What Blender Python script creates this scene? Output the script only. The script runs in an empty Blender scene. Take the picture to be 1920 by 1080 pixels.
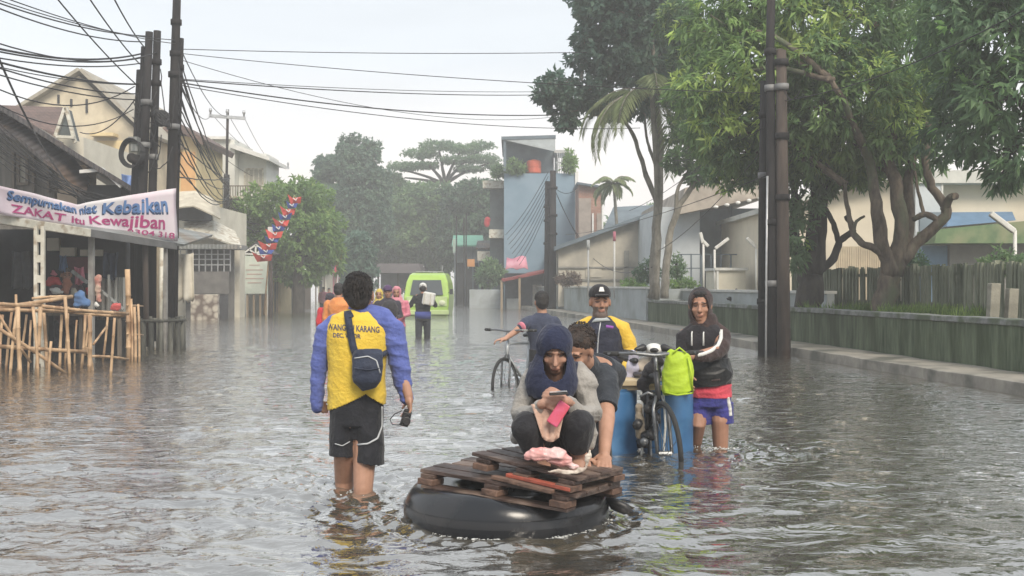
import bpy, math, random
import numpy as np
from mathutils import Vector, Matrix, Euler, noise
from mathutils.bvhtree import BVHTree

# ------------------------------------------------------------------ camera, sky, sun
F_PX = 2059.0; CAM_Z = 1.17; HOR = 535.0        # focal length in photo pixels, eye height above the flood water
SC = bpy.context.scene
COL = SC.collection
cam_d = bpy.data.cameras.new('camera'); cam = bpy.data.objects.new('camera', cam_d); COL.objects.link(cam)
cam.location = (0, 0, CAM_Z); cam.rotation_euler = (math.radians(90), 0, 0)
cam_d.sensor_width = 36.0; cam_d.lens = 36.0 * F_PX / 1920.0
cam_d.shift_y = (HOR - 540.0) / 1920.0
cam_d.clip_start = 0.05; cam_d.clip_end = 3000
SC.camera = cam

SUN_EL, SUN_AZ = math.radians(42), math.radians(158)   # azimuth from +Y clockwise: behind the camera, to the right
world = bpy.data.worlds.new('World'); SC.world = world; world.use_nodes = True
wn, wl = world.node_tree.nodes, world.node_tree.links
for n in list(wn): wn.remove(n)
wo = wn.new('ShaderNodeOutputWorld')
sky = wn.new('ShaderNodeTexSky'); sky.sky_type = 'NISHITA'; sky.sun_disc = False
sky.sun_elevation = SUN_EL; sky.sun_rotation = SUN_AZ; sky.air_density = 1.0; sky.dust_density = 5.0; sky.ozone_density = 1.0
bg1 = wn.new('ShaderNodeBackground'); bg1.inputs['Strength'].default_value = 0.05
wl.new(sky.outputs[0], bg1.inputs[0])
# overcast layer: thin even cloud, a little pinker toward the horizon
tc = wn.new('ShaderNodeTexCoord'); sep = wn.new('ShaderNodeSeparateXYZ'); wl.new(tc.outputs['Generated'], sep.inputs[0])
cr = wn.new('ShaderNodeValToRGB'); wl.new(sep.outputs['Z'], cr.inputs[0])
els = cr.color_ramp.elements
els[0].position = 0.0; els[0].color = (0.84, 0.77, 0.72, 1)
els[1].position = 1.0; els[1].color = (0.60, 0.655, 0.72, 1)
e = els.new(0.10); e.color = (0.81, 0.765, 0.73, 1)
e = els.new(0.20); e.color = (0.65, 0.69, 0.73, 1)
mp = wn.new('ShaderNodeMapping'); mp.inputs['Scale'].default_value = (1.5, 1.5, 9); wl.new(tc.outputs['Generated'], mp.inputs[0])
nz = wn.new('ShaderNodeTexNoise'); nz.inputs['Scale'].default_value = 1.6; nz.inputs['Detail'].default_value = 5
wl.new(mp.outputs[0], nz.inputs['Vector'])
mr = wn.new('ShaderNodeMapRange'); mr.inputs[1].default_value = .3; mr.inputs[2].default_value = .7
mr.inputs[3].default_value = .92; mr.inputs[4].default_value = 1.06; wl.new(nz.outputs[0], mr.inputs[0])
mx = wn.new('ShaderNodeVectorMath'); mx.operation = 'SCALE'; wl.new(cr.outputs[0], mx.inputs[0]); wl.new(mr.outputs[0], mx.inputs['Scale'])
bg2 = wn.new('ShaderNodeBackground'); bg2.inputs['Strength'].default_value = 0.96; wl.new(mx.outputs[0], bg2.inputs[0])
ms = wn.new('ShaderNodeMixShader'); ms.inputs[0].default_value = 0.93
wl.new(bg1.outputs[0], ms.inputs[1]); wl.new(bg2.outputs[0], ms.inputs[2]); wl.new(ms.outputs[0], wo.inputs[0])

sun_d = bpy.data.lights.new('sun', 'SUN'); sun = bpy.data.objects.new('sun', sun_d); COL.objects.link(sun)
sun_d.energy = 2.1; sun_d.angle = math.radians(22); sun_d.color = (1.0, 0.90, 0.76)
sd = Vector((math.sin(SUN_AZ) * math.cos(SUN_EL), math.cos(SUN_AZ) * math.cos(SUN_EL), math.sin(SUN_EL)))
sun.rotation_euler = sd.to_track_quat('Z', 'Y').to_euler(); sun.location = sd * 60

vs = SC.view_settings
vs.view_transform = 'Standard'; vs.look = 'None'; vs.gamma = 1.0; vs.exposure = 0.70; vs.use_curve_mapping = False
cy = SC.cycles
cy.max_bounces = 7; cy.diffuse_bounces = 3; cy.glossy_bounces = 3; cy.transmission_bounces = 4
cy.volume_bounces = 1; cy.transparent_max_bounces = 6; cy.use_denoising = True
cy.caustics_reflective = False; cy.caustics_refractive = False; cy.sample_clamp_indirect = 4.0

RND = random.Random(7); NR = np.random.RandomState(11)
def R(d): return math.radians(d)
def V(*a): return Vector(a)
def W(px, py, Y):                      # a photo pixel at a chosen distance -> a point in the street
    return Vector(((px - 960.0) / F_PX * Y, Y, CAM_Z - (py - HOR) / F_PX * Y))
def S(Y): return F_PX / Y              # photo pixels per metre at that distance

# ------------------------------------------------------------------ materials
def new_mat(name):
    m = bpy.data.materials.new(name); m.use_nodes = True
    nt = m.node_tree; b = nt.nodes['Principled BSDF']
    return m, nt, b
def MAT(name, c1, c2=None, scale=4.0, stretch=(1, 1, 1), rough=.75, metal=0.0, bump=.15, bscale=None, contrast=.5,
        spec=.4, c3=None, s3=1.2, detail=6, trans=0.0, vcol=None, sheen=0.0, coat=0.0):
    m, nt, b = new_mat(name); N, L = nt.nodes, nt.links
    tc = N.new('ShaderNodeTexCoord'); mp = N.new('ShaderNodeMapping'); mp.inputs['Scale'].default_value = stretch
    L.new(tc.outputs['Object'], mp.inputs[0])
    nz = N.new('ShaderNodeTexNoise'); nz.inputs['Scale'].default_value = scale; nz.inputs['Detail'].default_value = detail
    nz.inputs['Roughness'].default_value = .62
    L.new(mp.outputs[0], nz.inputs['Vector'])
    if c2 is None: c2 = tuple(x * .8 for x in c1)
    r = N.new('ShaderNodeValToRGB'); L.new(nz.outputs[0], r.inputs[0])
    h = .5 * (1 - contrast) * .5
    r.color_ramp.elements[0].position = .5 - (.25 - h) ; r.color_ramp.elements[1].position = .5 + (.25 - h)
    r.color_ramp.elements[0].color = (*c2, 1); r.color_ramp.elements[1].color = (*c1, 1)
    out = r.outputs[0]
    if c3 is not None:
        n3 = N.new('ShaderNodeTexNoise'); n3.inputs['Scale'].default_value = s3; n3.inputs['Detail'].default_value = 4
        L.new(mp.outputs[0], n3.inputs['Vector'])
        r3 = N.new('ShaderNodeMapRange'); r3.inputs[1].default_value = .5; r3.inputs[2].default_value = .64; L.new(n3.outputs[0], r3.inputs[0])
        mx = N.new('ShaderNodeMixRGB'); L.new(r3.outputs[0], mx.inputs[0]); L.new(out, mx.inputs[1]); mx.inputs[2].default_value = (*c3, 1); out = mx.outputs[0]
    if vcol:
        at = N.new('ShaderNodeAttribute'); at.attribute_name = vcol
        mx = N.new('ShaderNodeMixRGB'); mx.blend_type = 'MULTIPLY'; mx.inputs[0].default_value = 1
        L.new(out, mx.inputs[1]); L.new(at.outputs['Color'], mx.inputs[2]); out = mx.outputs[0]
    L.new(out, b.inputs['Base Color'])
    b.inputs['Roughness'].default_value = rough; b.inputs['Metallic'].default_value = metal
    b.inputs['Specular IOR Level'].default_value = spec
    if sheen: b.inputs['Sheen Weight'].default_value = sheen
    if coat: b.inputs['Coat Weight'].default_value = coat
    if bump:
        nb = N.new('ShaderNodeTexNoise'); nb.inputs['Scale'].default_value = bscale or scale * 4; nb.inputs['Detail'].default_value = 5
        L.new(mp.outputs[0], nb.inputs['Vector'])
        bp = N.new('ShaderNodeBump'); bp.inputs['Strength'].default_value = bump; bp.inputs['Distance'].default_value = .02
        L.new(nb.outputs[0], bp.inputs['Height']); L.new(bp.outputs[0], b.inputs['Normal'])
    return m
def LEAF(name, tint=(1, 1, 1), trans=.5, rough=.45, gain=3.7):
    m, nt, b = new_mat(name); N, L = nt.nodes, nt.links
    at = N.new('ShaderNodeAttribute'); at.attribute_name = 'col'
    mx = N.new('ShaderNodeMixRGB'); mx.blend_type = 'MULTIPLY'; mx.inputs[0].default_value = 1; mx.inputs[2].default_value = (*tint, 1)
    L.new(at.outputs['Color'], mx.inputs[1]); sa = N.new('ShaderNodeVectorMath'); sa.operation = 'SCALE'; sa.inputs['Scale'].default_value = gain; L.new(mx.outputs[0], sa.inputs[0]); mx = sa
    L.new(mx.outputs[0], b.inputs['Base Color'])
    b.inputs['Roughness'].default_value = rough; b.inputs['Specular IOR Level'].default_value = .45
    tr = N.new('ShaderNodeBsdfTranslucent'); L.new(mx.outputs[0], tr.inputs[0])
    ms = N.new('ShaderNodeMixShader'); ms.inputs[0].default_value = trans
    L.new(b.outputs[0], ms.inputs[1]); L.new(tr.outputs[0], ms.inputs[2])
    L.new(ms.outputs[0], N['Material Output'].inputs[0])
    return m
def CLOTH(name, c, c2=None, rough=.85, bump=.35, bscale=60, sheen=.15, scale=14):
    return MAT(name, c, c2 or tuple(x * .86 for x in c), scale=scale, rough=rough, bump=bump, bscale=bscale, spec=.2, sheen=sheen, contrast=.4)
def BRICKS(name, c1, c2, mortar, scale=5.0, bw=.5, rh=.25, rough=.85, ms=.02):
    m, nt, b = new_mat(name); N, L = nt.nodes, nt.links
    tc = N.new('ShaderNodeTexCoord'); sp = N.new('ShaderNodeSeparateXYZ'); L.new(tc.outputs['Object'], sp.inputs[0])
    ad = N.new('ShaderNodeMath'); ad.operation = 'ADD'; L.new(sp.outputs[0], ad.inputs[0]); L.new(sp.outputs[1], ad.inputs[1])
    cb = N.new('ShaderNodeCombineXYZ'); L.new(ad.outputs[0], cb.inputs[0]); L.new(sp.outputs[2], cb.inputs[1])
    br = N.new('ShaderNodeTexBrick'); br.inputs['Scale'].default_value = scale; br.inputs['Mortar Size'].default_value = ms
    br.inputs['Brick Width'].default_value = bw; br.inputs['Row Height'].default_value = rh
    br.inputs[1].default_value = (*c1, 1); br.inputs[2].default_value = (*c2, 1); br.inputs[3].default_value = (*mortar, 1)
    L.new(cb.outputs[0], br.inputs[0])
    nz = N.new('ShaderNodeTexNoise'); nz.inputs['Scale'].default_value = 1.5; nz.inputs['Detail'].default_value = 6; L.new(tc.outputs['Object'], nz.inputs[0])
    mr = N.new('ShaderNodeMapRange'); mr.inputs[1].default_value = .3; mr.inputs[2].default_value = .7; mr.inputs[3].default_value = .7; mr.inputs[4].default_value = 1.15
    L.new(nz.outputs[0], mr.inputs[0])
    sc = N.new('ShaderNodeVectorMath'); sc.operation = 'SCALE'; L.new(br.outputs[0], sc.inputs[0]); L.new(mr.outputs[0], sc.inputs['Scale'])
    L.new(sc.outputs[0], b.inputs['Base Color']); b.inputs['Roughness'].default_value = rough
    bp = N.new('ShaderNodeBump'); bp.inputs['Strength'].default_value = .4; bp.inputs['Distance'].default_value = .02; bp.invert = True
    L.new(br.outputs[1], bp.inputs['Height']); L.new(bp.outputs[0], b.inputs['Normal'])
    return m
def CORR(name, c1, c2, freq=40.0, axis=0, rough=.6, rust=None, metal=.0):
    """corrugated / ribbed sheet: real bump across one object axis"""
    m = MAT(name, c1, c2, scale=1.6, stretch=(1, 1, 1), rough=rough, bump=0, c3=rust, s3=.9, metal=metal)
    N, L = m.node_tree.nodes, m.node_tree.links; b = N['Principled BSDF']
    tc = N.new('ShaderNodeTexCoord'); sp = N.new('ShaderNodeSeparateXYZ'); L.new(tc.outputs['Object'], sp.inputs[0])
    mu = N.new('ShaderNodeMath'); mu.operation = 'MULTIPLY'; mu.inputs[1].default_value = freq; L.new(sp.outputs[axis], mu.inputs[0])
    sn = N.new('ShaderNodeMath'); sn.operation = 'SINE'; L.new(mu.outputs[0], sn.inputs[0])
    bp = N.new('ShaderNodeBump'); bp.inputs['Strength'].default_value = .6; bp.inputs['Distance'].default_value = .03
    L.new(sn.outputs[0], bp.inputs['Height']); L.new(bp.outputs[0], b.inputs['Normal'])
    return m

# ------------------------------------------------------------------ mesh helpers
def root_of(o):
    while o.parent is not None: o = o.parent
    return o
def link(name, me, parent=None, loc=None):
    o = bpy.data.objects.new(name, me); COL.objects.link(o)
    if parent is not None: o.parent = parent
    elif loc is not None: o.location = loc
    return o
def tag(o, label=None, cat=None, group=None, kind=None):
    if label: o['label'] = label
    if cat: o['category'] = cat
    if group: o['group'] = group
    if kind: o['kind'] = kind
    return o
def thing(name, label, cat, loc=(0, 0, 0), rz=0.0, group=None):
    o = bpy.data.objects.new(name, None); COL.objects.link(o); o.location = loc; o.rotation_euler = (0, 0, rz)
    o.empty_display_size = .2
    return tag(o, label, cat, group)
def smooth(me, on=True):
    me.polygons.foreach_set('use_smooth', [on] * len(me.polygons))
def frame_of(d, u=None):
    d = Vector(d).normalized()
    if u is None: u = Vector((1, 0, 0)) if abs(d.x) < .8 else Vector((0, 1, 0))
    u = Vector(u); u = u - d * u.dot(d)
    if u.length < 1e-4: u = Vector((0, 0, 1)) - d * d.z
    if u.length < 1e-4: u = Vector((0, 1, 0))
    u.normalize(); return u, d.cross(u)
class MB:
    """collects pieces in street coordinates; build() links them as ONE mesh object"""
    def __init__(s): s.v = []; s.f = []; s.m = []; s.mi = 0
    def add(s, vs, fs):
        b = len(s.v); s.v.extend(Vector(x) for x in vs)
        for f in fs: s.f.append(tuple(i + b for i in f)); s.m.append(s.mi)
    def box(s, a, b, rot=None, c=None):
        """axis box between corners a and b; rot (Matrix) about c"""
        x0, y0, z0 = a; x1, y1, z1 = b
        vs = [Vector(p) for p in ((x0,y0,z0),(x1,y0,z0),(x1,y1,z0),(x0,y1,z0),(x0,y0,z1),(x1,y0,z1),(x1,y1,z1),(x0,y1,z1))]
        if rot is not None:
            c = Vector(c) if c is not None else (vs[0] + vs[6]) / 2
            vs = [rot @ (v - c) + c for v in vs]
        s.add(vs, [(0,3,2,1),(4,5,6,7),(0,1,5,4),(1,2,6,5),(2,3,7,6),(3,0,4,7)])
    def bar(s, p, q, w, h, up=(0, 0, 1)):
        """rectangular bar from p to q, w across, h along up"""
        p, q = Vector(p), Vector(q); d = (q - p).normalized(); u = Vector(up); u = (u - d * u.dot(d)).normalized(); r = d.cross(u)
        vs = []
        for c in (p, q):
            for a, b in ((-1,-1),(1,-1),(1,1),(-1,1)): vs.append(c + r * a * w / 2 + u * b * h / 2)
        s.add(vs, [(0,1,2,3),(7,6,5,4),(0,4,5,1),(1,5,6,2),(2,6,7,3),(3,7,4,0)])
    def tube(s, pts, r, n=8, u=None, cap=True, twist=None):
        """r: number, list of numbers or list of (ru, rv)"""
        pts = [Vector(p) for p in pts]; k = len(pts)
        if not isinstance(r, (list, tuple)): r = [r] * k
        r = [(x, x) if not isinstance(x, (tuple, list)) else x for x in r]
        vs = []; uu = u
        for i in range(k):
            d = pts[min(i + 1, k - 1)] - pts[max(i - 1, 0)]
            a, b = frame_of(d, uu)
            if u is None: uu = a
            for j in range(n):
                t = 2 * math.pi * j / n
                vs.append(pts[i] + a * math.cos(t) * r[i][0] + b * math.sin(t) * r[i][1])
        fs = []
        for i in range(k - 1):
            for j in range(n):
                j2 = (j + 1) % n; fs.append((i*n + j, i*n + j2, (i+1)*n + j2, (i+1)*n + j))
        if cap: fs.append(tuple(range(n - 1, -1, -1))); fs.append(tuple((k-1)*n + j for j in range(n)))
        s.add(vs, fs)
    def cap(s, pts, r, n=14, u=None):
        """tube with rounded ends"""
        pts = [Vector(p) for p in pts]; k = len(pts)
        if not isinstance(r, (list, tuple)): r = [r] * k
        r = [(x, x) if not isinstance(x, (tuple, list)) else x for x in r]
        d0 = (pts[0] - pts[1]).normalized(); d1 = (pts[-1] - pts[-2]).normalized()
        P, Q = [], []
        for a in (.97, .8, .5): 
            c = math.sqrt(1 - a * a); m = min(r[0]); P.append(pts[0] + d0 * m * a); Q.append((r[0][0] * c, r[0][1] * c))
        P += pts; Q += r
        for a in (.5, .8, .97):
            c = math.sqrt(1 - a * a); m = min(r[-1]); P.append(pts[-1] + d1 * m * a); Q.append((r[-1][0] * c, r[-1][1] * c))
        s.tube(P, Q, n, u)
    def ell(s, c, rad, M=None, n=16, k=10):
        c = Vector(c); vs = [c + (M @ Vector((0, 0, -rad[2])) if M else Vector((0, 0, -rad[2])))]
        for i in range(1, k):
            a = math.pi * i / k - math.pi / 2
            for j in range(n):
                t = 2 * math.pi * j / n
                p = Vector((rad[0] * math.cos(a) * math.cos(t), rad[1] * math.cos(a) * math.sin(t), rad[2] * math.sin(a)))
                vs.append(c + (M @ p if M else p))
        p = Vector((0, 0, rad[2])); vs.append(c + (M @ p if M else p))
        fs = [(0, 1 + (j + 1) % n, 1 + j) for j in range(n)]
        for i in range(k - 2):
            for j in range(n):
                j2 = (j + 1) % n; fs.append((1 + i*n + j, 1 + i*n + j2, 1 + (i+1)*n + j2, 1 + (i+1)*n + j))
        b = 1 + (k - 2) * n; fs += [(b + j, b + (j + 1) % n, len(vs) - 1) for j in range(n)]
        s.add(vs, fs)
    def prism(s, pts, d):
        """polygon pts pushed along vector d (closed solid)"""
        pts = [Vector(p) for p in pts]; n = len(pts); d = Vector(d)
        s.add(pts + [p + d for p in pts], [tuple(range(n)), tuple(range(2*n - 1, n - 1, -1))] + [(i, i + n, (i+1) % n + n, (i+1) % n) for i in range(n)])
    def sheet(s, rows, thick=0.0):
        """grid of points (list of rows); thick gives it real thickness along local normal"""
        rows = [[Vector(p) for p in r] for r in rows]; a, b = len(rows), len(rows[0])
        top = [p for r in rows for p in r]
        fs = [(i*b + j, i*b + j + 1, (i+1)*b + j + 1, (i+1)*b + j) for i in range(a - 1) for j in range(b - 1)]
        if thick:
            nn = []
            for i in range(a):
                for j in range(b):
                    e1 = rows[i][min(j+1, b-1)] - rows[i][max(j-1, 0)]; e2 = rows[min(i+1, a-1)][j] - rows[max(i-1, 0)][j]
                    nn.append(e1.cross(e2).normalized())
            bot = [p - q * thick for p, q in zip(top, nn)]; o = len(top)
            fs += [tuple(x + o for x in f[::-1]) for f in fs]
            edge = [j for j in range(b)] + [i*b + b - 1 for i in range(1, a)] + [(a-1)*b + j for j in range(b - 2, -1, -1)] + [i*b for i in range(a - 2, 0, -1)]
            fs += [(edge[k], edge[k] + o, edge[(k+1) % len(edge)] + o, edge[(k+1) % len(edge)]) for k in range(len(edge))]
            s.add(top + bot, fs)
        else: s.add(top, fs)
    def raw(s):
        me = bpy.data.meshes.new('m'); me.from_pydata([tuple(v) for v in s.v], [], s.f); me.update(); return me
    def build(s, name, mats, parent=None, sm=False, loc=None, bevel=0.0):
        me = bpy.data.meshes.new(name)
        if parent is not None: rt = root_of(parent); Mi = (Matrix.Translation(rt.location) @ Euler(rt.rotation_euler).to_matrix().to_4x4()).inverted()
        elif loc is not None: Mi = Matrix.Translation(-Vector(loc))
        else: Mi = Matrix.Identity(4)
        me.from_pydata([tuple(Mi @ v) for v in s.v], [], s.f)
        for m in (mats if isinstance(mats, (list, tuple)) else [mats]): me.materials.append(m)
        if any(s.m): me.polygons.foreach_set('material_index', s.m)
        me.update(); smooth(me, sm)
        o = link(name, me, parent, loc)
        if bevel:
            b = o.modifiers.new('bevel', 'BEVEL'); b.width = bevel; b.segments = 2; b.limit_method = 'ANGLE'
        return o
def part(name, mat, parent, f, sm=False, bevel=0.0):
    m = MB(); f(m); return m.build(name, mat, parent, sm, bevel=bevel)
def dup_tree(o, parent=None):
    c = o.copy(); COL.objects.link(c)
    if parent is not None: c.parent = parent
    for ch in [x for x in COL.objects if x.parent == o]: dup_tree(ch, c)
    return c
def fbm(v, sc=1.0): return noise.fractal(Vector(v) * sc, 1.0, 2.0, 3)

# ------------------------------------------------------------------ rounded bodies and cloth: pieces fused into one continuous surface
def blob(mb, voxel=.008, sm_it=3, disp=None, cut=None, paint=None, name='body', mat=None, parent=None, decim=None):
    me = mb.raw(); o = bpy.data.objects.new('tmp', me); COL.objects.link(o)
    m = o.modifiers.new('r', 'REMESH'); m.mode = 'VOXEL'; m.voxel_size = voxel; m.adaptivity = 0
    if sm_it: q = o.modifiers.new('s', 'SMOOTH'); q.factor = .5; q.iterations = sm_it
    dg = bpy.context.evaluated_depsgraph_get(); dg.update()
    r = bpy.data.meshes.new_from_object(o.evaluated_get(dg)); bpy.data.objects.remove(o); bpy.data.meshes.remove(me)
    n = len(r.vertices); co = np.empty(n * 3, 'f'); r.vertices.foreach_get('co', co); co = co.reshape(-1, 3)
    if disp is not None:
        no = np.empty(n * 3, 'f'); r.vertices.foreach_get('normal', no); no = no.reshape(-1, 3)
        co = disp(co, no).astype('f'); r.vertices.foreach_set('co', co.ravel())
    if cut is not None:
        kill = cut(co)
        import bmesh
        bm = bmesh.new(); bm.from_mesh(r); bm.verts.ensure_lookup_table()
        bmesh.ops.delete(bm, geom=[bm.verts[i] for i in np.nonzero(kill)[0]], context='VERTS'); bm.to_mesh(r); bm.free()
        n = len(r.vertices); co = np.empty(n * 3, 'f'); r.vertices.foreach_get('co', co); co = co.reshape(-1, 3)
    if paint is not None:
        c = np.ones((n, 4), 'f'); c[:, :3] = paint(co)
        at = r.color_attributes.new('col', 'FLOAT_COLOR', 'POINT'); at.data.foreach_set('color', c.ravel())
    if parent is not None:
        rt = root_of(parent); co = co - np.array(rt.location, 'f'); r.vertices.foreach_set('co', co.ravel())
    r.materials.append(mat); r.update(); smooth(r); r.name = name
    return link(name, r, parent)
def hash3(k): return np.random.RandomState(k)
def wrinkle(amp=.006, fx=(14, 14, 30), seed=1, n=7, vert=0.0):
    """folds: sum of warped sine ridges"""
    rs = hash3(seed); ks = rs.normal(size=(n, 3)) * np.array(fx); ph = rs.uniform(0, 6.28, n); w2 = rs.normal(size=(3, 3)) * 6; p2 = rs.uniform(0, 6.28, 3)
    def f(co, no):
        q = co + .03 * np.sin(co @ w2.T + p2)
        s = np.zeros(len(co))
        for k, p in zip(ks, ph): s += (1 - np.abs(np.sin(q @ k + p))) ** 2
        s = s / n - .33
        return co + no * (s * amp * 3)[:, None]
    return f
def project_px(px, py, obj, off=.003, depth_hint=None):
    """point of obj's surface seen through a photo pixel (to lay trim and print on cloth)"""
    bv = getattr(project_px, 'c', {}).get(obj.name)
    if bv is None:
        me = obj.data; L = root_of(obj).location
        bv = BVHTree.FromPolygons([v.co + L for v in me.vertices], [p.vertices[:] for p in me.polygons])
        project_px.c = {**getattr(project_px, 'c', {}), obj.name: bv}
    o = Vector((0, 0, CAM_Z)); d = (W(px, py, 1.0) - o).normalized()
    h = bv.ray_cast(o, d)
    if h[0] is None:
        h = bv.find_nearest(W(px, py, depth_hint or 6.0))
        return h[0] - d * off
    return h[0] - d * off
def ribbon(name, pts_px, width, obj, mat, parent, thick=.004, off=.002, seg=8):
    """trim sewn on obj along a line of photo pixels"""
    P = []
    for (a, b) in zip(pts_px[:-1], pts_px[1:]):
        for t in range(seg): P.append((a[0] + (b[0]-a[0]) * t / seg, a[1] + (b[1]-a[1]) * t / seg))
    P.append(pts_px[-1]); Q = [project_px(x, y, obj, off) for x, y in P]
    Q = [Q[0]] + [(Q[i-1] + Q[i] * 2 + Q[i+1]) / 4 for i in range(1, len(Q) - 1)] + [Q[-1]]
    mb = MB(); mb.tube(Q, [(width / 2, thick)] * len(Q), 8, u=None) if width <= thick * 2.5 else None
    if width > thick * 2.5:
        rows = []
        for i, q in enumerate(Q):
            d = Q[min(i+1, len(Q)-1)] - Q[max(i-1, 0)]; vw = (q - Vector((0, 0, CAM_Z))).normalized(); s_ = d.cross(vw).normalized() * width / 2
            rows.append([q - s_, q - vw * thick * .6, q + s_])
        mb.sheet(rows, thick)
    return mb.build(name, mat, parent, True)
def text_mesh(body, size, depth=.002, offset=0.0, bold=0.0):
    cu = bpy.data.curves.new('t', 'FONT'); cu.body = body; cu.size = size; cu.align_x = 'CENTER'; cu.align_y = 'CENTER'
    cu.offset = bold; cu.extrude = depth; cu.resolution_u = 3
    o = bpy.data.objects.new('t', cu); COL.objects.link(o); dg = bpy.context.evaluated_depsgraph_get(); dg.update()
    me = bpy.data.meshes.new_from_object(o.evaluated_get(dg)); bpy.data.objects.remove(o); return me
def text_on(name, body, size, fn, mat, parent, bold=0.0, sx=1.0, depth=.002):
    """flat lettering mapped through fn(x, y, z) onto a surface"""
    me = text_mesh(body, size, depth, bold=bold); mb = MB()
    mb.add([fn(v.co.x * sx, v.co.y, v.co.z) for v in me.vertices], [tuple(p.vertices) for p in me.polygons])
    return mb.build(name, mat, parent)
# ------------------------------------------------------------------ flood water, ground, kerb, garden
DISTURB = []      # (x, y, amplitude, radius): churned water round legs and floats
def leg_at(px, py): # water-line pixel -> point on the water
    Y = F_PX * CAM_Z / (py - HOR); return ((px - 960) / F_PX * Y, Y)
for (px, py, a, r) in ((645, 905, .013, .55), (682, 925, .016, .6), (1305, 836, .010, .5), (1352, 842, .010, .55), (1255, 868, .007, .35),
                       (793, 634, .012, .7), (1168, 850, .008, .4), (950, 716, .007, .5), (727, 640, .01, .7), (1400, 856, .013, .45), (1440, 850, .010, .4), (610, 940, .010, .5), (560, 930, .006, .5), (730, 960, .009, .6)):
    x, y = leg_at(px, py); DISTURB.append((x, y, a, r))
TUBE_C = (-0.03, 5.52)
def build_water():
    ys = [-60, -30, -12, -5, -1.5, 0, .8, 1.4]
    y = 1.8
    while y < 70: ys.append(y); y += max(.011, y * y / 1284 * .75)
    while y < 400: ys.append(y); y *= 1.12
    ys = np.array(ys); t = np.linspace(-1, 1, 801)
    X = []
    for y in ys:
        h = .5 * abs(y) + 1.2; out = np.array([1.02, 1.08, 1.2, 1.5, 2.2, 4, 8])
        row = np.concatenate([-(h * out)[::-1] - np.linspace(0, 300, 7)[::-1] ** 1.0, t * h, h * out + np.linspace(0, 300, 7)])
        X.append(row)
    X = np.array(X); Yg = np.repeat(ys[:, None], X.shape[1], 1)
    Z = np.zeros_like(X); rs = np.random.RandomState(5)
    wx = X + .25 * np.sin(Yg * 1.7 + .6) + .12 * np.sin(X * 3.1 + Yg * 2.3); wy = Yg + .22 * np.sin(X * 1.3 + 2) + .1 * np.sin(Yg * 3.7 - X * 1.9)
    for i in range(64):
        lam = .075 * (.75 / .075) ** (rs.rand() ** 1.1); k = 2 * math.pi / lam
        th = rs.normal(math.pi / 2, .6); sl = .018 * (lam / .3) ** .1
        ph = rs.uniform(0, 6.28); s = np.sin(k * (wx * math.cos(th) + wy * math.sin(th)) + ph)
        fade = np.clip(lam / (np.maximum(Yg, .5) ** 2 / 1284 * 3.0 + .02), 0, 1)
        Z += sl / k * fade * (s + .25 * s * s)
    mod = .75 + .35 * np.sin(X * .45 + Yg * .23 + 1) * np.sin(Yg * .31 - X * .2)      # gusts: calmer and rougher patches
    Z *= mod * 1.35
    for (cx, cy_, a, r) in DISTURB:
        d = np.hypot(X - cx, (Yg - cy_) * .9); e = np.exp(-(d / r) ** 2)
        Z += a * e * np.sin(d * 2 * math.pi / .13) * .6
        n = np.zeros_like(Z)
        m = e > .02
        q = np.stack([X[m], Yg[m]], 1); s = np.zeros(len(q))
        for i in range(9):
            kk = rs.normal(size=2) * 42; s += np.sin(q @ kk + rs.uniform(0, 6.28))
        Z[m] += a * e[m] * s * .13
    # bow wave of the inner tube
    d = np.hypot(X - TUBE_C[0], Yg - TUBE_C[1]); e = np.exp(-((d - .60) / .17) ** 2)
    m = e > .02; q = np.stack([X[m], Yg[m]], 1); s = np.zeros(len(q))
    for i in range(9): s += np.sin(q @ (rs.normal(size=2) * 38) + rs.uniform(0, 6.28))
    Z[m] += .010 * e[m] * np.sin((d[m] - .5) * 2 * math.pi / .16) + .0016 * e[m] * s
    R_, C_ = X.shape
    co = np.stack([X, Yg, Z], 2).reshape(-1, 3).astype('f')
    idx = np.arange(R_ * C_).reshape(R_, C_)
    q = np.stack([idx[:-1, :-1], idx[:-1, 1:], idx[1:, 1:], idx[1:, :-1]], 2).reshape(-1, 4).astype('i')
    me = bpy.data.meshes.new('water'); me.vertices.add(len(co)); me.vertices.foreach_set('co', co.ravel())
    me.loops.add(q.size); me.loops.foreach_set('vertex_index', q.ravel())
    me.polygons.add(len(q)); me.polygons.foreach_set('loop_start', np.arange(0, q.size, 4, dtype='i'))
    me.update(calc_edges=True); smooth(me)
    m, nt, b = new_mat('flood water'); N, L = nt.nodes, nt.links
    b.inputs['Base Color'].default_value = (.085, .072, .050, 1); b.inputs['Roughness'].default_value = .02; b.inputs['IOR'].default_value = 1.33
    tc = N.new('ShaderNodeTexCoord'); mp = N.new('ShaderNodeMapping'); mp.inputs['Scale'].default_value = (.55, 1, 1); L.new(tc.outputs['Object'], mp.inputs[0])
    sy = N.new('ShaderNodeSeparateXYZ'); L.new(tc.outputs['Object'], sy.inputs[0]); ry = N.new('ShaderNodeMapRange'); L.new(sy.outputs['Y'], ry.inputs[0])
    ry.inputs[1].default_value = 4; ry.inputs[2].default_value = 16; ry.inputs[3].default_value = .016; ry.inputs[4].default_value = .05      # gustier, rougher water up the street
    n1 = N.new('ShaderNodeTexNoise'); n1.inputs['Scale'].default_value = 12; n1.inputs['Detail'].default_value = 4; n1.inputs['Distortion'].default_value = .6; L.new(mp.outputs[0], n1.inputs[0])
    n2 = N.new('ShaderNodeTexNoise'); n2.inputs['Scale'].default_value = 2.2; n2.inputs['Detail'].default_value = 3; L.new(mp.outputs[0], n2.inputs[0])
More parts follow.
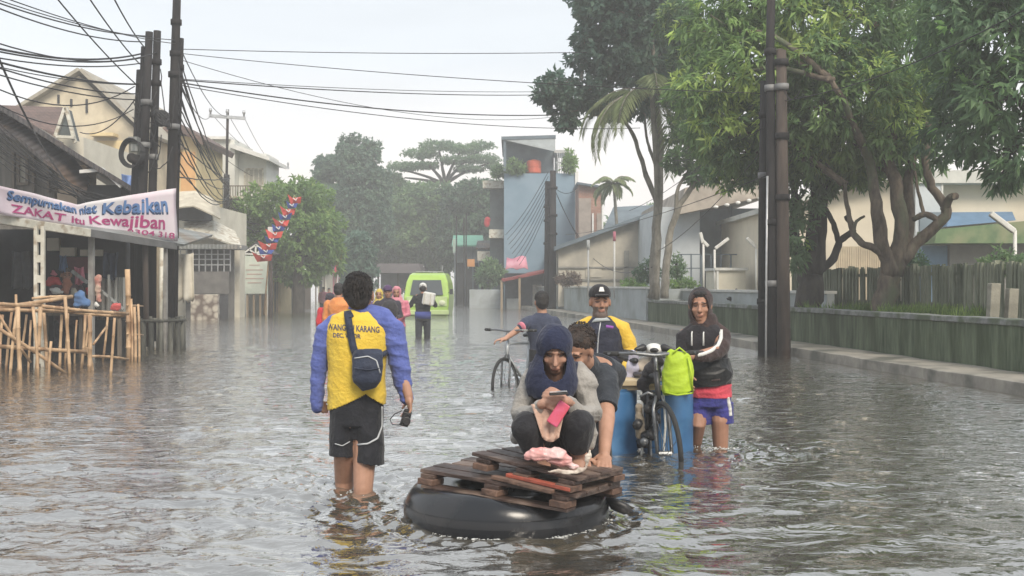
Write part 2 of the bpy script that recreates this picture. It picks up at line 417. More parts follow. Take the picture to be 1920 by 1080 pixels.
    b1 = N.new('ShaderNodeBump'); b1.inputs['Strength'].default_value = .8; L.new(ry.outputs[0], b1.inputs['Distance']); L.new(n1.outputs[0], b1.inputs['Height'])
    b2 = N.new('ShaderNodeBump'); b2.inputs['Strength'].default_value = .4; b2.inputs['Distance'].default_value = .04; L.new(n2.outputs[0], b2.inputs['Height']); L.new(b1.outputs[0], b2.inputs['Normal'])
    L.new(b2.outputs[0], b.inputs['Normal'])
    n3 = N.new('ShaderNodeTexNoise'); n3.inputs['Scale'].default_value = .8; n3.inputs['Detail'].default_value = 3; L.new(tc.outputs['Object'], n3.inputs[0])
    r3 = N.new('ShaderNodeValToRGB'); r3.color_ramp.elements[0].color = (.062, .054, .040, 1); r3.color_ramp.elements[1].color = (.10, .088, .066, 1)
    r3.color_ramp.elements[0].position = .35; r3.color_ramp.elements[1].position = .65
    L.new(n3.outputs[0], r3.inputs[0]); L.new(r3.outputs[0], b.inputs['Base Color'])
    gl = N.new('ShaderNodeBsdfGlossy'); gl.inputs['Roughness'].default_value = .02; gl.inputs['Color'].default_value = (.97, .96, .94, 1); L.new(b2.outputs[0], gl.inputs['Normal'])
    fr = N.new('ShaderNodeFresnel'); fr.inputs['IOR'].default_value = 1.33; L.new(b2.outputs[0], fr.inputs['Normal'])
    fm_ = N.new('ShaderNodeMath'); fm_.operation = 'MULTIPLY_ADD'; fm_.use_clamp = True; fm_.inputs[1].default_value = 1.1; fm_.inputs[2].default_value = .29; L.new(fr.outputs[0], fm_.inputs[0])
    mxs = N.new('ShaderNodeMixShader'); L.new(fm_.outputs[0], mxs.inputs[0]); L.new(b.outputs[0], mxs.inputs[1]); L.new(gl.outputs[0], mxs.inputs[2]); L.new(mxs.outputs[0], N['Material Output'].inputs[0])
    me.materials.append(m); tag(link('water', me), kind='structure')
build_water()

def sheetobj(name, pts, mat, kind='structure'):
    mb = MB(); mb.add(pts, [tuple(range(len(pts)))]); o = mb.build(name, mat); tag(o, kind=kind); return o
M_mud = MAT('mud', (.09, .075, .055), (.05, .042, .03), 3)
sheetobj('ground', [(-500, -100, -.45), (500, -100, -.45), (500, 600, -.45), (-500, 600, -.45)], M_mud)
def XK(Y): return 5.36 - .113 * (Y - 11.8)
M_path = MAT('wet concrete', (.36, .33, .28), (.24, .22, .19), 3, rough=.6, bump=.3, c3=(.12, .12, .10), s3=1.6)
M_moss = MAT('mossy render', (.14, .175, .105), (.018, .036, .012), 9, stretch=(1, 1, .16), rough=.9, bump=.7, bscale=16, c3=(.028, .046, .014), s3=2.6, contrast=.8)
M_cap = MAT('cap stone', (.25, .26, .25), (.12, .13, .12), 5, rough=.8, bump=.4, c3=(.08, .10, .06), s3=3)
M_greywall = MAT('pale grey render', (.42, .46, .47), (.34, .37, .38), 2, rough=.85, bump=.15, c3=(.30, .33, .32), s3=1.2)
M_white = MAT('white paint', (.74, .73, .70), (.6, .6, .57), 3, rough=.6)
def slab(Y0, Y1, x0, x1, z0, z1, seg, mb, jit=0.0):
    """long block following the kerb line; x0, x1 are offsets from it"""
    rs = random.Random(3)
    ys = [Y0 + (Y1 - Y0) * i / seg for i in range(seg + 1)]
    sec = []
    for y in ys:
        j = rs.uniform(-jit, jit)
        sec.append([(XK(y) + x0, y, z0), (XK(y) + x1, y, z0), (XK(y) + x1, y, z1 + j), (XK(y) + x0 + j, y, z1 + j)])
    vs = [p for s in sec for p in s]; fs = [(3, 2, 1, 0)]
    for i in range(seg):
        a, b = i * 4, i * 4 + 4
        for k in range(4): fs.append((a + k, a + (k+1) % 4, b + (k+1) % 4, b + k))
    o = seg * 4; fs.append((o, o+1, o+2, o+3)); mb.add(vs, fs)
mb = MB(); slab(2, 110, 0, .84, -.45, .14, 200, mb, .008); tag(mb.build('pavement', M_path, bevel=.01), kind='structure')
# mossy planter wall with a capstone, its end return, then the taller pale wall beyond
pw = thing('garden_wall', 'low mossy dark planter wall with grey capstone running beside the flooded kerb', 'wall', (XK(20) + .9, 20, 0))
def f(m): slab(3, 31.8, .84, 1.02, -.3, .68, 90, m, .004); m.box((XK(31.8) + .86, 31.8, -.3), (XK(31.8) + 2.2, 31.98, .68))
part('wall_face', M_moss, pw, f)
def f(m): slab(3, 31.8, .81, 1.10, .683, .76, 90, m, .006); m.box((XK(31.8) + .84, 31.77, .683), (XK(31.8) + 2.2, 32.02, .75))
part('capstone', M_cap, pw, f, bevel=.01)
gw = thing('boundary_wall', 'long pale grey plastered boundary wall with white top edge behind the men', 'wall', (XK(40) + 1, 40, 0))
def f(m):
    slab(32.03, 58, .84, 1.04, -.3, 1.07, 30, m)
    m.box((XK(32) + .9, 32.03, .76), (XK(32) + 2.0, 32.2, 1.07)); slab(21.5, 32.03, 1.9, 2.05, -.3, 1.0, 20, m)
part('wall_face', M_greywall, gw, f)
def f(m): slab(32.01, 58, .80, 1.08, 1.072, 1.13, 30, m); slab(21.5, 32.03, 1.86, 2.10, 1.002, 1.06, 20, m)
part('coping', M_white, gw, f)
M_earth = MAT('garden earth', (.085, .075, .05), (.05, .06, .03), 4, rough=.95, bump=.6)
mb = MB(); slab(3, 60, 1.02, 70, -.4, .64, 30, mb); tag(mb.build('garden_soil', M_earth), kind='structure')

# hills of haze-dimmed ground far off keep the horizon closed
# ------------------------------------------------------------------ leaves
def leaf_mesh(name, base, dirs, nrm, Ln, Wd, col, mat, parent):
    """numpy arrays: one folded leaf (two faces) per row"""
    n = len(base); d = dirs / np.linalg.norm(dirs, axis=1, keepdims=True)
    s = np.cross(d, nrm); s /= np.linalg.norm(s, axis=1, keepdims=True) + 1e-9; up = np.cross(s, d)
    L_ = Ln[:, None]; W_ = Wd[:, None]
    tip = base + d * L_ - up * L_ * .12
    l = base + d * L_ * .45 + s * W_ * .5 + up * W_ * .18; r = base + d * L_ * .45 - s * W_ * .5 + up * W_ * .18
    co = np.stack([base, l, tip, r], 1).reshape(-1, 3)
    rt = root_of(parent); co = co - np.array(rt.location)
    i = np.arange(n) * 4
    f = np.stack([i, i + 1, i + 2, i, i + 2, i + 3], 1).reshape(-1, 3)
    me = bpy.data.meshes.new(name); me.vertices.add(4 * n); me.vertices.foreach_set('co', co.astype('f').ravel())
    me.loops.add(f.size); me.loops.foreach_set('vertex_index', f.astype('i').ravel())
    me.polygons.add(len(f)); me.polygons.foreach_set('loop_start', np.arange(0, f.size, 3, dtype='i'))
    me.update(calc_edges=True)
    c = np.ones((4 * n, 4), 'f'); c[:, :3] = np.repeat(col, 4, 0)
    at = me.color_attributes.new('col', 'FLOAT_COLOR', 'POINT'); at.data.foreach_set('color', c.ravel())
    me.materials.append(mat); return link(name, me, parent)
def crown_points(clumps, dens, rs, shell=.55):
    """clumps: (cx,cy,cz, rx,ry,rz[, weight]); points thicker toward the lumpy surface"""
    P, O, Wt = [], [], []
    for c in clumps:
        cx, cy_, cz, rx, ry, rz = c[:6]; w = c[6] if len(c) > 6 else 1.0
        n = max(26, int(dens * w * (rx * ry * rz) ** (2 / 3) * 12))
        u = rs.normal(size=(n, 3)); u /= np.linalg.norm(u, axis=1, keepdims=True)
        r = 1 - shell * rs.rand(n) ** 1.6
        lump = 1 + .16 * np.sin(u[:, 0] * 5 + cx * 7) * np.cos(u[:, 1] * 4 + cz * 5) + .12 * np.sin(u[:, 2] * 7 + cy_)
        p = u * (r * lump)[:, None] * np.array([rx, ry, rz]) + np.array([cx, cy_, cz])
        P.append(p); O.append(u); Wt.append(np.full(n, w))
    return np.concatenate(P), np.concatenate(O)
def rosettes(name, P, O, k, Ln, Wd, pal, mat, parent, rs, droop=.5, spread=1.0, young=0.0, ycol=(.16, .22, .05), topbias=0.0, lump=1.3):
    """k leaves round every twig end; each twig has its own leaf colour; young shoots are yellow-green"""
    n = len(P); pal = np.array(pal)
    cl = .5 + .5 * np.sin(P[:, 0] * lump * 1.3 + 1) * np.sin(P[:, 1] * lump + 2) * np.sin(P[:, 2] * lump * 1.1)
    mixv = np.clip(cl * .7 + rs.rand(n) * .5 - .1, 0, .999) * (len(pal) - 1)
    i0 = mixv.astype(int); fr = (mixv - i0)[:, None]; C = pal[i0] * (1 - fr) + pal[np.minimum(i0 + 1, len(pal) - 1)] * fr
    if young:
        q = np.sin(P[:, 0] * 2.1 + 3) * np.sin(P[:, 2] * 2.3 + 1) * np.sin(P[:, 1] * 1.7); y = (rs.rand(n) < young * np.clip(.35 + q * 1.6 + O[:, 2] * topbias, 0, 3))
        C[y] = np.array(ycol) * (.75 + .5 * rs.rand(y.sum(), 1))
    base = np.repeat(P, k, 0); out = np.repeat(O, k, 0); m = n * k
    d = out * .8 + rs.normal(size=(m, 3)) * spread * .75; d[:, 2] -= droop
    nrm = np.cross(d, rs.normal(size=(m, 3))) * .6 + np.array([0, 0, 1.0]) + out * .6
    base = base + rs.normal(size=(m, 3)) * Ln * .18
    ll = Ln * (.65 + .6 * rs.rand(m)); ww = Wd * (.7 + .5 * rs.rand(m))
    col = np.repeat(C, k, 0) * (.8 + .4 * rs.rand(m, 1))
    return leaf_mesh(name, base, d, nrm, ll, ww, col, mat, parent)
def limb(m, pts, r0, r1, n=9, wob=.0, seed=0):
    """tapering branch through pts, subdivided and slightly crooked"""
    rs = random.Random(seed); pts = [Vector(p) for p in pts]; Q = []
    k = len(pts)
    for i in range(k - 1):
        p0, p1, p2, p3 = pts[max(i-1, 0)], pts[i], pts[i+1], pts[min(i+2, k-1)]
        for t in (0, .25, .5, .75):
            Q.append(.5 * ((2*p1) + (p2 - p0)*t + (2*p0 - 5*p1 + 4*p2 - p3)*t*t + (3*p1 - p0 - 3*p2 + p3)*t**3))
    Q.append(pts[-1]); Q = [q + Vector((rs.uniform(-1, 1), rs.uniform(-1, 1), rs.uniform(-.3, .3))) * wob for q in Q]
    L_ = len(Q); m.tube(Q, [(r0 + (r1 - r0) * (i / (L_ - 1))) * rs.uniform(.92, 1.08) for i in range(L_)], n)
    return Q
M_bark = MAT('bark', (.17, .135, .10), (.07, .055, .042), 9, stretch=(1, 1, .35), rough=.9, bump=.9, bscale=25, c3=(.10, .12, .07), s3=2)
M_barkd = MAT('dark bark', (.07, .062, .052), (.03, .028, .025), 9, stretch=(1, 1, .35), rough=.9, bump=.9, bscale=25)
M_barkp = MAT('pale bark', (.26, .24, .20), (.14, .13, .105), 7, stretch=(1, 1, .5), rough=.9, bump=.6, bscale=20)
M_leaf = LEAF('leaf'); M_leafw = LEAF('soft leaf', trans=.3, rough=.6)
# ------------------------------------------------------------------ trees
def Pm(px, py, Y): w = W(px, py, Y); return (w.x, w.y, w.z)
def clump(px, py, Y, rx, ry, rz, w=1.0):     # radii in photo pixels across/up, metres deep is ry
    c = W(px, py, Y); s = S(Y); return (c.x, c.y, c.z, rx / s, ry, rz / s, w)
def clumpM(px, py, Y, *r): return clump(px, py, Y + 1.25, *r)
def tree(name, label, cat, base, trunks, clumps, dens, leaf, pal, bark, seed=1, group=None, twigs=True, mat=None, **kw):
    """trunks: list of (points, r0, r1); clumps of foliage; leaf = (per twig, length, width)"""
    rs = np.random.RandomState(seed); t = thing(name, label, cat, base, group=group)
    m = MB(); ends = []
    for i, (pts, r0, r1) in enumerate(trunks): ends += limb(m, pts, r0, r1, 10, .02 * r0 * 8, seed + i)[3:]
    if twigs:
        for j, c in enumerate(clumps):
            cc = Vector(c[:3]); e = min(ends, key=lambda q: (q - cc).length + (.8 * max(0, q.z - cc.z)))
            mid = (e + cc) / 2 + Vector((0, 0, .12 * (cc - e).length)); L_ = (cc - e).length
            r = max(.012, min(.07, L_ * .018 + .012))
            limb(m, [e, mid, cc], r, r * .35, 6, .04, seed + 50 + j)
            for q in range(5):
                u = Vector((rs.normal(), rs.normal(), rs.normal() * .6 + .2)).normalized()
                limb(m, [cc.lerp(mid, .4), cc + Vector((u.x * c[3], u.y * c[4], u.z * c[5])) * .75], r * .4, .006, 5, .03, seed + 90 + q + j * 7)
    m.build('trunk', bark, t, True)
    P, O = crown_points(clumps, dens, rs)
    k, Ln, Wd = leaf
    rosettes('crown', P, O, k, Ln, Wd, pal, mat or M_leaf, t, rs, **kw)
    return t
MANGO = [(.026, .046, .022), (.042, .070, .028), (.062, .098, .034), (.088, .128, .042)]
DARK = [(.014, .028, .018), (.022, .043, .024), (.036, .064, .032)]
BROAD = [(.018, .034, .028), (.026, .046, .034), (.040, .064, .042)]
FAR = [(.032, .056, .032), (.050, .080, .038), (.072, .108, .045)]

Y = 18.9
tree('mango_tree', 'large mango tree with pale twisted trunks and yellow green young leaves behind the mossy wall', 'tree', Pm(1660, 578, Y),
     [([Pm(1655, 600, Y), Pm(1664, 545, Y), Pm(1674, 505, Y)], .21, .17),
      ([Pm(1672, 515, Y), Pm(1652, 450, Y - .1), Pm(1641, 380, Y - .2), Pm(1630, 310, Y), Pm(1600, 230, Y - .5), Pm(1560, 150, Y - .8)], .15, .04),
      ([Pm(1676, 515, Y), Pm(1690, 430, Y), Pm(1680, 350, Y + .1), Pm(1664, 290, Y + .3), Pm(1690, 180, Y + .5), Pm(1660, 60, Y + .6)], .16, .04),
      ([Pm(1684, 500, Y), Pm(1702, 430, Y + .2), Pm(1704, 340, Y + .4), Pm(1720, 240, Y + .6), Pm(1740, 120, Y + .9)], .13, .04),
      ([Pm(1668, 490, Y), Pm(1645, 468, Y - .1), Pm(1615, 455, Y - .1), Pm(1598, 432, Y), Pm(1590, 395, Y + .1), Pm(1583, 345, Y + .1)], .075, .035),
      ([Pm(1690, 490, Y), Pm(1720, 455, Y), Pm(1768, 412, Y - .2), Pm(1772, 388, Y - .2), Pm(1748, 352, Y - .1), Pm(1736, 300, Y), Pm(1742, 230, Y)], .11, .06),
      ([Pm(1770, 395, Y - .2), Pm(1780, 372, Y - .3), Pm(1792, 368, Y - .4)], .075, .06),
      ([Pm(1762, 415, Y - .2), Pm(1735, 402, Y - .1), Pm(1712, 412, Y)], .06, .045),
      ([Pm(1733, 404, Y - .1), Pm(1722, 360, Y), Pm(1716, 320, Y)], .035, .02),
      ([Pm(1600, 433, Y), Pm(1606, 415, Y), Pm(1622, 405, Y)], .04, .02)],
     [clumpM(1340, 60, 19, 75, .8, 60), clumpM(1330, 165, 18.6, 70, .8, 52), clumpM(1345, 245, 18.8, 58, .8, 45), clumpM(1385, 290, 19.2, 60, .7, 36),
      clumpM(1420, 120, 18.2, 80, .8, 60), clumpM(1450, 220, 18.5, 70, .9, 60), clumpM(1400, 15, 19, 90, .9, 50), clumpM(1490, 30, 18.5, 80, .9, 50),
      clumpM(1530, 120, 17.9, 80, .9, 62), clumpM(1540, 210, 17.9, 78, .9, 60), clumpM(1500, 290, 18.6, 60, .8, 38), clumpM(1585, 265, 18.1, 60, .7, 48),
      clumpM(1610, 60, 18.2, 85, 1, 62), clumpM(1630, 160, 17.7, 80, .9, 60), clumpM(1660, 240, 17.9, 62, .8, 58), clumpM(1690, 290, 18.3, 40, .6, 48),
      clumpM(1700, 90, 18.4, 85, .9, 65), clumpM(1560, -50, 18.8, 130, 1.2, 60), clumpM(1700, -40, 18.8, 120, 1.2, 60), clumpM(1420, -70, 19.2, 120, 1.2, 60),
      clumpM(1760, 190, 18.8, 60, .8, 70), clumpM(1620, 315, 18.5, 42, .5, 24), clumpM(1700, 170, 18.1, 55, .6, 50), clumpM(1560, 330, 19.2, 34, .5, 22)],
     26, (9, .21, .058), MANGO, M_bark, seed=3, droop=.75, young=.40, ycol=(.12, .155, .045), topbias=.5)
Y = 20.8
tree('dark_tree', 'dark trunked leafy tree forking low just right of the utility poles', 'tree', Pm(1518, 590, Y),
     [([Pm(1516, 600, Y), Pm(1519, 545, Y), Pm(1524, 508, Y)], .27, .22),
      ([Pm(1520, 520, Y), Pm(1500, 480, Y), Pm(1488, 430, Y), Pm(1490, 360, Y), Pm(1480, 280, Y)], .14, .04),
      ([Pm(1524, 515, Y), Pm(1522, 450, Y), Pm(1528, 380, Y), Pm(1520, 300, Y)], .15, .05),
      ([Pm(1530, 515, Y), Pm(1540, 450, Y), Pm(1545, 380, Y), Pm(1556, 300, Y), Pm(1570, 200, Y)], .13, .04),
      ([Pm(1532, 510, Y), Pm(1562, 485, Y), Pm(1575, 452, Y - .1), Pm(1598, 432, Y - .2), Pm(1587, 405, Y - .2)], .085, .05),
      ([Pm(1573, 455, Y - .1), Pm(1562, 420, Y - .1), Pm(1548, 392, Y)], .06, .045)],
     [clump(1505, 370, 20.6, 40, .7, 46), clump(1500, 440, 20.5, 28, .5, 44), clump(1520, 310, 20.6, 60, .9, 44), clump(1440, 330, 20.9, 46, .8, 34),
      clump(1400, 300, 21, 60, .9, 40), clump(1480, 250, 20.6, 90, 1.1, 54), clump(1400, 210, 21, 80, 1, 60), clump(1560, 320, 20.8, 50, .7, 34),
      clump(1500, 150, 21, 120, 1.2, 70), clump(1620, 330, 20.6, 44, .5, 20), clump(1360, 330, 21, 36, .6, 20), clump(1490, 480, 20.5, 18, .4, 24),
      clump(1640, 240, 21, 90, 1.0, 66), clump(1740, 300, 20.9, 50, .7, 30)],
     15, (9, .20, .062), [(.028, .048, .026), (.042, .070, .032), (.06, .095, .04)], M_barkd, seed=5, droop=.7, young=.05)
Y = 15.5
tree('shade_tree', 'deep green shade tree filling the top right corner with its trunk out of view', 'tree', (9.3, Y, .64),
     [([(9.3, Y, .5), (9.2, Y, 2.4), (8.7, Y + .2, 4), (7.6, Y + .3, 5)], .26, .1), ([(9.2, Y, 2.2), (8.2, Y - .2, 3.3), (7.3, Y - .1, 3.5)], .1, .04), ([(8.9, Y, 3.6), (9.6, Y + .5, 5)], .12, .05)],
     [clump(1880, 60, 15.4, 110, 1, 90), clump(1800, 20, 16, 80, 1, 70), clump(1790, 130, 16.5, 50, .8, 60), clump(1890, 180, 15, 90, .9, 70),
      clump(1850, 260, 15.6, 60, .7, 50), clump(1900, 290, 15.2, 55, .7, 46), clump(1790, 240, 16.8, 60, .8, 60), clump(1880, 330, 15.4, 22, .4, 22),
      clump(1960, 120, 15.5, 120, 1.2, 120), clump(1780, 60, 17, 60, .8, 60), clump(1835, 150, 16, 60, .8, 60), clump(1900, -40, 15.8, 140, 1.2, 70)],
     17, (8, .21, .064), [(.024, .042, .024), (.036, .062, .030), (.055, .088, .038)], M_barkd, seed=8, droop=.8, young=.10, ycol=(.07, .12, .04))
Y = 31.5
tree('broadleaf_tree', 'tall tree with dark blue green round leaf clumps reaching over the wires at top centre', 'tree', Pm(1228, 560, Y),
     [([Pm(1226, 560, Y), Pm(1230, 470, Y), Pm(1233, 380, Y), Pm(1238, 280, Y), Pm(1232, 180, Y), Pm(1222, 60, Y)], .17, .05),
      ([Pm(1232, 380, Y), Pm(1212, 330, Y), Pm(1200, 290, Y), Pm(1180, 240, Y), Pm(1140, 190, Y), Pm(1090, 150, Y)], .085, .03),
      ([Pm(1236, 330, Y), Pm(1222, 290, Y), Pm(1212, 255, Y), Pm(1206, 180, Y)], .06, .03)],
     [clump(1180, 20, Y, 70, 1.6, 45), clump(1120, 40, Y, 42, 1.2, 30), clump(1100, 12, Y, 26, .8, 18), clump(1165, 75, Y, 60, 1.4, 34), clump(1096, 75, Y, 25, .9, 18),
      clump(1100, 108, Y, 36, 1, 22), clump(1150, 122, Y, 48, 1.2, 24), clump(1190, 130, Y, 46, 1.2, 30), clump(1042, 160, Y, 32, .9, 22), clump(1022, 180, Y, 22, .7, 16),
      clump(1075, 185, Y, 34, 1, 20), clump(1055, 215, Y, 22, .7, 14), clump(1115, 170, Y, 34, 1, 20), clump(1150, 200, Y, 40, 1, 22), clump(1200, 190, Y, 36, 1, 26),
      clump(1065, 232, Y, 16, .5, 9), clump(1230, 40, Y + 1, 60, 1.6, 60), clump(1240, 110, Y + 1, 50, 1.6, 50), clump(1130, -10, Y, 60, 1.6, 30), clump(1220, -30, Y, 70, 1.6, 40)],
     17, (8, .22, .13), BROAD, M_barkp, seed=13, droop=.25, spread=1.2)
Y = 29
tree('leaning_tree', 'slim leaning tree with pale bark rising right of the bare grey trunk', 'tree', Pm(1248, 560, Y),
     [([Pm(1246, 560, Y), Pm(1250, 490, Y), Pm(1264, 410, Y), Pm(1290, 360, Y), Pm(1325, 320, Y)], .12, .05),
      ([Pm(1268, 400, Y), Pm(1272, 350, Y), Pm(1300, 310, Y)], .06, .03), ([Pm(1300, 355, Y), Pm(1290, 330, Y), Pm(1295, 300, Y)], .05, .03)],
     [clump(1300, 240, Y, 46, 1, 34), clump(1290, 170, Y, 40, 1, 36), clump(1330, 290, Y, 38, 1, 24), clump(1270, 300, Y, 24, .6, 20), clump(1300, 95, Y, 46, 1.1, 50),
      clump(1270, 40, Y, 40, 1, 44), clump(1310, 330, Y, 28, .6, 12)],
     34, (8, .2, .075), [(.02, .04, .018), (.035, .062, .024), (.055, .09, .03)], M_barkp, seed=17, droop=.5, young=.2, ycol=(.08, .11, .035))
def palm(name, label, px, py, Y, base_py, r, fl, n, seed, droop=1.0, brown=.2, group=None, lw=.03):
    rs = random.Random(seed); c = W(px, py, Y); b = W(px + 6, base_py, Y); t = thing(name, label, 'palm tree', (b.x, b.y, b.z), group=group)
    m = MB(); limb(m, [b, (b + c) / 2 + Vector((.12, 0, 0)), c], r, r * .6, 10, .01, seed); m.build('trunk', M_barkp, t, True)
    B, D, Nn, Ln, Wd, C = [], [], [], [], [], []
    m = MB()
    for i in range(n):
        a = 2 * math.pi * i / n + rs.uniform(-.2, .2); el = rs.uniform(-.1, 1.1); L_ = fl * rs.uniform(.8, 1.1); p = c.copy(); pts = [p.copy()]
        for k in range(12):
            d = Vector((math.cos(a) * math.cos(el), math.sin(a) * math.cos(el), math.sin(el))); p = p + d * L_ / 12; el -= .17 * droop; pts.append(p.copy())
        m.tube(pts, [.022 * (1 - .07 * k) for k in range(13)], 5)
        dry = rs.random() < brown
        for k in range(1, 12):
            for q in range(5):
                bp = pts[k].lerp(pts[min(k+1, 12)], q / 5)
                dd = (pts[min(k+1, 12)] - pts[k-1]).normalized(); sd_ = dd.cross(Vector((0, 0, 1))).normalized()
                for sg in (-1, 1):
                    v = sd_ * sg * .8 + dd * .55 - Vector((0, 0, .35 + .3 * rs.random())); B.append(bp); D.append(v); Nn.append((0, 0, 1.0)); Ln.append(fl * .26 * (1 - abs(k - 5) / 11)); Wd.append(lw)
                    g = rs.uniform(.7, 1.3); C.append((.12 * g, .10 * g, .06 * g) if dry else (.085 * g, .10 * g, .05 * g))
    m.build('frond_stems', M_barkp, t, True)
    leaf_mesh('crown', np.array([tuple(x) for x in B]), np.array([tuple(x) for x in D]), np.array(Nn), np.array(Ln), np.array(Wd), np.array(C), M_leaf, t)
    return t
palm('coconut_palm', 'drooping palm with dry yellowish fronds hanging beside the bare grey trunk', 1222, 178, 30, 560, .11, 2.8, 12, 4, 1.0, .22, lw=.019)
palm('slender_palm', 'small slender palm rising over the dark grey roof right of the blue building', 1150, 345, 50, 545, .10, 1.35, 12, 9, .9, 0, lw=.06)
# trees at the end of the street
def far_tree(name, label, Y, trunkpx, clumps, dens=16, leaf=(6, .42, .22), pal=FAR, seed=1, group=None, **kw):
    tx, ty = trunkpx; b = W(tx, ty, Y); top = min(clumps, key=lambda c: c[1])
    tr = [([b, W(tx, (ty + top[1]) / 2, Y), W(top[0], top[1] + 20, Y)], .32, .1)]
    return tree(name, label, 'tree', (b.x, b.y, b.z), tr, [clump(x, y, Y + dy, rx, ry, rz) for (x, y, dy, rx, ry, rz) in clumps], dens, leaf, pal, M_barkd, seed, group, **kw)
far_tree('street_tree', 'fresh green bushy tree behind the red and blue festival streamer', 48.5, (560, 600),
         [(470, 400, 0, 32, 1.5, 36), (520, 380, 0, 50, 2, 44), (570, 375, 1, 46, 2, 44), (540, 440, 0, 55, 2, 44), (600, 430, 1, 40, 2, 50), (480, 470, 0, 34, 1.5, 34), (560, 500, 1, 45, 2, 34), (612, 480, 1, 30, 1.4, 34), (440, 440, 0, 26, 1, 30)],
         13, (7, .28, .12), [(.034, .06, .02), (.052, .086, .026), (.075, .115, .034)], 21, young=.15, ycol=(.08, .11, .035))
far_tree('tall_tree', 'tall dark hazy tree with small round leaf balls along its top', 74, (665, 600),
         [(648, 262, 0, 8, .4, 8), (668, 258, 0, 9, .4, 8), (690, 266, 0, 10, .4, 8), (705, 272, 0, 9, .4, 8), (655, 285, 0, 26, 1.2, 18), (690, 292, 0, 24, 1.2, 18), (625, 312, 0, 34, 1.6, 22), (665, 325, 0, 40, 2, 26), (705, 330, 0, 24, 1.3, 20), (608, 330, 0, 22, 1, 14),
          (650, 375, 0, 46, 2.4, 34), (700, 380, 0, 34, 2, 34), (690, 430, 0, 50, 2.5, 42), (640, 430, 0, 40, 2.5, 40), (715, 350, 0, 20, 1, 14)],
         22, (6, .26, .15), [(.026, .046, .036), (.038, .062, .043), (.052, .080, .05)], 23)
far_tree('conical_tree', 'dark cone shaped tree standing in haze above the head of the man in yellow', 62, (672, 600),
         [(672, 452, 0, 20, .9, 18), (670, 480, 0, 30, 1.2, 26), (675, 515, 0, 34, 1.4, 30), (665, 545, 0, 30, 1.2, 24)], 26, (6, .3, .14), [(.02, .04, .032), (.03, .055, .04), (.04, .07, .048)], 25)
t = tree('umbrella_tree', 'umbrella shaped tree with thin flat layered canopies over the far treetops', 'tree', Pm(835, 600, 86),
     [([Pm(835, 600, 86), Pm(836, 380, 86), Pm(834, 335, 86)], .4, .25)] +
     [([Pm(834, 345, 86), Pm(834 + dx * .45, 345 - dy * .55, 86), Pm(834 + dx, 345 - dy, 86)], .16, .05) for dx, dy in ((-85, 28), (-50, 50), (-12, 70), (30, 62), (62, 60), (85, 40), (60, 30), (-75, 12))],
     [clump(760, 312, 86, 34, 2.4, 6), clump(735, 328, 86, 18, 1.5, 4), clump(790, 288, 86, 34, 2.4, 6), clump(825, 273, 86, 40, 2.6, 6), clump(872, 280, 86, 34, 2.4, 6), clump(905, 272, 86, 26, 2, 4), clump(905, 298, 86, 36, 2.4, 6),
      clump(850, 300, 86, 34, 2.2, 6), clump(800, 310, 86, 24, 2, 5), clump(925, 312, 86, 16, 1.5, 4), clump(880, 316, 86, 30, 2, 5)],
     40, (4, .17, .11), [(.03, .055, .034), (.045, .075, .04), (.06, .095, .048)], M_barkd, seed=31, twigs=False)
gpt = 'hazy trees massed at the end of the street'
for i, (lab, Y_, tx, cl, pal) in enumerate((
    ('rounded mid green tree in the haze directly above the green minibus', 84, 800, [(800, 372, 0, 50, 2.5, 26), (770, 390, 0, 46, 2.5, 36), (820, 400, 0, 46, 2.5, 38), (790, 445, 0, 60, 3, 44), (830, 470, 0, 44, 2, 40)], FAR),
    ('broad dark green tree in the haze left of the small green roofed shop', 80, 872, [(870, 370, 0, 42, 2.5, 24), (905, 362, 0, 38, 2.2, 28), (880, 400, 0, 56, 2.6, 40), (915, 420, 0, 40, 2, 44), (870, 455, 0, 50, 2.6, 44)], DARK),
    ('bushy tree in the haze over the far brown roof', 88, 735, [(735, 360, 0, 44, 2.5, 28), (720, 400, 0, 46, 2.5, 36), (750, 430, 0, 50, 2.6, 40), (735, 475, 0, 60, 3, 34)], FAR),
    ('spreading olive green tree in the haze right of the fresh green one', 82, 610, [(610, 370, 0, 44, 2.5, 30), (600, 420, 0, 56, 3, 40), (640, 470, 0, 60, 3, 44), (590, 490, 0, 50, 2, 40)], FAR))):
    far_tree('distant_tree', lab, Y_, (tx, 600), cl, 13, (6, .40, .20), pal, 41 + i, gpt)
far_tree('distant_tree', 'low dark tree showing over the roofs right of the slender palm', 75, (1200, 560), [(1195, 420, 0, 46, 2, 22), (1235, 410, 0, 36, 2, 24), (1160, 425, 0, 20, 1, 12)], 20, (6, .42, .22), FAR, 52)
far_tree('distant_tree', 'olive tree crown hiding behind the shops right of the minibus', 76, (925, 590), [(930, 505, 0, 24, 1.2, 20), (905, 520, 0, 16, 1, 16)], 20, (6, .3, .16), FAR, 53)
# shrubs along the garden
def shrub(label, px, py, Y, rx, rz, pal, seed, name='garden_shrub', leaf=(7, .12, .04), d=60, group='shrubs along the garden walls', ry=None):
    b = W(px, py + rz, Y); t = thing(name, label, 'shrub', (b.x, b.y, b.z), group=group); rs = np.random.RandomState(seed)
    m = MB()
    for i in range(5): limb(m, [b, W(px + rs.uniform(-rx, rx) * .3, py, Y), W(px + rs.uniform(-rx, rx) * .7, py - rz * .5, Y)], .015, .006, 5, .01, i)
    m.build('stems', M_barkd, t)
    P, O = crown_points([clump(px, py, Y, rx, ry or rx / S(Y) * .8, rz), clump(px + rx * .5, py + rz * .2, Y, rx * .6, .4, rz * .7), clump(px - rx * .6, py + rz * .3, Y, rx * .5, .4, rz * .6)], d, rs)
    rosettes('leaves', P, O, leaf[0], leaf[1], leaf[2], pal, M_leaf, t, rs, droop=.1)
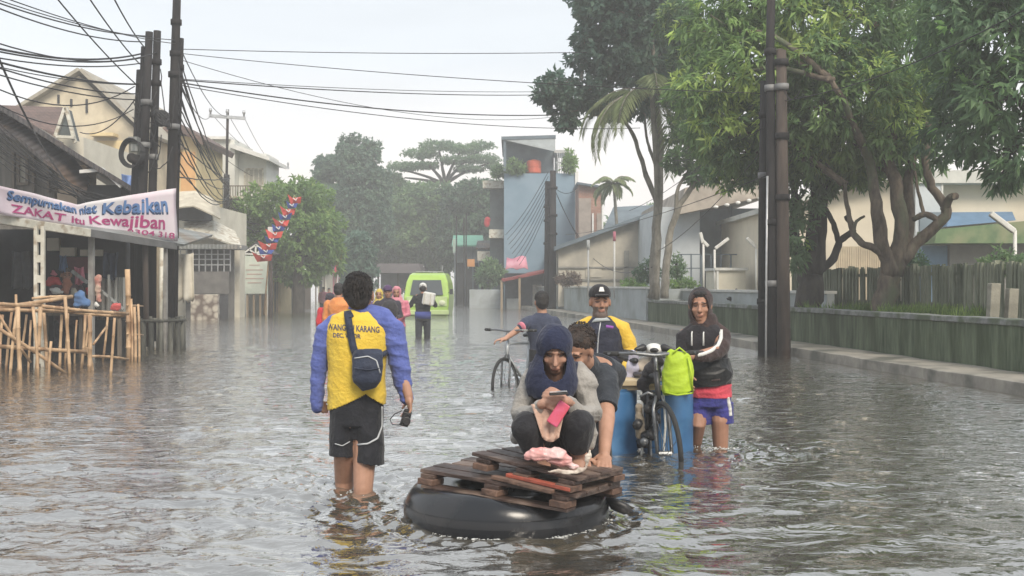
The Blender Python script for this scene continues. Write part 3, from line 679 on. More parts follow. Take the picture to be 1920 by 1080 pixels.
BRIGHT = [(.04, .07, .02), (.06, .10, .025), (.09, .135, .03)]
shrub('bright green clipped shrub above the pale wall left of the lamp post', 1278, 531, 34, 26, 9, BRIGHT, 1)
shrub('small pale green shrub above the pale wall behind the capped man', 1190, 531, 36, 22, 9, BRIGHT, 2)
shrub('dark reddish shrub at the wall end beside the middle poles', 1066, 522, 43, 24, 13, [(.05, .035, .03), (.07, .06, .04)], 3)
shrub('dark shrub at the foot of the bare grey trunk', 1214, 508, 33, 24, 22, DARK, 4)
shrub('leafy shrub between the leaning tree and the railing', 1268, 500, 32, 14, 24, FAR, 5)
shrub('dark green shrub on the fence right of the pale trunks', 1712, 492, 20.5, 22, 18, DARK, 6)
shrub('wild bush spilling over the fence near the lamp on the right', 1880, 490, 18.5, 34, 22, FAR, 7)
shrub('green plant in front of the blue building by the awning', 920, 512, 58, 24, 20, FAR, 8, leaf=(7, .3, .1), d=24)
# weeds and grass on the planter
def weeds():
    rs = np.random.RandomState(77); B = []
    for (px, w_, n, Y_) in ((1640, 46, 900, 19.3), (1745, 90, 2400, 17.5), (1500, 30, 200, 20.5), (1590, 60, 500, 19.8), (1840, 60, 500, 16.6)):
        for i in range(n):
            x = px + rs.normal() * w_ * .5; y_ = Y_ + rs.uniform(-.25, .3); X_ = (x - 960) / F_PX * y_
            X_ = max(X_, XK(y_) + 1.12); B.append((X_, y_, .64))
    B = np.array(B); n = len(B); d = rs.normal(size=(n, 3)) * .35; d[:, 2] = 1
    nr = rs.normal(size=(n, 3)); nr[:, 2] *= .2
    g = rs.rand(n, 1); col = np.array([.03, .055, .015]) * (1 - g) + np.array([.08, .115, .03]) * g
    r = thing('grass', None, None, (0, 0, 0)); 
    o = leaf_mesh('grass', B, d, nr, .08 + .22 * rs.rand(n) ** 2, np.full(n, .014), col, M_leaf, r); o.parent = None; bpy.data.objects.remove(r); o.name = 'grass'
    tag(o, 'tufts of light green grass and weeds growing behind the capstone', kind='stuff')
weeds()
# ------------------------------------------------------------------ left side of the street
M_cream = MAT('cream render', (.66, .58, .43), (.52, .45, .33), 1.4, rough=.85, bump=.15, c3=(.42, .37, .28), s3=.8)
M_creaml = MAT('pale cream render', (.72, .68, .57), (.60, .56, .46), 1.2, rough=.85, bump=.12)
M_orange = MAT('orange render', (.72, .44, .20), (.62, .36, .16), 2, rough=.85)
M_yellow = MAT('yellow render', (.74, .60, .34), (.64, .50, .27), 2, rough=.85)
M_tile = BRICKS('roof tiles', (.17, .11, .09), (.12, .08, .07), (.05, .04, .035), scale=4, bw=.5, rh=.5)
M_tin = CORR('rusty tin', (.085, .078, .08), (.045, .042, .044), 60, 0, .6, rust=(.14, .09, .06))
M_tinl = CORR('grey tin', (.30, .31, .30), (.20, .21, .20), 50, 0, .55, rust=(.22, .18, .14))
M_wood = MAT('old timber', (.20, .165, .13), (.11, .09, .07), 8, stretch=(1, 1, .12), rough=.85, bump=.5, bscale=30)
M_woodl = MAT('pale timber', (.42, .33, .22), (.28, .21, .14), 8, stretch=(1, 1, .15), rough=.8, bump=.4, bscale=30)
M_bamboo = MAT('new bamboo', (.62, .43, .26), (.40, .26, .15), 6, stretch=(1, 1, .5), rough=.55, bump=.25, bscale=30, c3=(.30, .18, .10), s3=5)
M_dark = MAT('dark shade and parts', (.055, .058, .062), (.03, .032, .035), 2, rough=.9)  # near-black: shade of openings and stall interior put in the colour, also dark parts
M_pole = MAT('tarred steel pole', (.036, .034, .035), (.016, .015, .016), 5, stretch=(1, 1, .2), rough=.85, bump=.3, spec=.15, c3=(.07, .05, .04), s3=1.5)
M_polebr = MAT('weathered brown pole', (.085, .066, .055), (.045, .035, .03), 6, stretch=(1, 1, .15), rough=.85, bump=.5, c3=(.12, .07, .05), s3=1.2)
M_wire = MAT('cable rubber', (.03, .03, .032), (.02, .02, .022), 5, rough=.6, bump=0)
M_metal = MAT('galvanised metal', (.5, .51, .52), (.38, .39, .40), 6, rough=.45, metal=.6)
M_creamp = MAT('cream paint', (.66, .64, .56), (.5, .48, .40), 5, rough=.6, c3=(.36, .30, .22), s3=6)
M_glass = MAT('window glass', (.10, .12, .13), (.07, .08, .09), 1, rough=.08, bump=0, spec=.8)
M_curtain = CLOTH('curtain', (.42, .40, .34))
M_red = MAT('red plastic', (.50, .05, .06), (.36, .035, .04), 3, rough=.5)
M_pink = CLOTH('pink cloth', (.60, .20, .26)); M_bluec = CLOTH('blue cloth', (.10, .19, .38)); M_whitec = CLOTH('white cloth', (.70, .70, .67))
M_brick = BRICKS('red brick', (.38, .19, .13), (.30, .15, .11), (.30, .26, .22), scale=3, bw=.6, rh=.22)

def pane(parent, x0, x1, z0, z1, y, frame=M_white, glass=M_glass, t=.06, mull=1, name='window', d=.08):
    """window facing the camera: frame standing proud of the wall at y, glass inside it, as part and sub-part"""
    m = MB(); w = x1 - x0
    m.box((x0, y - d, z0), (x0 + t, y - .002, z1)); m.box((x1 - t, y - d, z0), (x1, y - .002, z1))
    m.box((x0 + t, y - d, z1 - t), (x1 - t, y - .002, z1)); m.box((x0 + t, y - d, z0), (x1 - t, y - .002, z0 + t))
    for i in range(mull):
        xm = x0 + w * (i + 1) / (mull + 1); m.box((xm - t * .3, y - d + .01, z0 + t), (xm + t * .3, y - .002, z1 - t))
    f = m.build(name, frame, parent); m = MB(); m.box((x0 + t, y - .03, z0 + t), (x1 - t, y - .004, z1 - t)); m.build('pane', glass, f); return f
def PX(px, Y): return (px - 960) / F_PX * Y
def PZ(py, Y): return CAM_Z - (py - HOR) / F_PX * Y

# --- big cream gabled house
Y = 40
h = thing('gable_house', 'tall cream house with a plain pointed gable behind the brown tiled roof', 'house', (PX(150, Y), Y, -.4))
def f(m): m.prism([W(48, 200, Y), W(148, 142, Y), W(262, 250, Y), W(262, 640, Y), W(48, 640, Y)], (0, 9, 0))
part('wall', M_cream, h, f)
def f(m):
    a, b, c = W(30, 205, Y - .35), W(148, 132, Y - .35), W(275, 253, Y - .35)
    for p, q in ((a, b), (b, c)):
        n = (q - p).cross(Vector((0, 1, 0))).normalized(); n = -n if n.z < 0 else n
        m.prism([p, q, q + n * .12, p + n * .12], (0, 9.7, 0))
part('roof', MAT('weathered roof edge', (.40, .37, .30), (.30, .27, .22), 3), h, f)
for (x, y0, y1) in ((110, 178, 194), (134, 186, 200), (163, 186, 212)):
    def f(m): m.box((PX(x, Y) - .03, Y - .06, PZ(y1, Y)), (PX(x, Y) + .04, Y - .003, PZ(y0, Y)))
    part('vent_slot', M_dark, h, f)
def f(m): m.box((PX(178, Y), Y - .5, PZ(258, Y)), (PX(222, Y), Y - .003, PZ(252, Y))); m.box((PX(183, Y), Y - .05, PZ(330, Y)), (PX(232, Y), Y - .004, PZ(264, Y)))
part('shaded_recess', M_yellow, h, f)
def f(m): m.prism([W(183, 268, Y - .3), W(200, 280, Y - .3), W(198, 300, Y - .3), W(183, 292, Y - .3)], (0, .2, 0))
part('shutter', M_tinl, h, f)
# --- pale cream wing with orange and white wall, right of the tall poles
Y = 44
h = thing('orange_house', 'two storey house with an orange wall panel right of the tall poles', 'house', (PX(350, Y), Y, -.4))
def f(m): m.box((PX(262, Y), Y, -.4), (PX(368, Y), Y + 4, PZ(255, Y)))
part('wall', M_yellow, h, f)
def f(m): m.box((PX(340, Y), Y - .06, PZ(362, Y)), (PX(366, Y), Y - .003, PZ(285, Y)))
part('wall_panel', M_orange, h, f)
def f(m): m.prism([W(255, 262, Y - .5), W(330, 228, Y - .5), W(385, 262, Y - .5), W(380, 272, Y - .5), W(330, 242, Y - .5), W(258, 272, Y - .5)], (0, 4.6, 0))
part('roof', M_tile, h, f)
pane(h, PX(283, Y), PX(312, Y), PZ(345, Y), PZ(285, Y), Y, M_creamp)
# --- white flat-roofed house
Y = 50
h = thing('white_house', 'white two storey house with a flat overhanging roof slab and shaded windows', 'house', (PX(430, Y), Y, -.4))
def f(m): m.box((PX(368, Y), Y, -.4), (PX(440, Y), Y + 3.5, PZ(262, Y))); m.box((PX(440, Y), Y + .8, -.4), (PX(492, Y), Y + 3.5, PZ(284, Y)))
part('wall', MAT('white render', (.68, .68, .63), (.58, .58, .54), 1.2, rough=.85), h, f)
def f(m):
    m.prism([W(432, 268, Y - .2), W(505, 294, Y - .2), W(505, 301, Y - .2), W(432, 277, Y - .2)], (0, 3.8, 0)); m.box((PX(362, Y), Y - .25, PZ(262, Y)), (PX(433, Y), Y + 3.6, PZ(257, Y)))
part('roof', M_white, h, f)
pane(h, PX(450, Y), PX(487, Y), PZ(352, Y), PZ(312, Y), Y + .8, M_creamp, M_curtain, mull=3)
def f(m): m.box((PX(366, Y), Y - 1.2, PZ(376, Y)), (PX(500, Y), Y, PZ(371, Y)))
part('balcony', M_creamp, h, f)
def f(m):
    for i in range(16): x = PX(430 + i * 4.6, Y); m.box((x, Y - 1.2, PZ(371, Y)), (x + .03, Y - 1.17, PZ(354, Y)))
    m.box((PX(430, Y), Y - 1.21, PZ(354, Y)), (PX(500, Y), Y - 1.16, PZ(352, Y)))
part('railing', M_wood, h, f)
# --- low house with sagging awnings between
Y = 40
h = thing('awning_house', 'shabby low house with sagging beige awnings and a railed dark yard front', 'house', (PX(400, Y), Y, -.4))
def f(m): m.box((PX(330, Y), Y, -.4), (PX(400, Y), Y + 5, PZ(385, Y))); m.box((PX(400, Y) + .003, Y + .1, -.4), (PX(448, Y), Y + .9, PZ(446, Y)))
part('wall', M_creaml, h, f)
def f(m):
    rows = [[W(330, 362, Y), W(365, 360, Y), W(395, 372, Y), W(410, 385, Y)], [W(326, 392, Y - 1.6), W(362, 388, Y - 1.8), (W(398, 404, Y - 1.8)), W(412, 412, Y - 1.6)]]
    m.sheet(rows, .05)
part('awning', MAT('beige awning', (.62, .57, .46), (.48, .43, .34), 3, rough=.8), h, f)
def f(m):
    rows = [[W(345, 420, Y - .1), W(400, 416, Y - .1), W(440, 436, Y - .1)], [W(345, 440, Y - 1.6), W(400, 448, Y - 1.9), W(452, 466, Y - 1.6)]]; m.sheet(rows, .06)
part('lower_awning', M_creamp, h, f)
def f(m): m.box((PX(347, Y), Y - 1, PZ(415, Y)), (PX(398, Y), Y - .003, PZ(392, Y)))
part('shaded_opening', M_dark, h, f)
def f(m):
    m.box((PX(340, Y), Y - 2.0, PZ(470, Y)), (PX(470, Y), Y - .5, PZ(462, Y)))
part('porch_roof', M_tinl, h, f)
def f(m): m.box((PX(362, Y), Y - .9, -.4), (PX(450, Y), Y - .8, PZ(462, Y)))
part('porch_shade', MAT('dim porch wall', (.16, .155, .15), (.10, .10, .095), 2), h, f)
def f(m):
    for y in (478, 487, 497): m.box((PX(358, Y), Y - 1.5, PZ(y + 2, Y)), (PX(452, Y), Y - 1.45, PZ(y, Y)))
    for i in range(9): x = PX(360 + i * 11.3, Y); m.box((x, Y - 1.49, PZ(510, Y)), (x + .04, Y - 1.46, PZ(470, Y)))
part('railing', M_metal, h, f)
def f(m): m.box((PX(356, Y), Y - 1.62, PZ(550, Y)), (PX(450, Y), Y - 1.5, PZ(510, Y)))
part('parapet', MAT('grey parapet', (.19, .18, .17), (.13, .125, .12), 3), h, f)
def f(m): m.box((PX(410, Y), Y - 1.66, -.4), (PX(448, Y), Y - 1.55, PZ(552, Y)))
part('gate', MAT('dark gate', (.06, .062, .068), (.04, .04, .045), 3), h, f)
Y = 37
m, nt, b = new_mat('patterned stone'); N, L = nt.nodes, nt.links
vo = N.new('ShaderNodeTexVoronoi'); vo.inputs['Scale'].default_value = 5; tcn = N.new('ShaderNodeTexCoord'); L.new(tcn.outputs['Object'], vo.inputs[0])
rr = N.new('ShaderNodeValToRGB'); rr.color_ramp.elements[0].color = (.55, .50, .42, 1); rr.color_ramp.elements[1].color = (.16, .12, .10, 1); rr.color_ramp.elements[0].position = .35; rr.color_ramp.elements[1].position = .7
L.new(vo.outputs['Distance'], rr.inputs[0]); L.new(rr.outputs[0], b.inputs['Base Color']); M_pattern = m
mb = MB(); mb.box((PX(357, Y), Y, -.4), (PX(408, Y), Y + .25, PZ(552, Y)))
o = mb.build('garden_wall', M_pattern, loc=(PX(380, Y), Y, -.4), bevel=.02); tag(o, 'low pale wall faced with patterned stone left of the dark gate', 'wall')
# hanging beige cloth sheet by the poles
def drape(name, label, cat, px0, px1, py0, py1, Y, mat, parent=None, amp=.05, n=14, k=9, seed=2, group=None, thick=.008, ragged=4):
    rs = random.Random(seed); rows = []
    for j in range(k + 1):
        row = []
        for i in range(n + 1):
            t, s = i / n, j / k; rag = (rs.uniform(-1, 1) * ragged if j == k else 0)
            p = W(px0 + (px1 - px0) * t, py0 + (py1 - py0) * s + rag + 3 * math.sin(t * 3.1), Y)
            p.y += amp * math.sin(t * 13 + seed) * (.4 + s) + amp * .6 * math.sin(t * 5 + s * 3 + seed * 2); row.append(p)
        rows.append(row)
    mb = MB(); mb.sheet(rows, thick); o = mb.build(name, mat, parent, True, loc=None if parent else tuple(W((px0 + px1) / 2, py1, Y)))
    if parent is None: tag(o, label, cat, group)
    return o
drape('hanging_tarpaulin', 'beige cloth sheet hanging right of the pole bases above the water', 'tarpaulin', 326, 364, 474, 562, 21.9, MAT('beige tarpaulin', (.74, .70, .60), (.62, .58, .49), 4, rough=.8), seed=3)
# small green-white notice board on legs
Y = 42
h = thing('notice_board', 'faded white and green notice board on wooden legs beside the streamer pole', 'sign', (PX(478, Y), Y, -.4))
def f(m): m.box((PX(453, Y), Y - .06, PZ(551, Y)), (PX(503, Y), Y, PZ(480, Y)))
part('board', MAT('faded board', (.62, .66, .58), (.50, .56, .50), 2, rough=.7, c3=(.42, .52, .44), s3=.7), h, f, bevel=.01)
def f(m):
    for (y, w) in ((496, 20), (505, 32), (513, 28), (521, 34), (529, 26)): m.box((PX(478 - w / 2, Y), Y - .068, PZ(y + 2.2, Y)), (PX(478 + w / 2, Y), Y - .062, PZ(y, Y)))
part('faded_lines', MAT('faded print', (.50, .34, .30), (.44, .40, .36), 3), h, f)
for x in (462, 474, 486, 497):
    def f(m): m.box((PX(x, Y), Y + .002, -.4), (PX(x + 3.2, Y), Y + .08, PZ(549, Y)))
    part('leg', M_woodl, h, f)
# little gable truss shelter above the board
Y = 43.5
h = thing('truss_shelter', 'small shelter with an open white triangular truss behind the notice board', 'shelter', (PX(480, Y), Y, -.4))
def f(m):
    a, b_, c = W(455, 476, Y), W(480, 459, Y), W(503, 477, Y)
    for p, q in ((a, b_), (b_, c), (a, c), (b_, (a + c) / 2), ((a + b_) / 2, (a + c) / 2), ((c + b_) / 2, (a + c) / 2)): m.bar(p, q, .06, .06, up=(0, 1, 0))
part('truss', M_white, h, f)
def f(m):
    for p, q in ((W(450, 476, Y + .1), W(480, 455, Y + .1)), (W(480, 455, Y + .1), W(508, 476, Y + .1))): m.bar(p + Vector((0, .8, 0)), q + Vector((0, .8, 0)), 1.6, .05, up=(0, 0, 1))
part('roof', M_tin, h, f)
def f(m):
    for x in (457, 500): m.box((PX(x, Y), Y + .1, -.4), (PX(x + 2, Y), Y + .16, PZ(474, Y)))
part('post', M_white, h, f)
# far kiosks left of centre
for (lab, x0, x1, yt, Y, mt, rf) in (('pale yellow narrow kiosk wall right of the streamer pole', 512, 526, 478, 50, M_yellow, M_tin),
        ('weathered wooden stall with a little pale roof beyond the yellow kiosk', 530, 566, 505, 56, M_wood, M_creamp),
        ('tiny pink walled shop far down the left kerb', 596, 612, 505, 70, M_creaml, M_tin), ('small red fronted shop at the far left end', 612, 632, 500, 74, M_pink, M_tin)):
    h = thing('street_kiosk', lab, 'kiosk', (PX((x0 + x1) / 2, Y), Y, -.4))
    def f(m): m.box((PX(x0, Y), Y, -.4), (PX(x1, Y), Y + 2.5, PZ(yt, Y)))
    part('wall', mt, h, f)
    def f(m): m.prism([(PX(x0 - 5, Y), Y - .8, PZ(yt + 7, Y)), (PX(x1 + 6, Y), Y - .8, PZ(yt + 9, Y)), (PX(x1 + 4, Y), Y + 2.6, PZ(yt - 5, Y)), (PX(x0 - 3, Y), Y + 2.6, PZ(yt - 5, Y))], (0, 0, .08))
    part('roof', rf, h, f)
    def f(m): m.box((PX(x0 + 3, Y), Y - .05, -.3), (PX((x0 + x1) / 2, Y), Y - .003, PZ(yt + 22, Y)))
    part('door', M_dark, h, f)
    for xx in (x0, x1):
        def f(m): m.box((PX(xx, Y) - .04, Y - .78, -.4), (PX(xx, Y) + .04, Y - .70, PZ(yt + 9, Y)))
        part('post', M_wood, h, f)
Y = 64
h = thing('gate_shelter', 'wide low brown roofed shelter across the far end of the street', 'shelter', (PX(745, Y), Y, -.4))
def f(m): m.prism([W(702, 512, Y - 1), W(708, 494, Y), W(785, 494, Y), W(792, 512, Y - 1)], (0, 3, 0))
part('roof', MAT('brown roof', (.10, .085, .085), (.075, .065, .065), 2), h, f)
def f(m): m.box((PX(706, Y), Y + 2, -.4), (PX(790, Y), Y + 2.2, PZ(512, Y)))
part('back_wall', MAT('grey back', (.32, .32, .32), (.24, .24, .24), 2), h, f)
for x in (708, 745, 786):
    def f(m): m.box((PX(x, Y), Y - .1, -.4), (PX(x + 3, Y), Y, PZ(510, Y)))
    part('post', M_wood, h, f)

# --- old two-storey timber house with the great dark eaves
Y = 24
h = thing('timber_house', 'old timber house with a dark rusty sloping roof and curtained window behind the banner', 'house', (PX(90, Y), Y, -.4))
def f(m): m.prism([W(-120, 150, Y + .2), W(60, 236, Y + .2), W(102, 262, Y + .2), W(102, 620, Y + .2), W(-120, 620, Y + .2)], (0, .5, 0))
part('wall', MAT('plank wall', (.22, .20, .17), (.10, .095, .085), 5, stretch=(1, 1, .1), rough=.9, bump=.6, bscale=24), h, f)
def f(m): m.box((PX(102, Y), Y + .15, -.4), (PX(158, Y), Y + .7, PZ(308, Y)))
part('cream_wall', MAT('peach render', (.66, .52, .38), (.52, .42, .32), 2), h, f)
def f(m):
    # roof sheet: ridge high at the left, falling right toward the poles
    rows = [[W(-60, 160, Y - 1.2), W(60, 232, Y - 1.2), W(150, 290, Y - 1.2), W(252, 352, Y - 1.2)], [W(-60, 190, Y + 5), W(60, 250, Y + 5), W(150, 306, Y + 5), W(245, 368, Y + 5)]]
    m.sheet(rows, .10)
part('roof', M_tin, h, f)
def f(m):
    rows = [[W(-60, 215, Y - 1.3), W(40, 262, Y - 1.3), W(120, 330, Y - 1.3), W(158, 372, Y - 1.3)], [W(-60, 170, Y - .2), W(60, 232, Y - .2), W(130, 285, Y - .2), W(170, 335, Y - .2)]]
    m.sheet(rows, .06)
part('lower_eave', M_tin, h, f)
def f(m):
    for p, q in ((W(150, 322, Y - 1.1), W(196, 318, Y - 1.1)), (W(190, 316, Y - 1.15), W(228, 350, Y - 1.15))): m.bar(p, q, .07, .07)
part('eave_rafter', M_white, h, f)
def f(m): m.box((PX(158, Y), Y - .4, -.4), (PX(240, Y), Y + .6, PZ(350, Y)))
part('side_wall', M_dark, h, f)
pane(h, PX(26, Y), PX(48, Y), PZ(346, Y), PZ(290, Y), Y + .2, M_wood, M_curtain, mull=0)
def f(m):
    for x in (18, 56, 84, 100): m.box((PX(x, Y), Y + .1, PZ(360, Y)), (PX(x + 4, Y), Y + .197, PZ(285, Y)))
part('post', M_wood, h, f)
Y = 31
h = thing('tiled_house', 'brown tiled hip roof with a small dark gable in front of the cream house', 'house', (PX(80, Y), Y, -.4))
def f(m): m.box((PX(-40, Y), Y + .8, -.4), (PX(136, Y), Y + 5, PZ(250, Y)))
part('wall', M_creaml, h, f)
def f(m): m.prism([W(-60, 262, Y), W(-60, 195, Y + 2.5), W(118, 201, Y + 2.5), W(106, 250, Y), W(100, 264, Y)], (0, 0, -.12))
part('roof', M_tile, h, f)
def f(m): m.prism([W(108, 254, Y - .05), W(124, 204, Y - .05), W(139, 262, Y - .05)], (0, .4, 0))
part('gable', MAT('slate green', (.10, .12, .12), (.07, .08, .08), 3), h, f)
def f(m):
    m.bar(W(104, 256, Y - .12), W(122, 203, Y - .12), .10, .09); m.bar(W(124, 201, Y - .12), W(141, 268, Y - .12), .10, .09); m.bar(W(106, 256, Y - .2), W(140, 258, Y - .2), .12, .08)
part('barge_board', M_creamp, h, f)
# blue tarp scrap on the roof end
drape('blue_tarpaulin', 'scrap of blue tarpaulin at the roof end beside the poles', 'tarpaulin', 228, 262, 326, 346, 24.8, MAT('blue tarp', (.16, .26, .52), (.12, .2, .42), 4, rough=.5), seed=6, ragged=2)

# --- the open stall in the water
Ys = 17.0
stall = thing('market_stall', 'open flooded market stall with a grey tin roof and white steel frame behind the bamboo', 'stall', (PX(110, Ys), Ys, -.4))
def f(m):
    # roof: front eave from (0,410) near to (330,458) far
    A, B, C_ = W(-60, 398, 14.8), W(170, 432, 17.2), W(345, 458, 21.0)
    rows = [[A, B, C_], [A + Vector((-2.4, 2.6, .55)), B + Vector((-1.2, 3.6, .5)), C_ + Vector((-.4, 3.5, .35))]]
    m.sheet(rows, .05)
part('roof', M_tinl, stall, f)
def f(m): m.bar(W(-60, 402, 14.78), W(168, 437, 17.15), .06, .13)
part('fascia_beam', M_creamp, stall, f, bevel=.01)
def f(m): m.bar(W(168, 437, 17.2), W(330, 462, 20.6), .05, .12)
part('rear_fascia', MAT('grey fascia', (.17, .17, .17), (.12, .12, .12), 3), stall, f)
def f(m):
    Yp = 15.6
    for x in (63, 76): m.box((PX(x, Yp) , Yp, -.45), (PX(x + 6.5, Yp), Yp + .05, PZ(424, Yp)))
    for i in range(7):
        y = 440 + i * 38; m.box((PX(69, Yp), Yp + .004, PZ(y + 14, Yp)), (PX(77, Yp), Yp + .046, PZ(y, Yp)))
part('lattice_post', M_creamp, stall, f)
def f(m):
    for (x, Yq, w_, yt) in ((165, 17.6, 9, 440), (306, 20.2, 6, 462)): m.box((PX(x, Yq), Yq, -.45), (PX(x + w_, Yq), Yq + .09, PZ(yt, Yq)))
part('post', MAT('grey post', (.36, .35, .33), (.24, .23, .22), 5), stall, f)
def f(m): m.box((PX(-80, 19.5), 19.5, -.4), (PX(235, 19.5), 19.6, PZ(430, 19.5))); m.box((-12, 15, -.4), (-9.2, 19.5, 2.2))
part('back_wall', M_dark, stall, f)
def f(m):
    for (x0, x1, y0, y1, Yq) in ((88, 110, 446, 470, 19.3), (112, 140, 464, 480, 19.3), (150, 190, 468, 480, 19.2)):
        m.box((PX(x0, Yq), Yq, PZ(y1, Yq)), (PX(x1, Yq), Yq + .1, PZ(y0, Yq)))
part('light_panel', M_creaml, stall, f)
def f(m): m.box((PX(118, 19.1), 19.1, PZ(512, 19.1)), (PX(165, 19.1), 19.3, PZ(482, 19.1)))
part('maroon_screen', MAT('maroon', (.16, .05, .06), (.10, .035, .04), 3), stall, f)
def f(m):
    Yq = 18.5; m.box((PX(80, Yq), Yq, PZ(592, Yq)), (PX(235, Yq), Yq + .7, PZ(586, Yq)))
part('counter', M_wood, stall, f)
for x in (84, 150, 222):
    def f(m): m.box((PX(x, 18.6), 18.55, -.45), (PX(x + 6, 18.6), 18.62, PZ(593, 18.6)))
    part('counter_leg', M_wood, stall, f)
def f(m):
    m.bar(W(135, 508, 18), W(164, 530, 18), .05, .05); m.bar(W(190, 545, 17.8), W(232, 580, 17.8), .035, .035); m.bar(W(204, 515, 17.8), W(206, 585, 17.8), .03, .03)
    for i in range(7): m.bar(W(186 + i * 8, 520, 19), W(186 + i * 8, 600, 19), .05, .05, up=(0, 1, 0))
part('shelf_strut', M_tinl, stall, f)
# goods on the stall
def lumpy(name, label, cat, pieces, Y, mat, voxel=.02, group=None, amp=.022, seed=1, fx=(16, 16, 16)):
    """soft goods: pieces = (px, py, rx px, rz px[, dy])"""
    c = W(pieces[0][0], pieces[0][1], Y); t = thing(name, label, cat, (c.x, c.y, c.z - .1), group=group); mb = MB(); s = S(Y)
    for p in pieces: mb.ell(W(p[0], p[1], Y + (p[4] if len(p) > 4 else 0)), (p[2] / s, min(p[2], p[3]) / s * .8, p[3] / s))
    o = blob(mb, voxel, 2, wrinkle(amp, fx, seed), mat=mat, parent=t); o.name = cat.replace(' ', '_') + '_body'; return t
def goods(name, label, cat, pieces, Y, mat, **kw):
    t = lumpy(name, label, cat, pieces, Y, mat, **kw); ch = [x for x in COL.objects if x.parent == t][0]
    me = ch.data; o = link(name, me); o.location = t.location
    for k_ in ('label', 'category', 'group'):
        if k_ in t: o[k_] = t[k_]
    bpy.data.objects.remove(ch); n_ = t.name; bpy.data.objects.remove(t); o.name = n_; return o
goods('red_bundle', 'crimson plastic bundle on a stool left of the figure in the stall', 'bundle', [(100, 526, 13, 9), (92, 530, 8, 7), (110, 530, 7, 6)], 18, M_red)
goods('orange_bag', 'orange brown cloth bag beside the crimson bundle', 'bag', [(126, 532, 9, 13), (122, 545, 8, 8)], 18, CLOTH('rust cloth', (.42, .18, .12)))
goods('blue_bag', 'blue sack slumped on the stall edge above the bamboo rail', 'sack', [(150, 560, 12, 17), (162, 568, 10, 9), (145, 572, 9, 8)], 17.4, M_bluec)
goods('striped_bag', 'upright pale brown sack with a red patch next to the grey post', 'sack', [(184, 525, 8, 12), (184, 545, 7, 14), (185, 562, 6, 8)], 17.7, CLOTH('tan sack', (.50, .38, .30), (.45, .15, .13), scale=3))
goods('red_basin', 'round red plastic basin on the bamboo rail end', 'basin', [(218, 575, 11, 8), (214, 578, 9, 6)], 17.0, MAT('red basin', (.62, .13, .12), (.5, .1, .1), 3, rough=.4))
goods('white_bag', 'small white plastic bag hanging under the brown sack', 'bag', [(181, 572, 5, 8)], 17.2, M_whitec)
# --- bamboo barrier
bf = thing('bamboo_barrier', 'rough barrier of pale orange bamboo poles standing in the water by the stall', 'barrier', (PX(110, 15), 15, -.45))
rb = random.Random(4)
def bam(px0, py0, Y0, px1, py1, Y1, r=.022, bend=0):
    p, q = W(px0, py0, Y0), W(px1, py1, Y1); n = max(5, int((q - p).length / .28)); pts, rr = [], []
    s = (q - p).cross(Vector((0, 1, 0))).normalized()
    for i in range(n):
        c = p.lerp(q, i / (n - 1)) + s * bend * math.sin(math.pi * i / (n - 1))
        d = (q - p).normalized()
        if 0 < i < n - 1: pts += [c - d * .012, c, c + d * .012]; rr += [r, r * 1.22, r]
        else: pts.append(c); rr.append(r)
    m = MB(); m.tube(pts, rr, 7); m.build('pole', M_bamboo, bf, True)
for (x0, y0, x1, y1, Y0, Y1, r) in ((-30, 580, 135, 556, 14.4, 15.6, .028), (-20, 568, 80, 572, 14.2, 15.2, .028), (-20, 580, 170, 584, 14.25, 16, .026), (80, 574, 240, 588, 15, 16.6, .026), (120, 583, 232, 592, 15.8, 16.6, .024),
        (-20, 648, 168, 660, 14.2, 15.4, .028), (165, 668, 240, 674, 15.3, 16.2, .02), (-20, 605, 125, 702, 14.0, 14.7, .024), (60, 560, 130, 556, 15.5, 15.8, .02),
        (-5, 585, 58, 680, 14.3, 14.5, .018), (175, 646, 200, 612, 15.6, 16.2, .016)):
    bam(x0, y0, Y0, x1, y1, Y1, r, rb.uniform(-.02, .02))
for i, (xt, yt, xb, yb, r) in enumerate(((22, 585, 10, 705, .018), (32, 580, 18, 715, .02), (30, 552, 38, 700, .018), (34, 575, 40, 720, .026), (50, 590, 28, 705, .016), (62, 575, 72, 716, .020), (76, 575, 66, 708, .026), (81, 575, 88, 700, .024), (96, 640, 92, 712, .018),
        (116, 590, 112, 700, .02), (122, 556, 132, 712, .022), (128, 575, 120, 690, .018), (160, 590, 150, 700, .02), (168, 590, 166, 706, .028), (172, 590, 160, 655, .018), (165, 650, 176, 704, .026), (202, 594, 192, 672, .018), (215, 596, 206, 716, .018), (144, 600, 140, 690, .014), (58, 600, 52, 705, .015), (5, 590, 0, 700, .02), (-12, 580, -14, 715, .024))):
    Yb = F_PX * (CAM_Z + .1) / max(yb - HOR, 60) * .98; Yb = min(max(Yb, 14.0), 17.0); bam(xt, yt, Yb, xb, yb + 12, Yb, r, rb.uniform(-.02, .02))
for (x, yt, r) in ((239, 505, .04), (246, 560, .018), (252, 575, .022), (259, 570, .018)):
    bam(x, yt, 16.8, x + 2, 700, 16.8, r, .01)
for y in (572, 626): bam(238, y, 16.7, 268, y + 2, 17.6, .014)
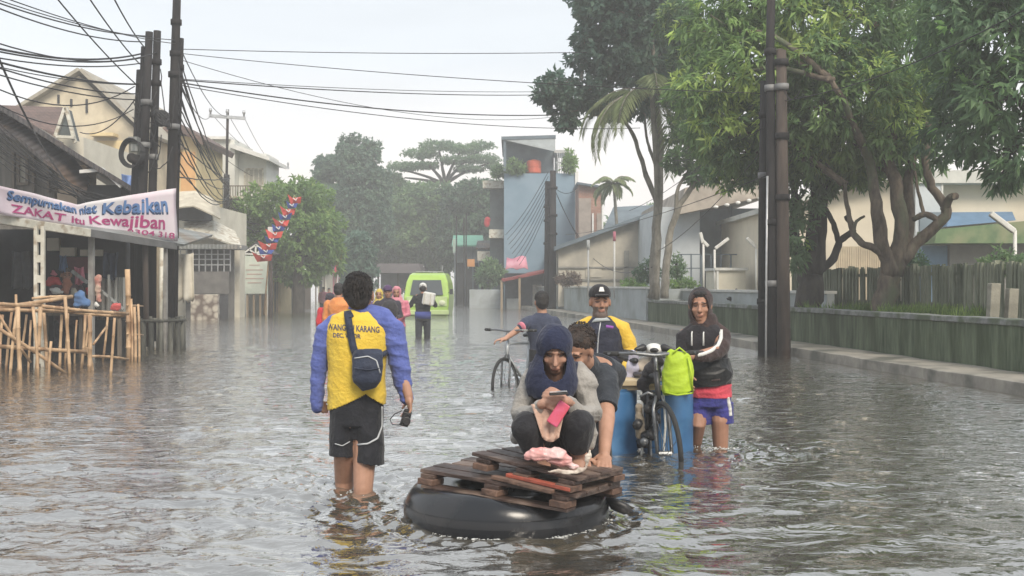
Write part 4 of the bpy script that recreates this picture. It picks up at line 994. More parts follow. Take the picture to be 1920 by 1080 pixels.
# --- short dark stakes round the pole feet
st = thing('stake_guard', 'ring of short dark mossy stakes standing round the feet of the left poles', 'stakes', (PX(290, 19.5), 19.5, -.45))
M_stake = MAT('wet stake', (.09, .09, .075), (.03, .032, .028), 8, stretch=(1, 1, .2), rough=.8, bump=.5, c3=(.20, .20, .17), s3=3)
for i in range(16):
    a = i / 16 * 2 * math.pi; x = PX(290, 19.6) + .40 * math.cos(a); y = 19.9 + .45 * math.sin(a)
    m = MB(); m.tube([(x, y, -.45), (x + rb.uniform(-.02, .02), y, rb.uniform(.52, .62))], [.055, .045], 7); m.build('stake', M_stake, st, True)
m = MB(); m.tube([(PX(290, 19.6) + .43 * math.cos(a), 19.9 + .48 * math.sin(a), .54) for a in [i / 24 * 6.283 for i in range(25)]], .03, 6); m.build('rail', M_stake, st, True)
# --- banner
ban = thing('street_banner', 'white and pink cloth banner with blue and pink lettering strung along the stall roof', 'banner', tuple(W(165, 430, 17)))
def ban_pt(u, v, off=0.0):
    """u 0..1 along the cloth, v 0 bottom .. 1 top"""
    px = -40 + 372 * u; Y_ = 14.4 + 6.1 * u
    top = 333 + 52 * math.sin(max(0, min(1, (px + 40) / 290)) * math.pi) ** 1.1 * (1 if px < 250 else 1)
    if px > 150: top = 384 + (353 - 384) * ((px - 150) / 182) ** .8
    top = {True: 338 + (px + 40) * .245, False: top}[px <= 150]
    bot = 395 + (px + 40) * .17 if px < 170 else 430 + (px - 170) * .14
    w = W(px, bot + (top - bot) * v, Y_)
    w.x += .025 * math.sin(u * 31) * (1 - v * .5) + .02 * math.sin(u * 14 + v * 4); w.y -= off * .2; w.x += off
    return w
def f(m):
    m.sheet([[ban_pt(i / 60, j / 8) for i in range(61)] for j in range(8, -1, -1)], .004)
M_ban = MAT('banner cloth', (.80, .77, .78), (.74, .62, .68), 1.1, rough=.75, bump=.1, detail=2)
part('cloth', M_ban, ban, f, True)
M_bl = MAT('blue print', (.13, .26, .52), (.08, .16, .36), 4, rough=.7, bump=0); M_bld = MAT('navy print', (.03, .06, .14), None, 4, bump=0); M_pk = MAT('crimson print', (.50, .06, .22), (.40, .05, .18), 4, rough=.7, bump=0)
def arc(u0, u1, v0, hgt, off):
    def fn(x, y, z): u = u0 + (u1 - u0) * (x + .5); return ban_pt(u, v0 + y * hgt, off + z)
    return fn
def fit(name, body, u0, u1, v0, hgt, mat, off, bold=.0):
    me = text_mesh(body, 1.0, .001, bold=bold); xs = [v.co.x for v in me.vertices]; w_ = max(xs) - min(xs); c0 = (max(xs) + min(xs)) / 2
    fn = arc(u0, u1, v0, hgt, off); mb = MB(); mb.add([fn((v.co.x - c0) / w_, v.co.y, v.co.z) for v in me.vertices], [tuple(p.vertices) for p in me.polygons])
    return mb.build(name, mat, ban)
fit('blue_lettering', 'Sempurnakan niat', .155, .60, .74, .44, M_bl, .012, .022)
fit('letter_shadow', 'Sempurnakan niat', .152, .597, .69, .44, M_bld, .007, .012)
fit('blue_lettering', 'Kebaikan', .625, .955, .70, .46, M_bl, .012, .022)
fit('letter_shadow', 'Kebaikan', .622, .958, .65, .46, M_bld, .007, .012)
fit('pink_lettering', 'ZAKAT itu', .17, .53, .28, .42, M_pk, .012, .018)
fit('pink_lettering', 'Kewajiban', .56, .935, .33, .40, M_pk, .012, .018)
fit('small_lettering', '0304 318', .76, .985, .09, .16, M_pk, .012, .004)
# --- streamer (tall narrow festival flag) and its pole
sp = thing('streamer_pole', 'brown wooden post with a pale cap beside the notice board', 'pole', (PX(507, 40), 40, -.45))
def f(m): m.tube([W(507, 640, 40), W(507, 424, 40)], [.09, .075], 9)
part('shaft', M_polebr, sp, f, True)
def f(m): m.box((PX(503, 40), 39.88, PZ(440, 40)), (PX(512, 40), 40.1, PZ(426, 40)))
part('cap', M_white, sp, f, bevel=.02)
fl = thing('festival_streamer', 'long curved streamer of red and blue pennants with white marks leaning over the street', 'streamer', tuple(W(490, 500, 39.6)))
m_red, m_blu = MAT('streamer red', (.62, .08, .06), (.52, .06, .05), 3, bump=0), MAT('streamer blue', (.05, .09, .36), (.04, .07, .28), 3, bump=0)
for i in range(11):
    t = i / 10; cx = 493 + 60 * t ** 1.1; cyy = 482 - 108 * t; w_ = 21 - 7 * t; k = 1 if i % 2 == 0 else -.4; Yp = 39.5 - .03 * i
    if i % 2 == 0: pts = [(cx - w_, cyy - 10), (cx - w_ * .45, cyy - 2), (cx + w_ * .9, cyy - 5), (cx + w_ * .7, cyy + 7), (cx - w_ * .55, cyy + 9)]
    else: pts = [(cx - w_ * .7, cyy - 9), (cx - w_ * .3, cyy - 1), (cx + w_ * .95, cyy - 8), (cx + w_ * .6, cyy + 5), (cx - w_ * .5, cyy + 6)]
    P_ = [W(x, y, Yp) + Vector((0, .07 * math.sin(x * .5 + i), 0)) for x, y in pts]; c_ = W(cx, cyy + 1, Yp - .06)
    m = MB(); m.add(P_ + [c_] + [p + Vector((0, .012, 0)) for p in P_ + [c_]], [(j, (j + 1) % 5, 5) for j in range(5)] + [((j + 1) % 5 + 6, j + 6, 11) for j in range(5)] + [(j, j + 6, (j + 1) % 5 + 6, (j + 1) % 5) for j in range(5)])
    pn = m.build('pennant', m_red if i % 2 == 0 else m_blu, fl); m = MB(); q = c_ + Vector((0, -.05, .02))
    m.bar(q + Vector((-.06, 0, .05)), q + Vector((.05, 0, -.04)), .035, .015, up=(0, 1, 0)); m.bar(q + Vector((.05, 0, -.036)), q + Vector((.09, 0, .06)), .03, .015, up=(0, 1, 0)); m.build('white_emblem', M_white, pn)
def f(m): m.tube([W(495, 590, 39.8), W(505, 470, 39.8), W(530, 420, 39.75), W(552, 366, 39.75)], [.03, .028, .02, .01], 6)
part('bamboo_rod', M_bamboo, fl, f, True)
f2 = thing('red_flag', 'red and white flag hanging on a thin pole far down the street', 'flag', tuple(W(628, 600, 60)))
def f(m): m.tube([W(628, 585, 60), W(638, 462, 60)], .03, 6)
part('flagpole', M_white, f2, f)
def f(m): m.sheet([[W(636, 470, 60), W(642, 466, 60), W(641, 480, 60)], [W(630, 490, 60), W(637, 486, 60), W(638, 494, 60)], [W(626, 515, 60), W(630, 512, 60), W(632, 512, 60)]], .02)
part('cloth', MAT('flag red', (.6, .08, .12), None, 3, bump=0), f2, f)

for (x0, x1, y0, y1, Y_, mt, lab, sd2) in ((112, 126, 478, 505, 18.8, M_bluec, 'short dark blue cloth hung inside the stall left of the maroon screen', 3), (196, 222, 472, 520, 18.9, CLOTH('navy tarp', (.05, .07, .11)), 'navy tarpaulin hung at the back right of the stall', 5),
        (140, 158, 500, 530, 18.2, M_pink, 'faded pink cloth hanging over the goods in the stall', 6), (20, 55, 470, 540, 18.9, CLOTH('dull grey sheet', (.13, .14, .15)), 'dull grey sheet hanging in the dark left of the lattice post', 7)):
    drape('hanging_cloth', lab, 'cloth', x0, x1, y0, y1, Y_, mt, seed=sd2, group='cloths hung in the stall', amp=.06)
for (x, y, r1, r2, Y_, c, lab) in ((104, 545, 12, 7, 17.9, M_whitec, 'white plastic bundle under the crimson bundle'), (138, 548, 7, 9, 18.1, M_curtain, 'small grey brown sack behind the blue sack'), (165, 545, 6, 9, 18.2, M_red, 'small red bag behind the blue sack'), (100, 512, 6, 6, 18.4, M_pink, 'pink bundle on top of the stall shelf')):
    goods('stall_goods', lab, 'bundle', [(x, y, r1, r2), (x + r1 * .6, y + r2 * .4, r1 * .7, r2 * .7)], Y_, c, group='bundles in the stall')
# ------------------------------------------------------------------ poles
M_steelp = MAT('dull steel', (.22, .22, .22), (.14, .14, .14), 6, rough=.6)
def pole(label, pts, r0, r1, mat, group=None, name='utility_pole', n=12, parts=None, seed=0):
    b = Vector(pts[0]); t = thing(name, label, 'pole', (b.x, b.y, -.45), group=group)
    m = MB(); k = len(pts); m.tube([Vector(p) for p in pts], [r0 + (r1 - r0) * i / (k - 1) for i in range(k)], n); m.build('shaft', mat, t, True)
    rs = random.Random(seed)
    def band(z0, q=1.12):
        for i in range(k - 1):
            a, c = Vector(pts[i]), Vector(pts[i+1])
            if a.z <= z0 <= c.z:
                p = a.lerp(c, (z0 - a.z) / (c.z - a.z)); r = (r0 + (r1 - r0) * i / (k - 1)) * q
                m = MB(); m.tube([p - Vector((0, 0, .05)), p + Vector((0, 0, .05))], r + .01, n); m.build('clamp', M_steelp if rs.random() < .25 else M_pole, t, True)
    for z in (parts or ()): band(z)
    return t
gl = 'poles of the left cluster'
LP = []
LP.append(pole('tallest of the left poles, leaning slightly and running out of the top of the view', [W(312, 640, 21), W(322, 350, 21), W(328, 120, 21), W(334, -80, 21)], .118, .07, M_pole, gl, parts=(4.2, 5.2, 5.6, 6.2), seed=1))
LP.append(pole('slim dark pole leaning against the tallest left pole', [W(326, 645, 21.3), W(330, 350, 21.3), W(339, 72, 21.3)], .07, .06, M_pole, gl, parts=(5.4,), seed=2))
LP.append(pole('second pole from the left in the left cluster, with a black spool on its side', [W(284, 640, 20.8), W(286, 350, 20.8), W(295, 58, 20.8)], .09, .07, M_pole, gl, parts=(3.6, 4.4, 5.0, 5.4), seed=3))
LP.append(pole('flat topped pole with the grey box in the left cluster', [W(262, 645, 20.6), W(268, 350, 20.6), W(280, 60, 20.6)], .10, .07, M_pole, gl, parts=(3.8, 4.6), seed=4))
LP.append(pole('shorter pole behind the grey box in the left cluster', [W(258, 640, 20.9), W(260, 350, 20.9), W(271, 88, 20.9)], .08, .065, M_pole, gl, parts=(4.5,), seed=5))
LP.append(pole('shortest stubby pole at the left edge of the left cluster', [W(252, 640, 21), W(256, 350, 21), W(266, 132, 21)], .11, .10, M_pole, gl, seed=6))
pole('white plastic drain pipe standing between the left pole bases', [W(301, 640, 19.8), W(303, 465, 19.8)], .035, .035, M_creamp, name='drain_pipe')
pole('rusty brown pipe rising left of the white drain pipe', [W(275, 650, 19.6), W(272, 455, 19.6)], .05, .05, M_polebr, name='drain_pipe')
# fittings hanging on them
bx_ = thing('cable_box', 'grey cable junction box fixed on the left pole cluster', 'junction box', tuple(W(250, 290, 20.3)))
def f(m): m.box(tuple(W(241, 290, 20.35)), tuple(W(263, 262, 20.5)))
part('case', MAT('box grey', (.22, .22, .19), (.14, .14, .12), 4), bx_, f, bevel=.01)
def f(m): m.box(tuple(W(240, 264, 20.3)), tuple(W(264, 259, 20.52))); m.box(tuple(W(245, 283, 20.33)), tuple(W(259, 270, 20.345)))
part('lid', M_tinl, bx_, f)
def f(m): m.cap([W(248, 296, 20.4), W(262, 302, 20.4)], .10)
part('splice_closure', M_pole, bx_, f, True)
sp_ = thing('cable_spool', 'black lump of coiled cable between the left poles', 'cable coil', tuple(W(303, 225, 20.6)))
def f(m):
    for i in range(7):
        a = i * .4; c = W(303, 222, 20.5); m.tube([c + Vector((.13 * math.cos(t + a), .06 * math.sin(t * 2 + i), .14 * math.sin(t))) for t in [k / 16 * 6.283 for k in range(17)]], .022, 6)
    m.ell(W(304, 224, 20.55), (.13, .08, .12))
part('coil', M_wire, sp_, f, True)
cl = thing('cable_coil', 'spare black cable looped in a ring left of the grey junction box', 'cable coil', tuple(W(243, 310, 20.3)))
def f(m):
    c = W(245, 287, 20.3)
    for i in range(5): m.tube([c + Vector((.20 * math.cos(t) + .012 * i, .02 * i - .04 + .02 * math.sin(3 * t), (.27 - .01 * i) * math.sin(t))) for t in [k / 28 * 6.283 for k in range(29)]], .011, 5)
part('loops', M_wire, cl, f, True)
# right cluster
gr = 'poles of the right cluster'
pole('thin black pole at the left of the right cluster', [W(1428, 690, 18.3), W(1429, 400, 18.3), W(1432, 152, 18.3)], .066, .06, M_pole, gr, parts=(.9, 3.0, 4.0), seed=7)
pole('tallest dark pole of the right cluster reaching the top edge', [W(1447, 690, 18), W(1446, 380, 18), W(1444, 90, 18), W(1447, -60, 18)], .088, .065, M_pole, gr, parts=(1.2, 2.2, 4.4, 5.0), seed=8)
pole('thick brown weathered pole of the right cluster', [W(1470, 690, 17.9), W(1468, 400, 17.9), W(1465, 95, 17.9)], .115, .08, M_polebr, gr, parts=(2.6, 3.6, 4.4, 4.8), seed=9)
pole('brown pole tucked between the tallest and the thick brown pole', [W(1458, 688, 18.2), W(1460, 380, 18.2), W(1462, 92, 18.2)], .065, .055, M_polebr, gr, seed=10)
pole('thin pale conduit pipe strapped up the right pole cluster', [W(1436, 688, 17.95), W(1437, 500, 17.95), W(1439, 330, 17.95)], .018, .018, M_metal, name='conduit_pipe')
# middle poles
gm = 'poles beside the blue building'
pole('left one of the two joined dark poles before the blue building', [W(1026, 600, 48), W(1027, 340, 48)], .15, .12, M_pole, gm, parts=(3, 4, 4.6), seed=11)
pole('taller right one of the two joined dark poles before the blue building', [W(1036, 600, 47.6), W(1037, 320, 47.6)], .17, .13, M_pole, gm, parts=(3.4, 4.2, 5.4), seed=12)
# crossarm poles left
def crosspole(label, px, ptop, pbot, Y, half, arm_y, r=.12):
    t = thing('crossarm_pole', label, 'pole', tuple(W(px, pbot, Y)), group='poles with a crossarm')
    def f(m): m.tube([W(px - 1, pbot, Y), W(px, (ptop + pbot) / 2 - 60, Y)], r, 10); m.tube([W(px, (ptop + pbot) / 2 - 60, Y), W(px + 2, ptop, Y)], r * .45, 8)
    part('shaft', M_pole, t, f, True)
    def f(m): m.bar(W(px - half, arm_y - 2, Y - .1), W(px + half + 2, arm_y + 3, Y - .1), .10, .12)
    part('crossarm', M_metal, t, f)
    for k in (-1, 0, 1):
        def f(m): q = W(px + k * half * .95 + 1, arm_y - 1 + k * 2, Y - .1); m.tube([q, q + Vector((0, 0, .14)), q + Vector((0, 0, .16)), q + Vector((0, 0, .28))], [.04, .04, .07, .05], 8)
        part('insulator', MAT('porcelain', (.3, .3, .3)) if k == -9 else M_metal, t, f, True)
crosspole('dark pole with a wide crossarm before the white house', 425, 205, 570, 44, 33, 219)
crosspole('smaller far pole whose crossarm shows over the green street tree', 520, 306, 560, 66, 20, 312, .1)
# ------------------------------------------------------------------ cables
ORD = 'highest,second highest,third highest,fourth highest,fifth highest,sixth highest,seventh highest,eighth highest,seventh lowest,sixth lowest,fifth lowest,fourth lowest,third lowest,second lowest,lowest'.split(',')
WIRES = {}
def wire(a, b, sag=.4, r=.009, group='overhead cables', label='black overhead cable', n=14, wob=0):
    a, b = Vector(a), Vector(b); pts = []
    rs = random.Random(int(a.x * 91 + b.z * 37))
    for i in range(n + 1):
        t = i / n; p = a.lerp(b, t); p.z -= sag * 4 * t * (1 - t); pts.append(p + Vector((rs.uniform(-1, 1), rs.uniform(-1, 1), rs.uniform(-1, 1))) * wob)
    m = MB(); m.tube(pts, r, 5); o = m.build('overhead_cable', M_wire, loc=tuple(a), sm=True); tag(o, label, 'cable', group); WIRES.setdefault(group, []).append((a.z, b.z, o))
g = 'cables running left from the left poles'; lb = 'dark cable running from the left pole cluster out over the left edge'
for (x0, y0, Y0, x1, y1, sag, r) in ((-60, -15, 13, 285, 68, .12, .011), (-60, -8, 13, 285, 78, .16, .011), (-60, -20, 13, 330, 75, .12, .008), (-60, -30, 12, 330, 82, .1, .008), (-60, 78, 13, 268, 100, .16, .016), (-60, 62, 12, 300, 96, .25, .010), (-60, 160, 16, 250, 205, .45, .010), (-60, 84, 13, 268, 108, .14, .012),
        (-60, 98, 14, 268, 118, .12, .011), (-60, 100, 14, 262, 158, .1, .016), (-60, 108, 14, 262, 176, .12, .012), (-60, 122, 14, 255, 187, .10, .011), (-60, 138, 15, 252, 162, .40, .011), (-60, 112, 13, 252, 158, .08, .008), (150, 248, 26, 252, 188, .25, .012)):
    wire(W(x0, y0, Y0), W(x1, y1, 21), sag, r, g, lb)
g = 'cables crossing up over the left poles'; lb = 'cable slanting down from the top edge to the left poles'
for (x0, y0, x1, y1) in ((85, -30, 255, 158), (150, -30, 262, 120), (205, -20, 272, 90)): wire(W(x0, y0, 15), W(x1, y1, 21), .06, .012, g, lb)
g = 'loose cables lying over the timber house roof'; lb = 'sagging cable lying over the dark roof of the timber house'
for i in range(12):
    wire(W(-40, 195 + i * 7, 20.5), W(165 + (i * 17) % 60, 365 + (i * 13) % 28, 21.5), .10 + .05 * (i % 4), .011, g, lb, wob=.012)
wire(W(-10, 90, 18), W(60, 240, 20.6), .05, .02, g, lb); wire(W(60, 240, 20.6), W(165, 385, 21), .12, .016, g, lb)
g = 'cables spanning the street'; lb = 'thin cable spanning the street from the left poles to the right'
for (y0, y1, x1, Y1, sag, r) in ((92, 98, 1100, 24, .05, .008), (150, 178, 1010, 34, .10, .012), (112, 218, 1050, 36, .5, .007), (155, 215, 1060, 30, .22, .014), (160, 240, 1200, 30, .28, .009), (148, 172, 1010, 30, .08, .007), (100, 175, 1430, 18.3, .1, .007)):
    wire(W(338, y0, 21), W(x1, y1, Y1), sag, r, g, lb, n=24)
g = 'cables fanning from the left poles to the crossarm pole'; lb = 'one of many black cables fanning down right of the left poles'
for i in range(15):
    wire(W(333 + i % 3, 95 + i * 17, 21), W(424 + (i * 5) % 9, 330 + (i * 11) % 50, 43.5), .35 + .3 * math.sin(i * 1.7), .014, g, lb, n=20, wob=.01)
g = 'thin cables along the left roofs'; lb = 'thin cable going along the left side of the street past the crossarm'
for (x0, y0, x1, y1, Y1) in ((395, 217, 340, 160, 21), (425, 218, 338, 90, 21.3), (458, 220, 520, 312, 66), (430, 218, 505, 310, 66), (425, 300, 545, 345, 66), (400, 217, 520, 312, 66)):
    Y0 = 44; wire(W(x0, y0, Y0), W(x1, y1, Y1), .35, .011, g, lb)
for i in range(8):
    wire(W(426, 360 + i * 7, 43.8), W(470 + i * 12, 395 + (i * 23) % 60, 52), .3, .02, g, lb, wob=.03)
g = 'tangled cables between the left poles'; lb = 'short tangled cable between the left poles'
rw = random.Random(9)
for i in range(15):
    x = rw.uniform(255, 335); y = rw.uniform(95, 300); x2 = min(338, max(250, x + rw.uniform(-45, 45))); wire(W(x, y, 20.6), W(x2, y + rw.uniform(5, 90), 20.6), rw.uniform(.05, .3), .010, g, lb, n=8, wob=.015)
g = 'cables fanning left from the middle poles'; lb = 'cable slanting down left from the middle poles across the blue building'
for i in range(8): wire(W(1028, 322 + i * 9, 47.6), W(948 + i * 3, 440 + i * 9, 56), .25, .013, g, lb)
for (x1, y1) in ((1100, 460), (1085, 350), (1120, 500)): wire(W(1038, 350, 47.6), W(x1, y1, 50), .3, .014, g, lb)
g = 'cables slanting from the right poles'; lb = 'thin pale cable slanting from the right poles toward the top right corner'
for (x0, y0, x1, y1, Y1) in ((1462, 190, 1990, -20, 12), (1465, 155, 1500, 170, 17), (1445, 200, 1180, 395, 38), (1445, 262, 1235, 470, 30), (1435, 330, 1060, 440, 46), (1430, 240, 1240, 300, 31)):
    wire(W(x0, y0, 18), W(x1, y1, Y1), .2, .008, g, lb)
wire(W(1100, 470, 50), W(1225, 500, 31), .5, .014, g, 'drooping cable hanging in front of the beige warehouse gable')
for g_, L_ in WIRES.items():
    n = len(L_)
    if n < 2 or n > 15: continue
    k_ = 0 if max(x[0] for x in L_) - min(x[0] for x in L_) > max(x[1] for x in L_) - min(x[1] for x in L_) else 1
    for i, x in enumerate(sorted(L_, key=lambda q: -q[k_])):
        x[2]['label'] = (ORD[i] if i < (n + 1) // 2 else ORD[15 - (n - i)]) + ' of the ' + g_
# ------------------------------------------------------------------ blue building
Y = 60
M_blue = MAT('blue render', (.20, .285, .36), (.16, .24, .31), .8, rough=.8, bump=.1, c3=(.22, .30, .37), s3=.5)
M_slate = MAT('slate blue render', (.14, .18, .21), (.10, .13, .155), 1.5, rough=.8)
h = thing('blue_building', 'tall narrow light blue building with a roof terrace and an orange water tank', 'building', (PX(1010, Y), Y, -.4))
def f(m): m.box((PX(945, Y), Y, -.4), (PX(1078, Y), Y + 9, PZ(325, Y)))
part('wall', M_blue, h, f)
def f(m): m.box((PX(1078, Y) + .003, Y - .1, -.4), (PX(1084, Y), Y + 6, PZ(322, Y)))
part('side_pilaster', M_white, h, f)
def f(m): m.box((PX(948, Y), Y + 1.2, PZ(325, Y)), (PX(1040, Y), Y + 7, PZ(262, Y)))
part('roof_room', M_slate, h, f)
def f(m): m.prism([W(940, 256, Y - .6), W(1042, 253, Y - .6), W(1042, 259, Y - .6), W(940, 262, Y - .6)], (0, 8, 0)); m.box((PX(944, Y), Y - .5, PZ(322, Y)), (PX(949, Y), Y - .35, PZ(262, Y)))
part('canopy', M_slate, h, f)
def f(m): m.prism([W(944, 262, Y - .55), W(1041, 259, Y - .55), W(1041, 284, Y - .55)], (0, .08, 0))
part('canopy_panel', M_greywall, h, f)
def f(m):
    for i in range(9): x = PX(1045 + i * 4, Y); m.box((x, Y + .2, PZ(325, Y)), (x + .04, Y + .24, PZ(285, Y)))
    for y in (281, 303): m.box((PX(1042, Y), Y + .18, PZ(y + 2, Y)), (PX(1079, Y), Y + .26, PZ(y, Y)))
part('railing', M_metal, h, f)
def f(m): m.box((PX(1043, Y), Y + 2, PZ(325, Y)), (PX(1050, Y), Y + 2.4, PZ(285, Y))); m.box((PX(1040, Y), Y + .5, PZ(284, Y)), (PX(1076, Y), Y + 3, PZ(279, Y)))
part('pergola', M_white, h, f)
tk = thing('water_tank', 'orange red water tank on the roof terrace of the blue building', 'water tank', tuple(W(1001, 325, Y + .5)))
def f(m): c = W(1001, 325, Y + .5); m.tube([c, c + Vector((0, 0, .06)), c + Vector((0, 0, .62)), c + Vector((0, 0, .70)), c + Vector((0, 0, .76))], [.38, .40, .40, .34, .12], 18)
part('tank', MAT('orange tank', (.62, .13, .07), (.5, .1, .05), 3, rough=.5), tk, f)
def f(m): c = W(1001, 325, Y + .5); m.tube([c + Vector((0, 0, .3)), c + Vector((0, 0, .34))], .42, 18)
part('rib', MAT('tank rib', (.5, .10, .05), None, 3), tk, f)
PLG = 'plants on the blue building terrace'
shrub('leafy terrace plants left of the orange tank', 966, 312, 60, 16, 13, FAR, 31, 'potted_plant', (7, .25, .09), 26, PLG, .4)
shrub('bright terrace bush at the right corner of the blue building', 1068, 303, 60, 10, 20, BRIGHT, 32, 'potted_plant', (7, .25, .09), 26, PLG, .4)
shrub('plant spilling from the ledge left of the blue building', 937, 322, 60.5, 12, 11, FAR, 33, 'potted_plant', (7, .25, .09), 26, PLG, .4)
Y = 61
h = thing('ledge_building', 'narrow dim building with pale ledges left of the blue building', 'building', (PX(928, Y), Y, -.4))
def f(m): m.box((PX(918, Y), Y + 1, -.4), (PX(944.5, Y), Y + 6, PZ(342, Y)))
part('wall', MAT('dim grey green', (.12, .15, .15), (.08, .10, .10), 2), h, f)
def f(m): m.box((PX(905, Y), Y + .2, PZ(352, Y)), (PX(944.3, Y), Y + 1, PZ(338, Y))); m.box((PX(917, Y), Y, PZ(446, Y)), (PX(944.3, Y), Y + 1, PZ(430, Y)))
part('ledge', M_creamp, h, f)
goods('water_drum', 'small red drum on the ledge left of the blue building', 'drum', [(913, 418, 6, 9), (914, 412, 6, 6)], 61.4, M_red, voxel=.05, amp=.0)
# brick building
Y = 57
h = thing('brick_building', 'unfinished brick and grey render building right of the blue building', 'building', (PX(1105, Y), Y, -.4))
def f(m): m.prism([W(1085, 345, Y), W(1130, 350, Y), W(1130, 560, Y), W(1085, 560, Y)], (0, 7, 0))
part('wall', M_brick, h, f)
def f(m): m.box((PX(1085, Y), Y - .06, -.4), (PX(1108, Y), Y - .003, PZ(372, Y))); m.box((PX(1119, Y), Y - .06, PZ(460, Y)), (PX(1130, Y), Y - .003, PZ(400, Y)))
part('render_patch', MAT('grey brown render', (.33, .28, .24), (.25, .21, .18), 3), h, f)
def f(m): m.prism([W(1082, 341, Y - .4), W(1133, 349, Y - .4), W(1133, 352, Y - .4), W(1082, 345, Y - .4)], (0, 7.6, 0))
part('roof', M_slate, h, f)
def f(m): m.box((PX(1128, Y), Y - .1, PZ(470, Y)), (PX(1131, Y), Y - .062, PZ(352, Y))); m.box((PX(1110, Y), Y - .1, PZ(455, Y)), (PX(1113, Y), Y - .062, PZ(400, Y)))
part('pipe', M_white, h, f)
# small shops left of the blue building
for (lab, x0, x1, yt, Y, wall, roof, sh) in (
        ('small shop with a green tin roof and pale wall near the minibus', 850, 905, 452, 70, M_greywall, MAT('green tin', (.16, .38, .28), (.12, .30, .22), 3), 10),
        ('dark open fronted shop with a cream sign board left of the awning', 895, 944, 462, 64, M_slate, M_tin, 6)):
    h = thing('small_shop', lab, 'shop', (PX((x0 + x1) / 2, Y), Y, -.4))
    def f(m): m.box((PX(x0, Y), Y + 1, -.4), (PX(x1, Y), Y + 6, PZ(yt, Y)))
    part('wall', wall, h, f)
    def f(m): m.prism([W(x0 - 3, yt + sh, Y - .5), W(x1 + 3, yt + sh, Y - .5), W(x1, yt - 8, Y + 2.5), W(x0, yt - 8, Y + 2.5)], (0, 0, .1))
    part('roof', roof, h, f)
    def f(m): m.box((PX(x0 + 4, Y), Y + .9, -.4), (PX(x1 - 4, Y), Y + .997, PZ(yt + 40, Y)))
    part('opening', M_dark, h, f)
    for i in range(4):
        def f(m): x = PX(x0 + 3 + i * (x1 - x0 - 8) / 3, Y); m.box((x, Y + .7, -.4), (x + .1, Y + .8, PZ(yt + 8, Y)))
        part('post', M_slate, h, f)
for (lab, x0, x1, y0, y1, Y, mt) in (('cream sign board above the dark shop front', 895, 922, 471, 489, 62.5, M_creamp), ('orange sign board on the poles left of the cream sign', 876, 890, 486, 500, 62, MAT('orange board', (.60, .28, .10), None, 3)),
        ('narrow pale green sign edge at the shop corner', 849, 854, 448, 474, 66, MAT('pale green', (.45, .58, .5), None, 3))):
    t = thing('sign_board', lab, 'sign', tuple(W((x0 + x1) / 2, y1, Y)), group='boards on the far shops')
    def f(m): m.box((PX(x0, Y), Y, PZ(y1, Y)), (PX(x1, Y), Y + .08, PZ(y0, Y)))
    part('board', mt, t, f, bevel=.01)
    def f(m): m.box((PX(x0 + 1, Y), Y + .083, PZ(y1 + 3, Y)), (PX(x0 + 2.5, Y), Y + .5, PZ(y0 + 2, Y)))
    part('bracket', M_metal, t, f)
for i, (x, yt) in enumerate(((856, 405), (870, 408), (874, 400))):
    pole(('thin far pole left of the green roofed shop', 'middle one of three thin far poles by the green roofed shop', 'right one of three thin far poles by the green roofed shop')[i], [W(x, 590, 62), W(x, yt, 62)], .045, .035, M_pole, 'thin poles by the far shops')
# grey low wall + awning shop before the blue building
Y = 55
h = thing('awning_shop', 'low shop with a red edged slanting awning and pink banner before the blue building', 'shop', (PX(985, Y), Y, -.4))
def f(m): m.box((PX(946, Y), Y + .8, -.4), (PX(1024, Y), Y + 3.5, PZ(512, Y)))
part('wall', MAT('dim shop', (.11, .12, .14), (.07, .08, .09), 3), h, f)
def f(m): m.prism([W(940, 524, Y - 1.2), W(1026, 506, Y - 1.2), W(1026, 511, Y - 1.2), W(940, 529, Y - 1.2)], (0, 4, .1))
part('awning', MAT('red tin', (.30, .07, .07), (.22, .05, .05), 3), h, f)
def f(m): m.box((PX(999, Y), Y + .7, -.3), (PX(1017, Y), Y + .797, PZ(534, Y)))
part('door', M_white, h, f)
def f(m): m.box((PX(950, Y), Y + .2, -.2), (PX(975, Y), Y + .75, PZ(560, Y)))
part('counter', M_greywall, h, f)
for x in (939, 972):
    def f(m): m.box((PX(x, Y), Y - 1.2, -.4), (PX(x + 4, Y), Y - 1.1, PZ(526 - (x - 939) * .2, Y)))
    part('post', M_woodl, h, f)
def f(m):
    rows = [[W(950 + i * 6, 483 + 3 * math.sin(i), Y + .6) for i in range(7)], [W(948 + i * 7, 504 + 2 * math.cos(i * 2), Y + .1) for i in range(7)]]; m.sheet(rows, .03)
part('banner', MAT('pink awning', (.66, .40, .46), (.58, .16, .24), 2.5, contrast=.9, bump=0), h, f, True)
mb = MB(); mb.box((PX(880, 56), 56, -.4), (PX(944, 56), 56.3, PZ(543, 56)))
o = mb.build('garden_wall', M_greywall, loc=(PX(912, 56), 56, -.4), bevel=.02); tag(o, 'low grey wall at the water line below the green plant', 'wall')
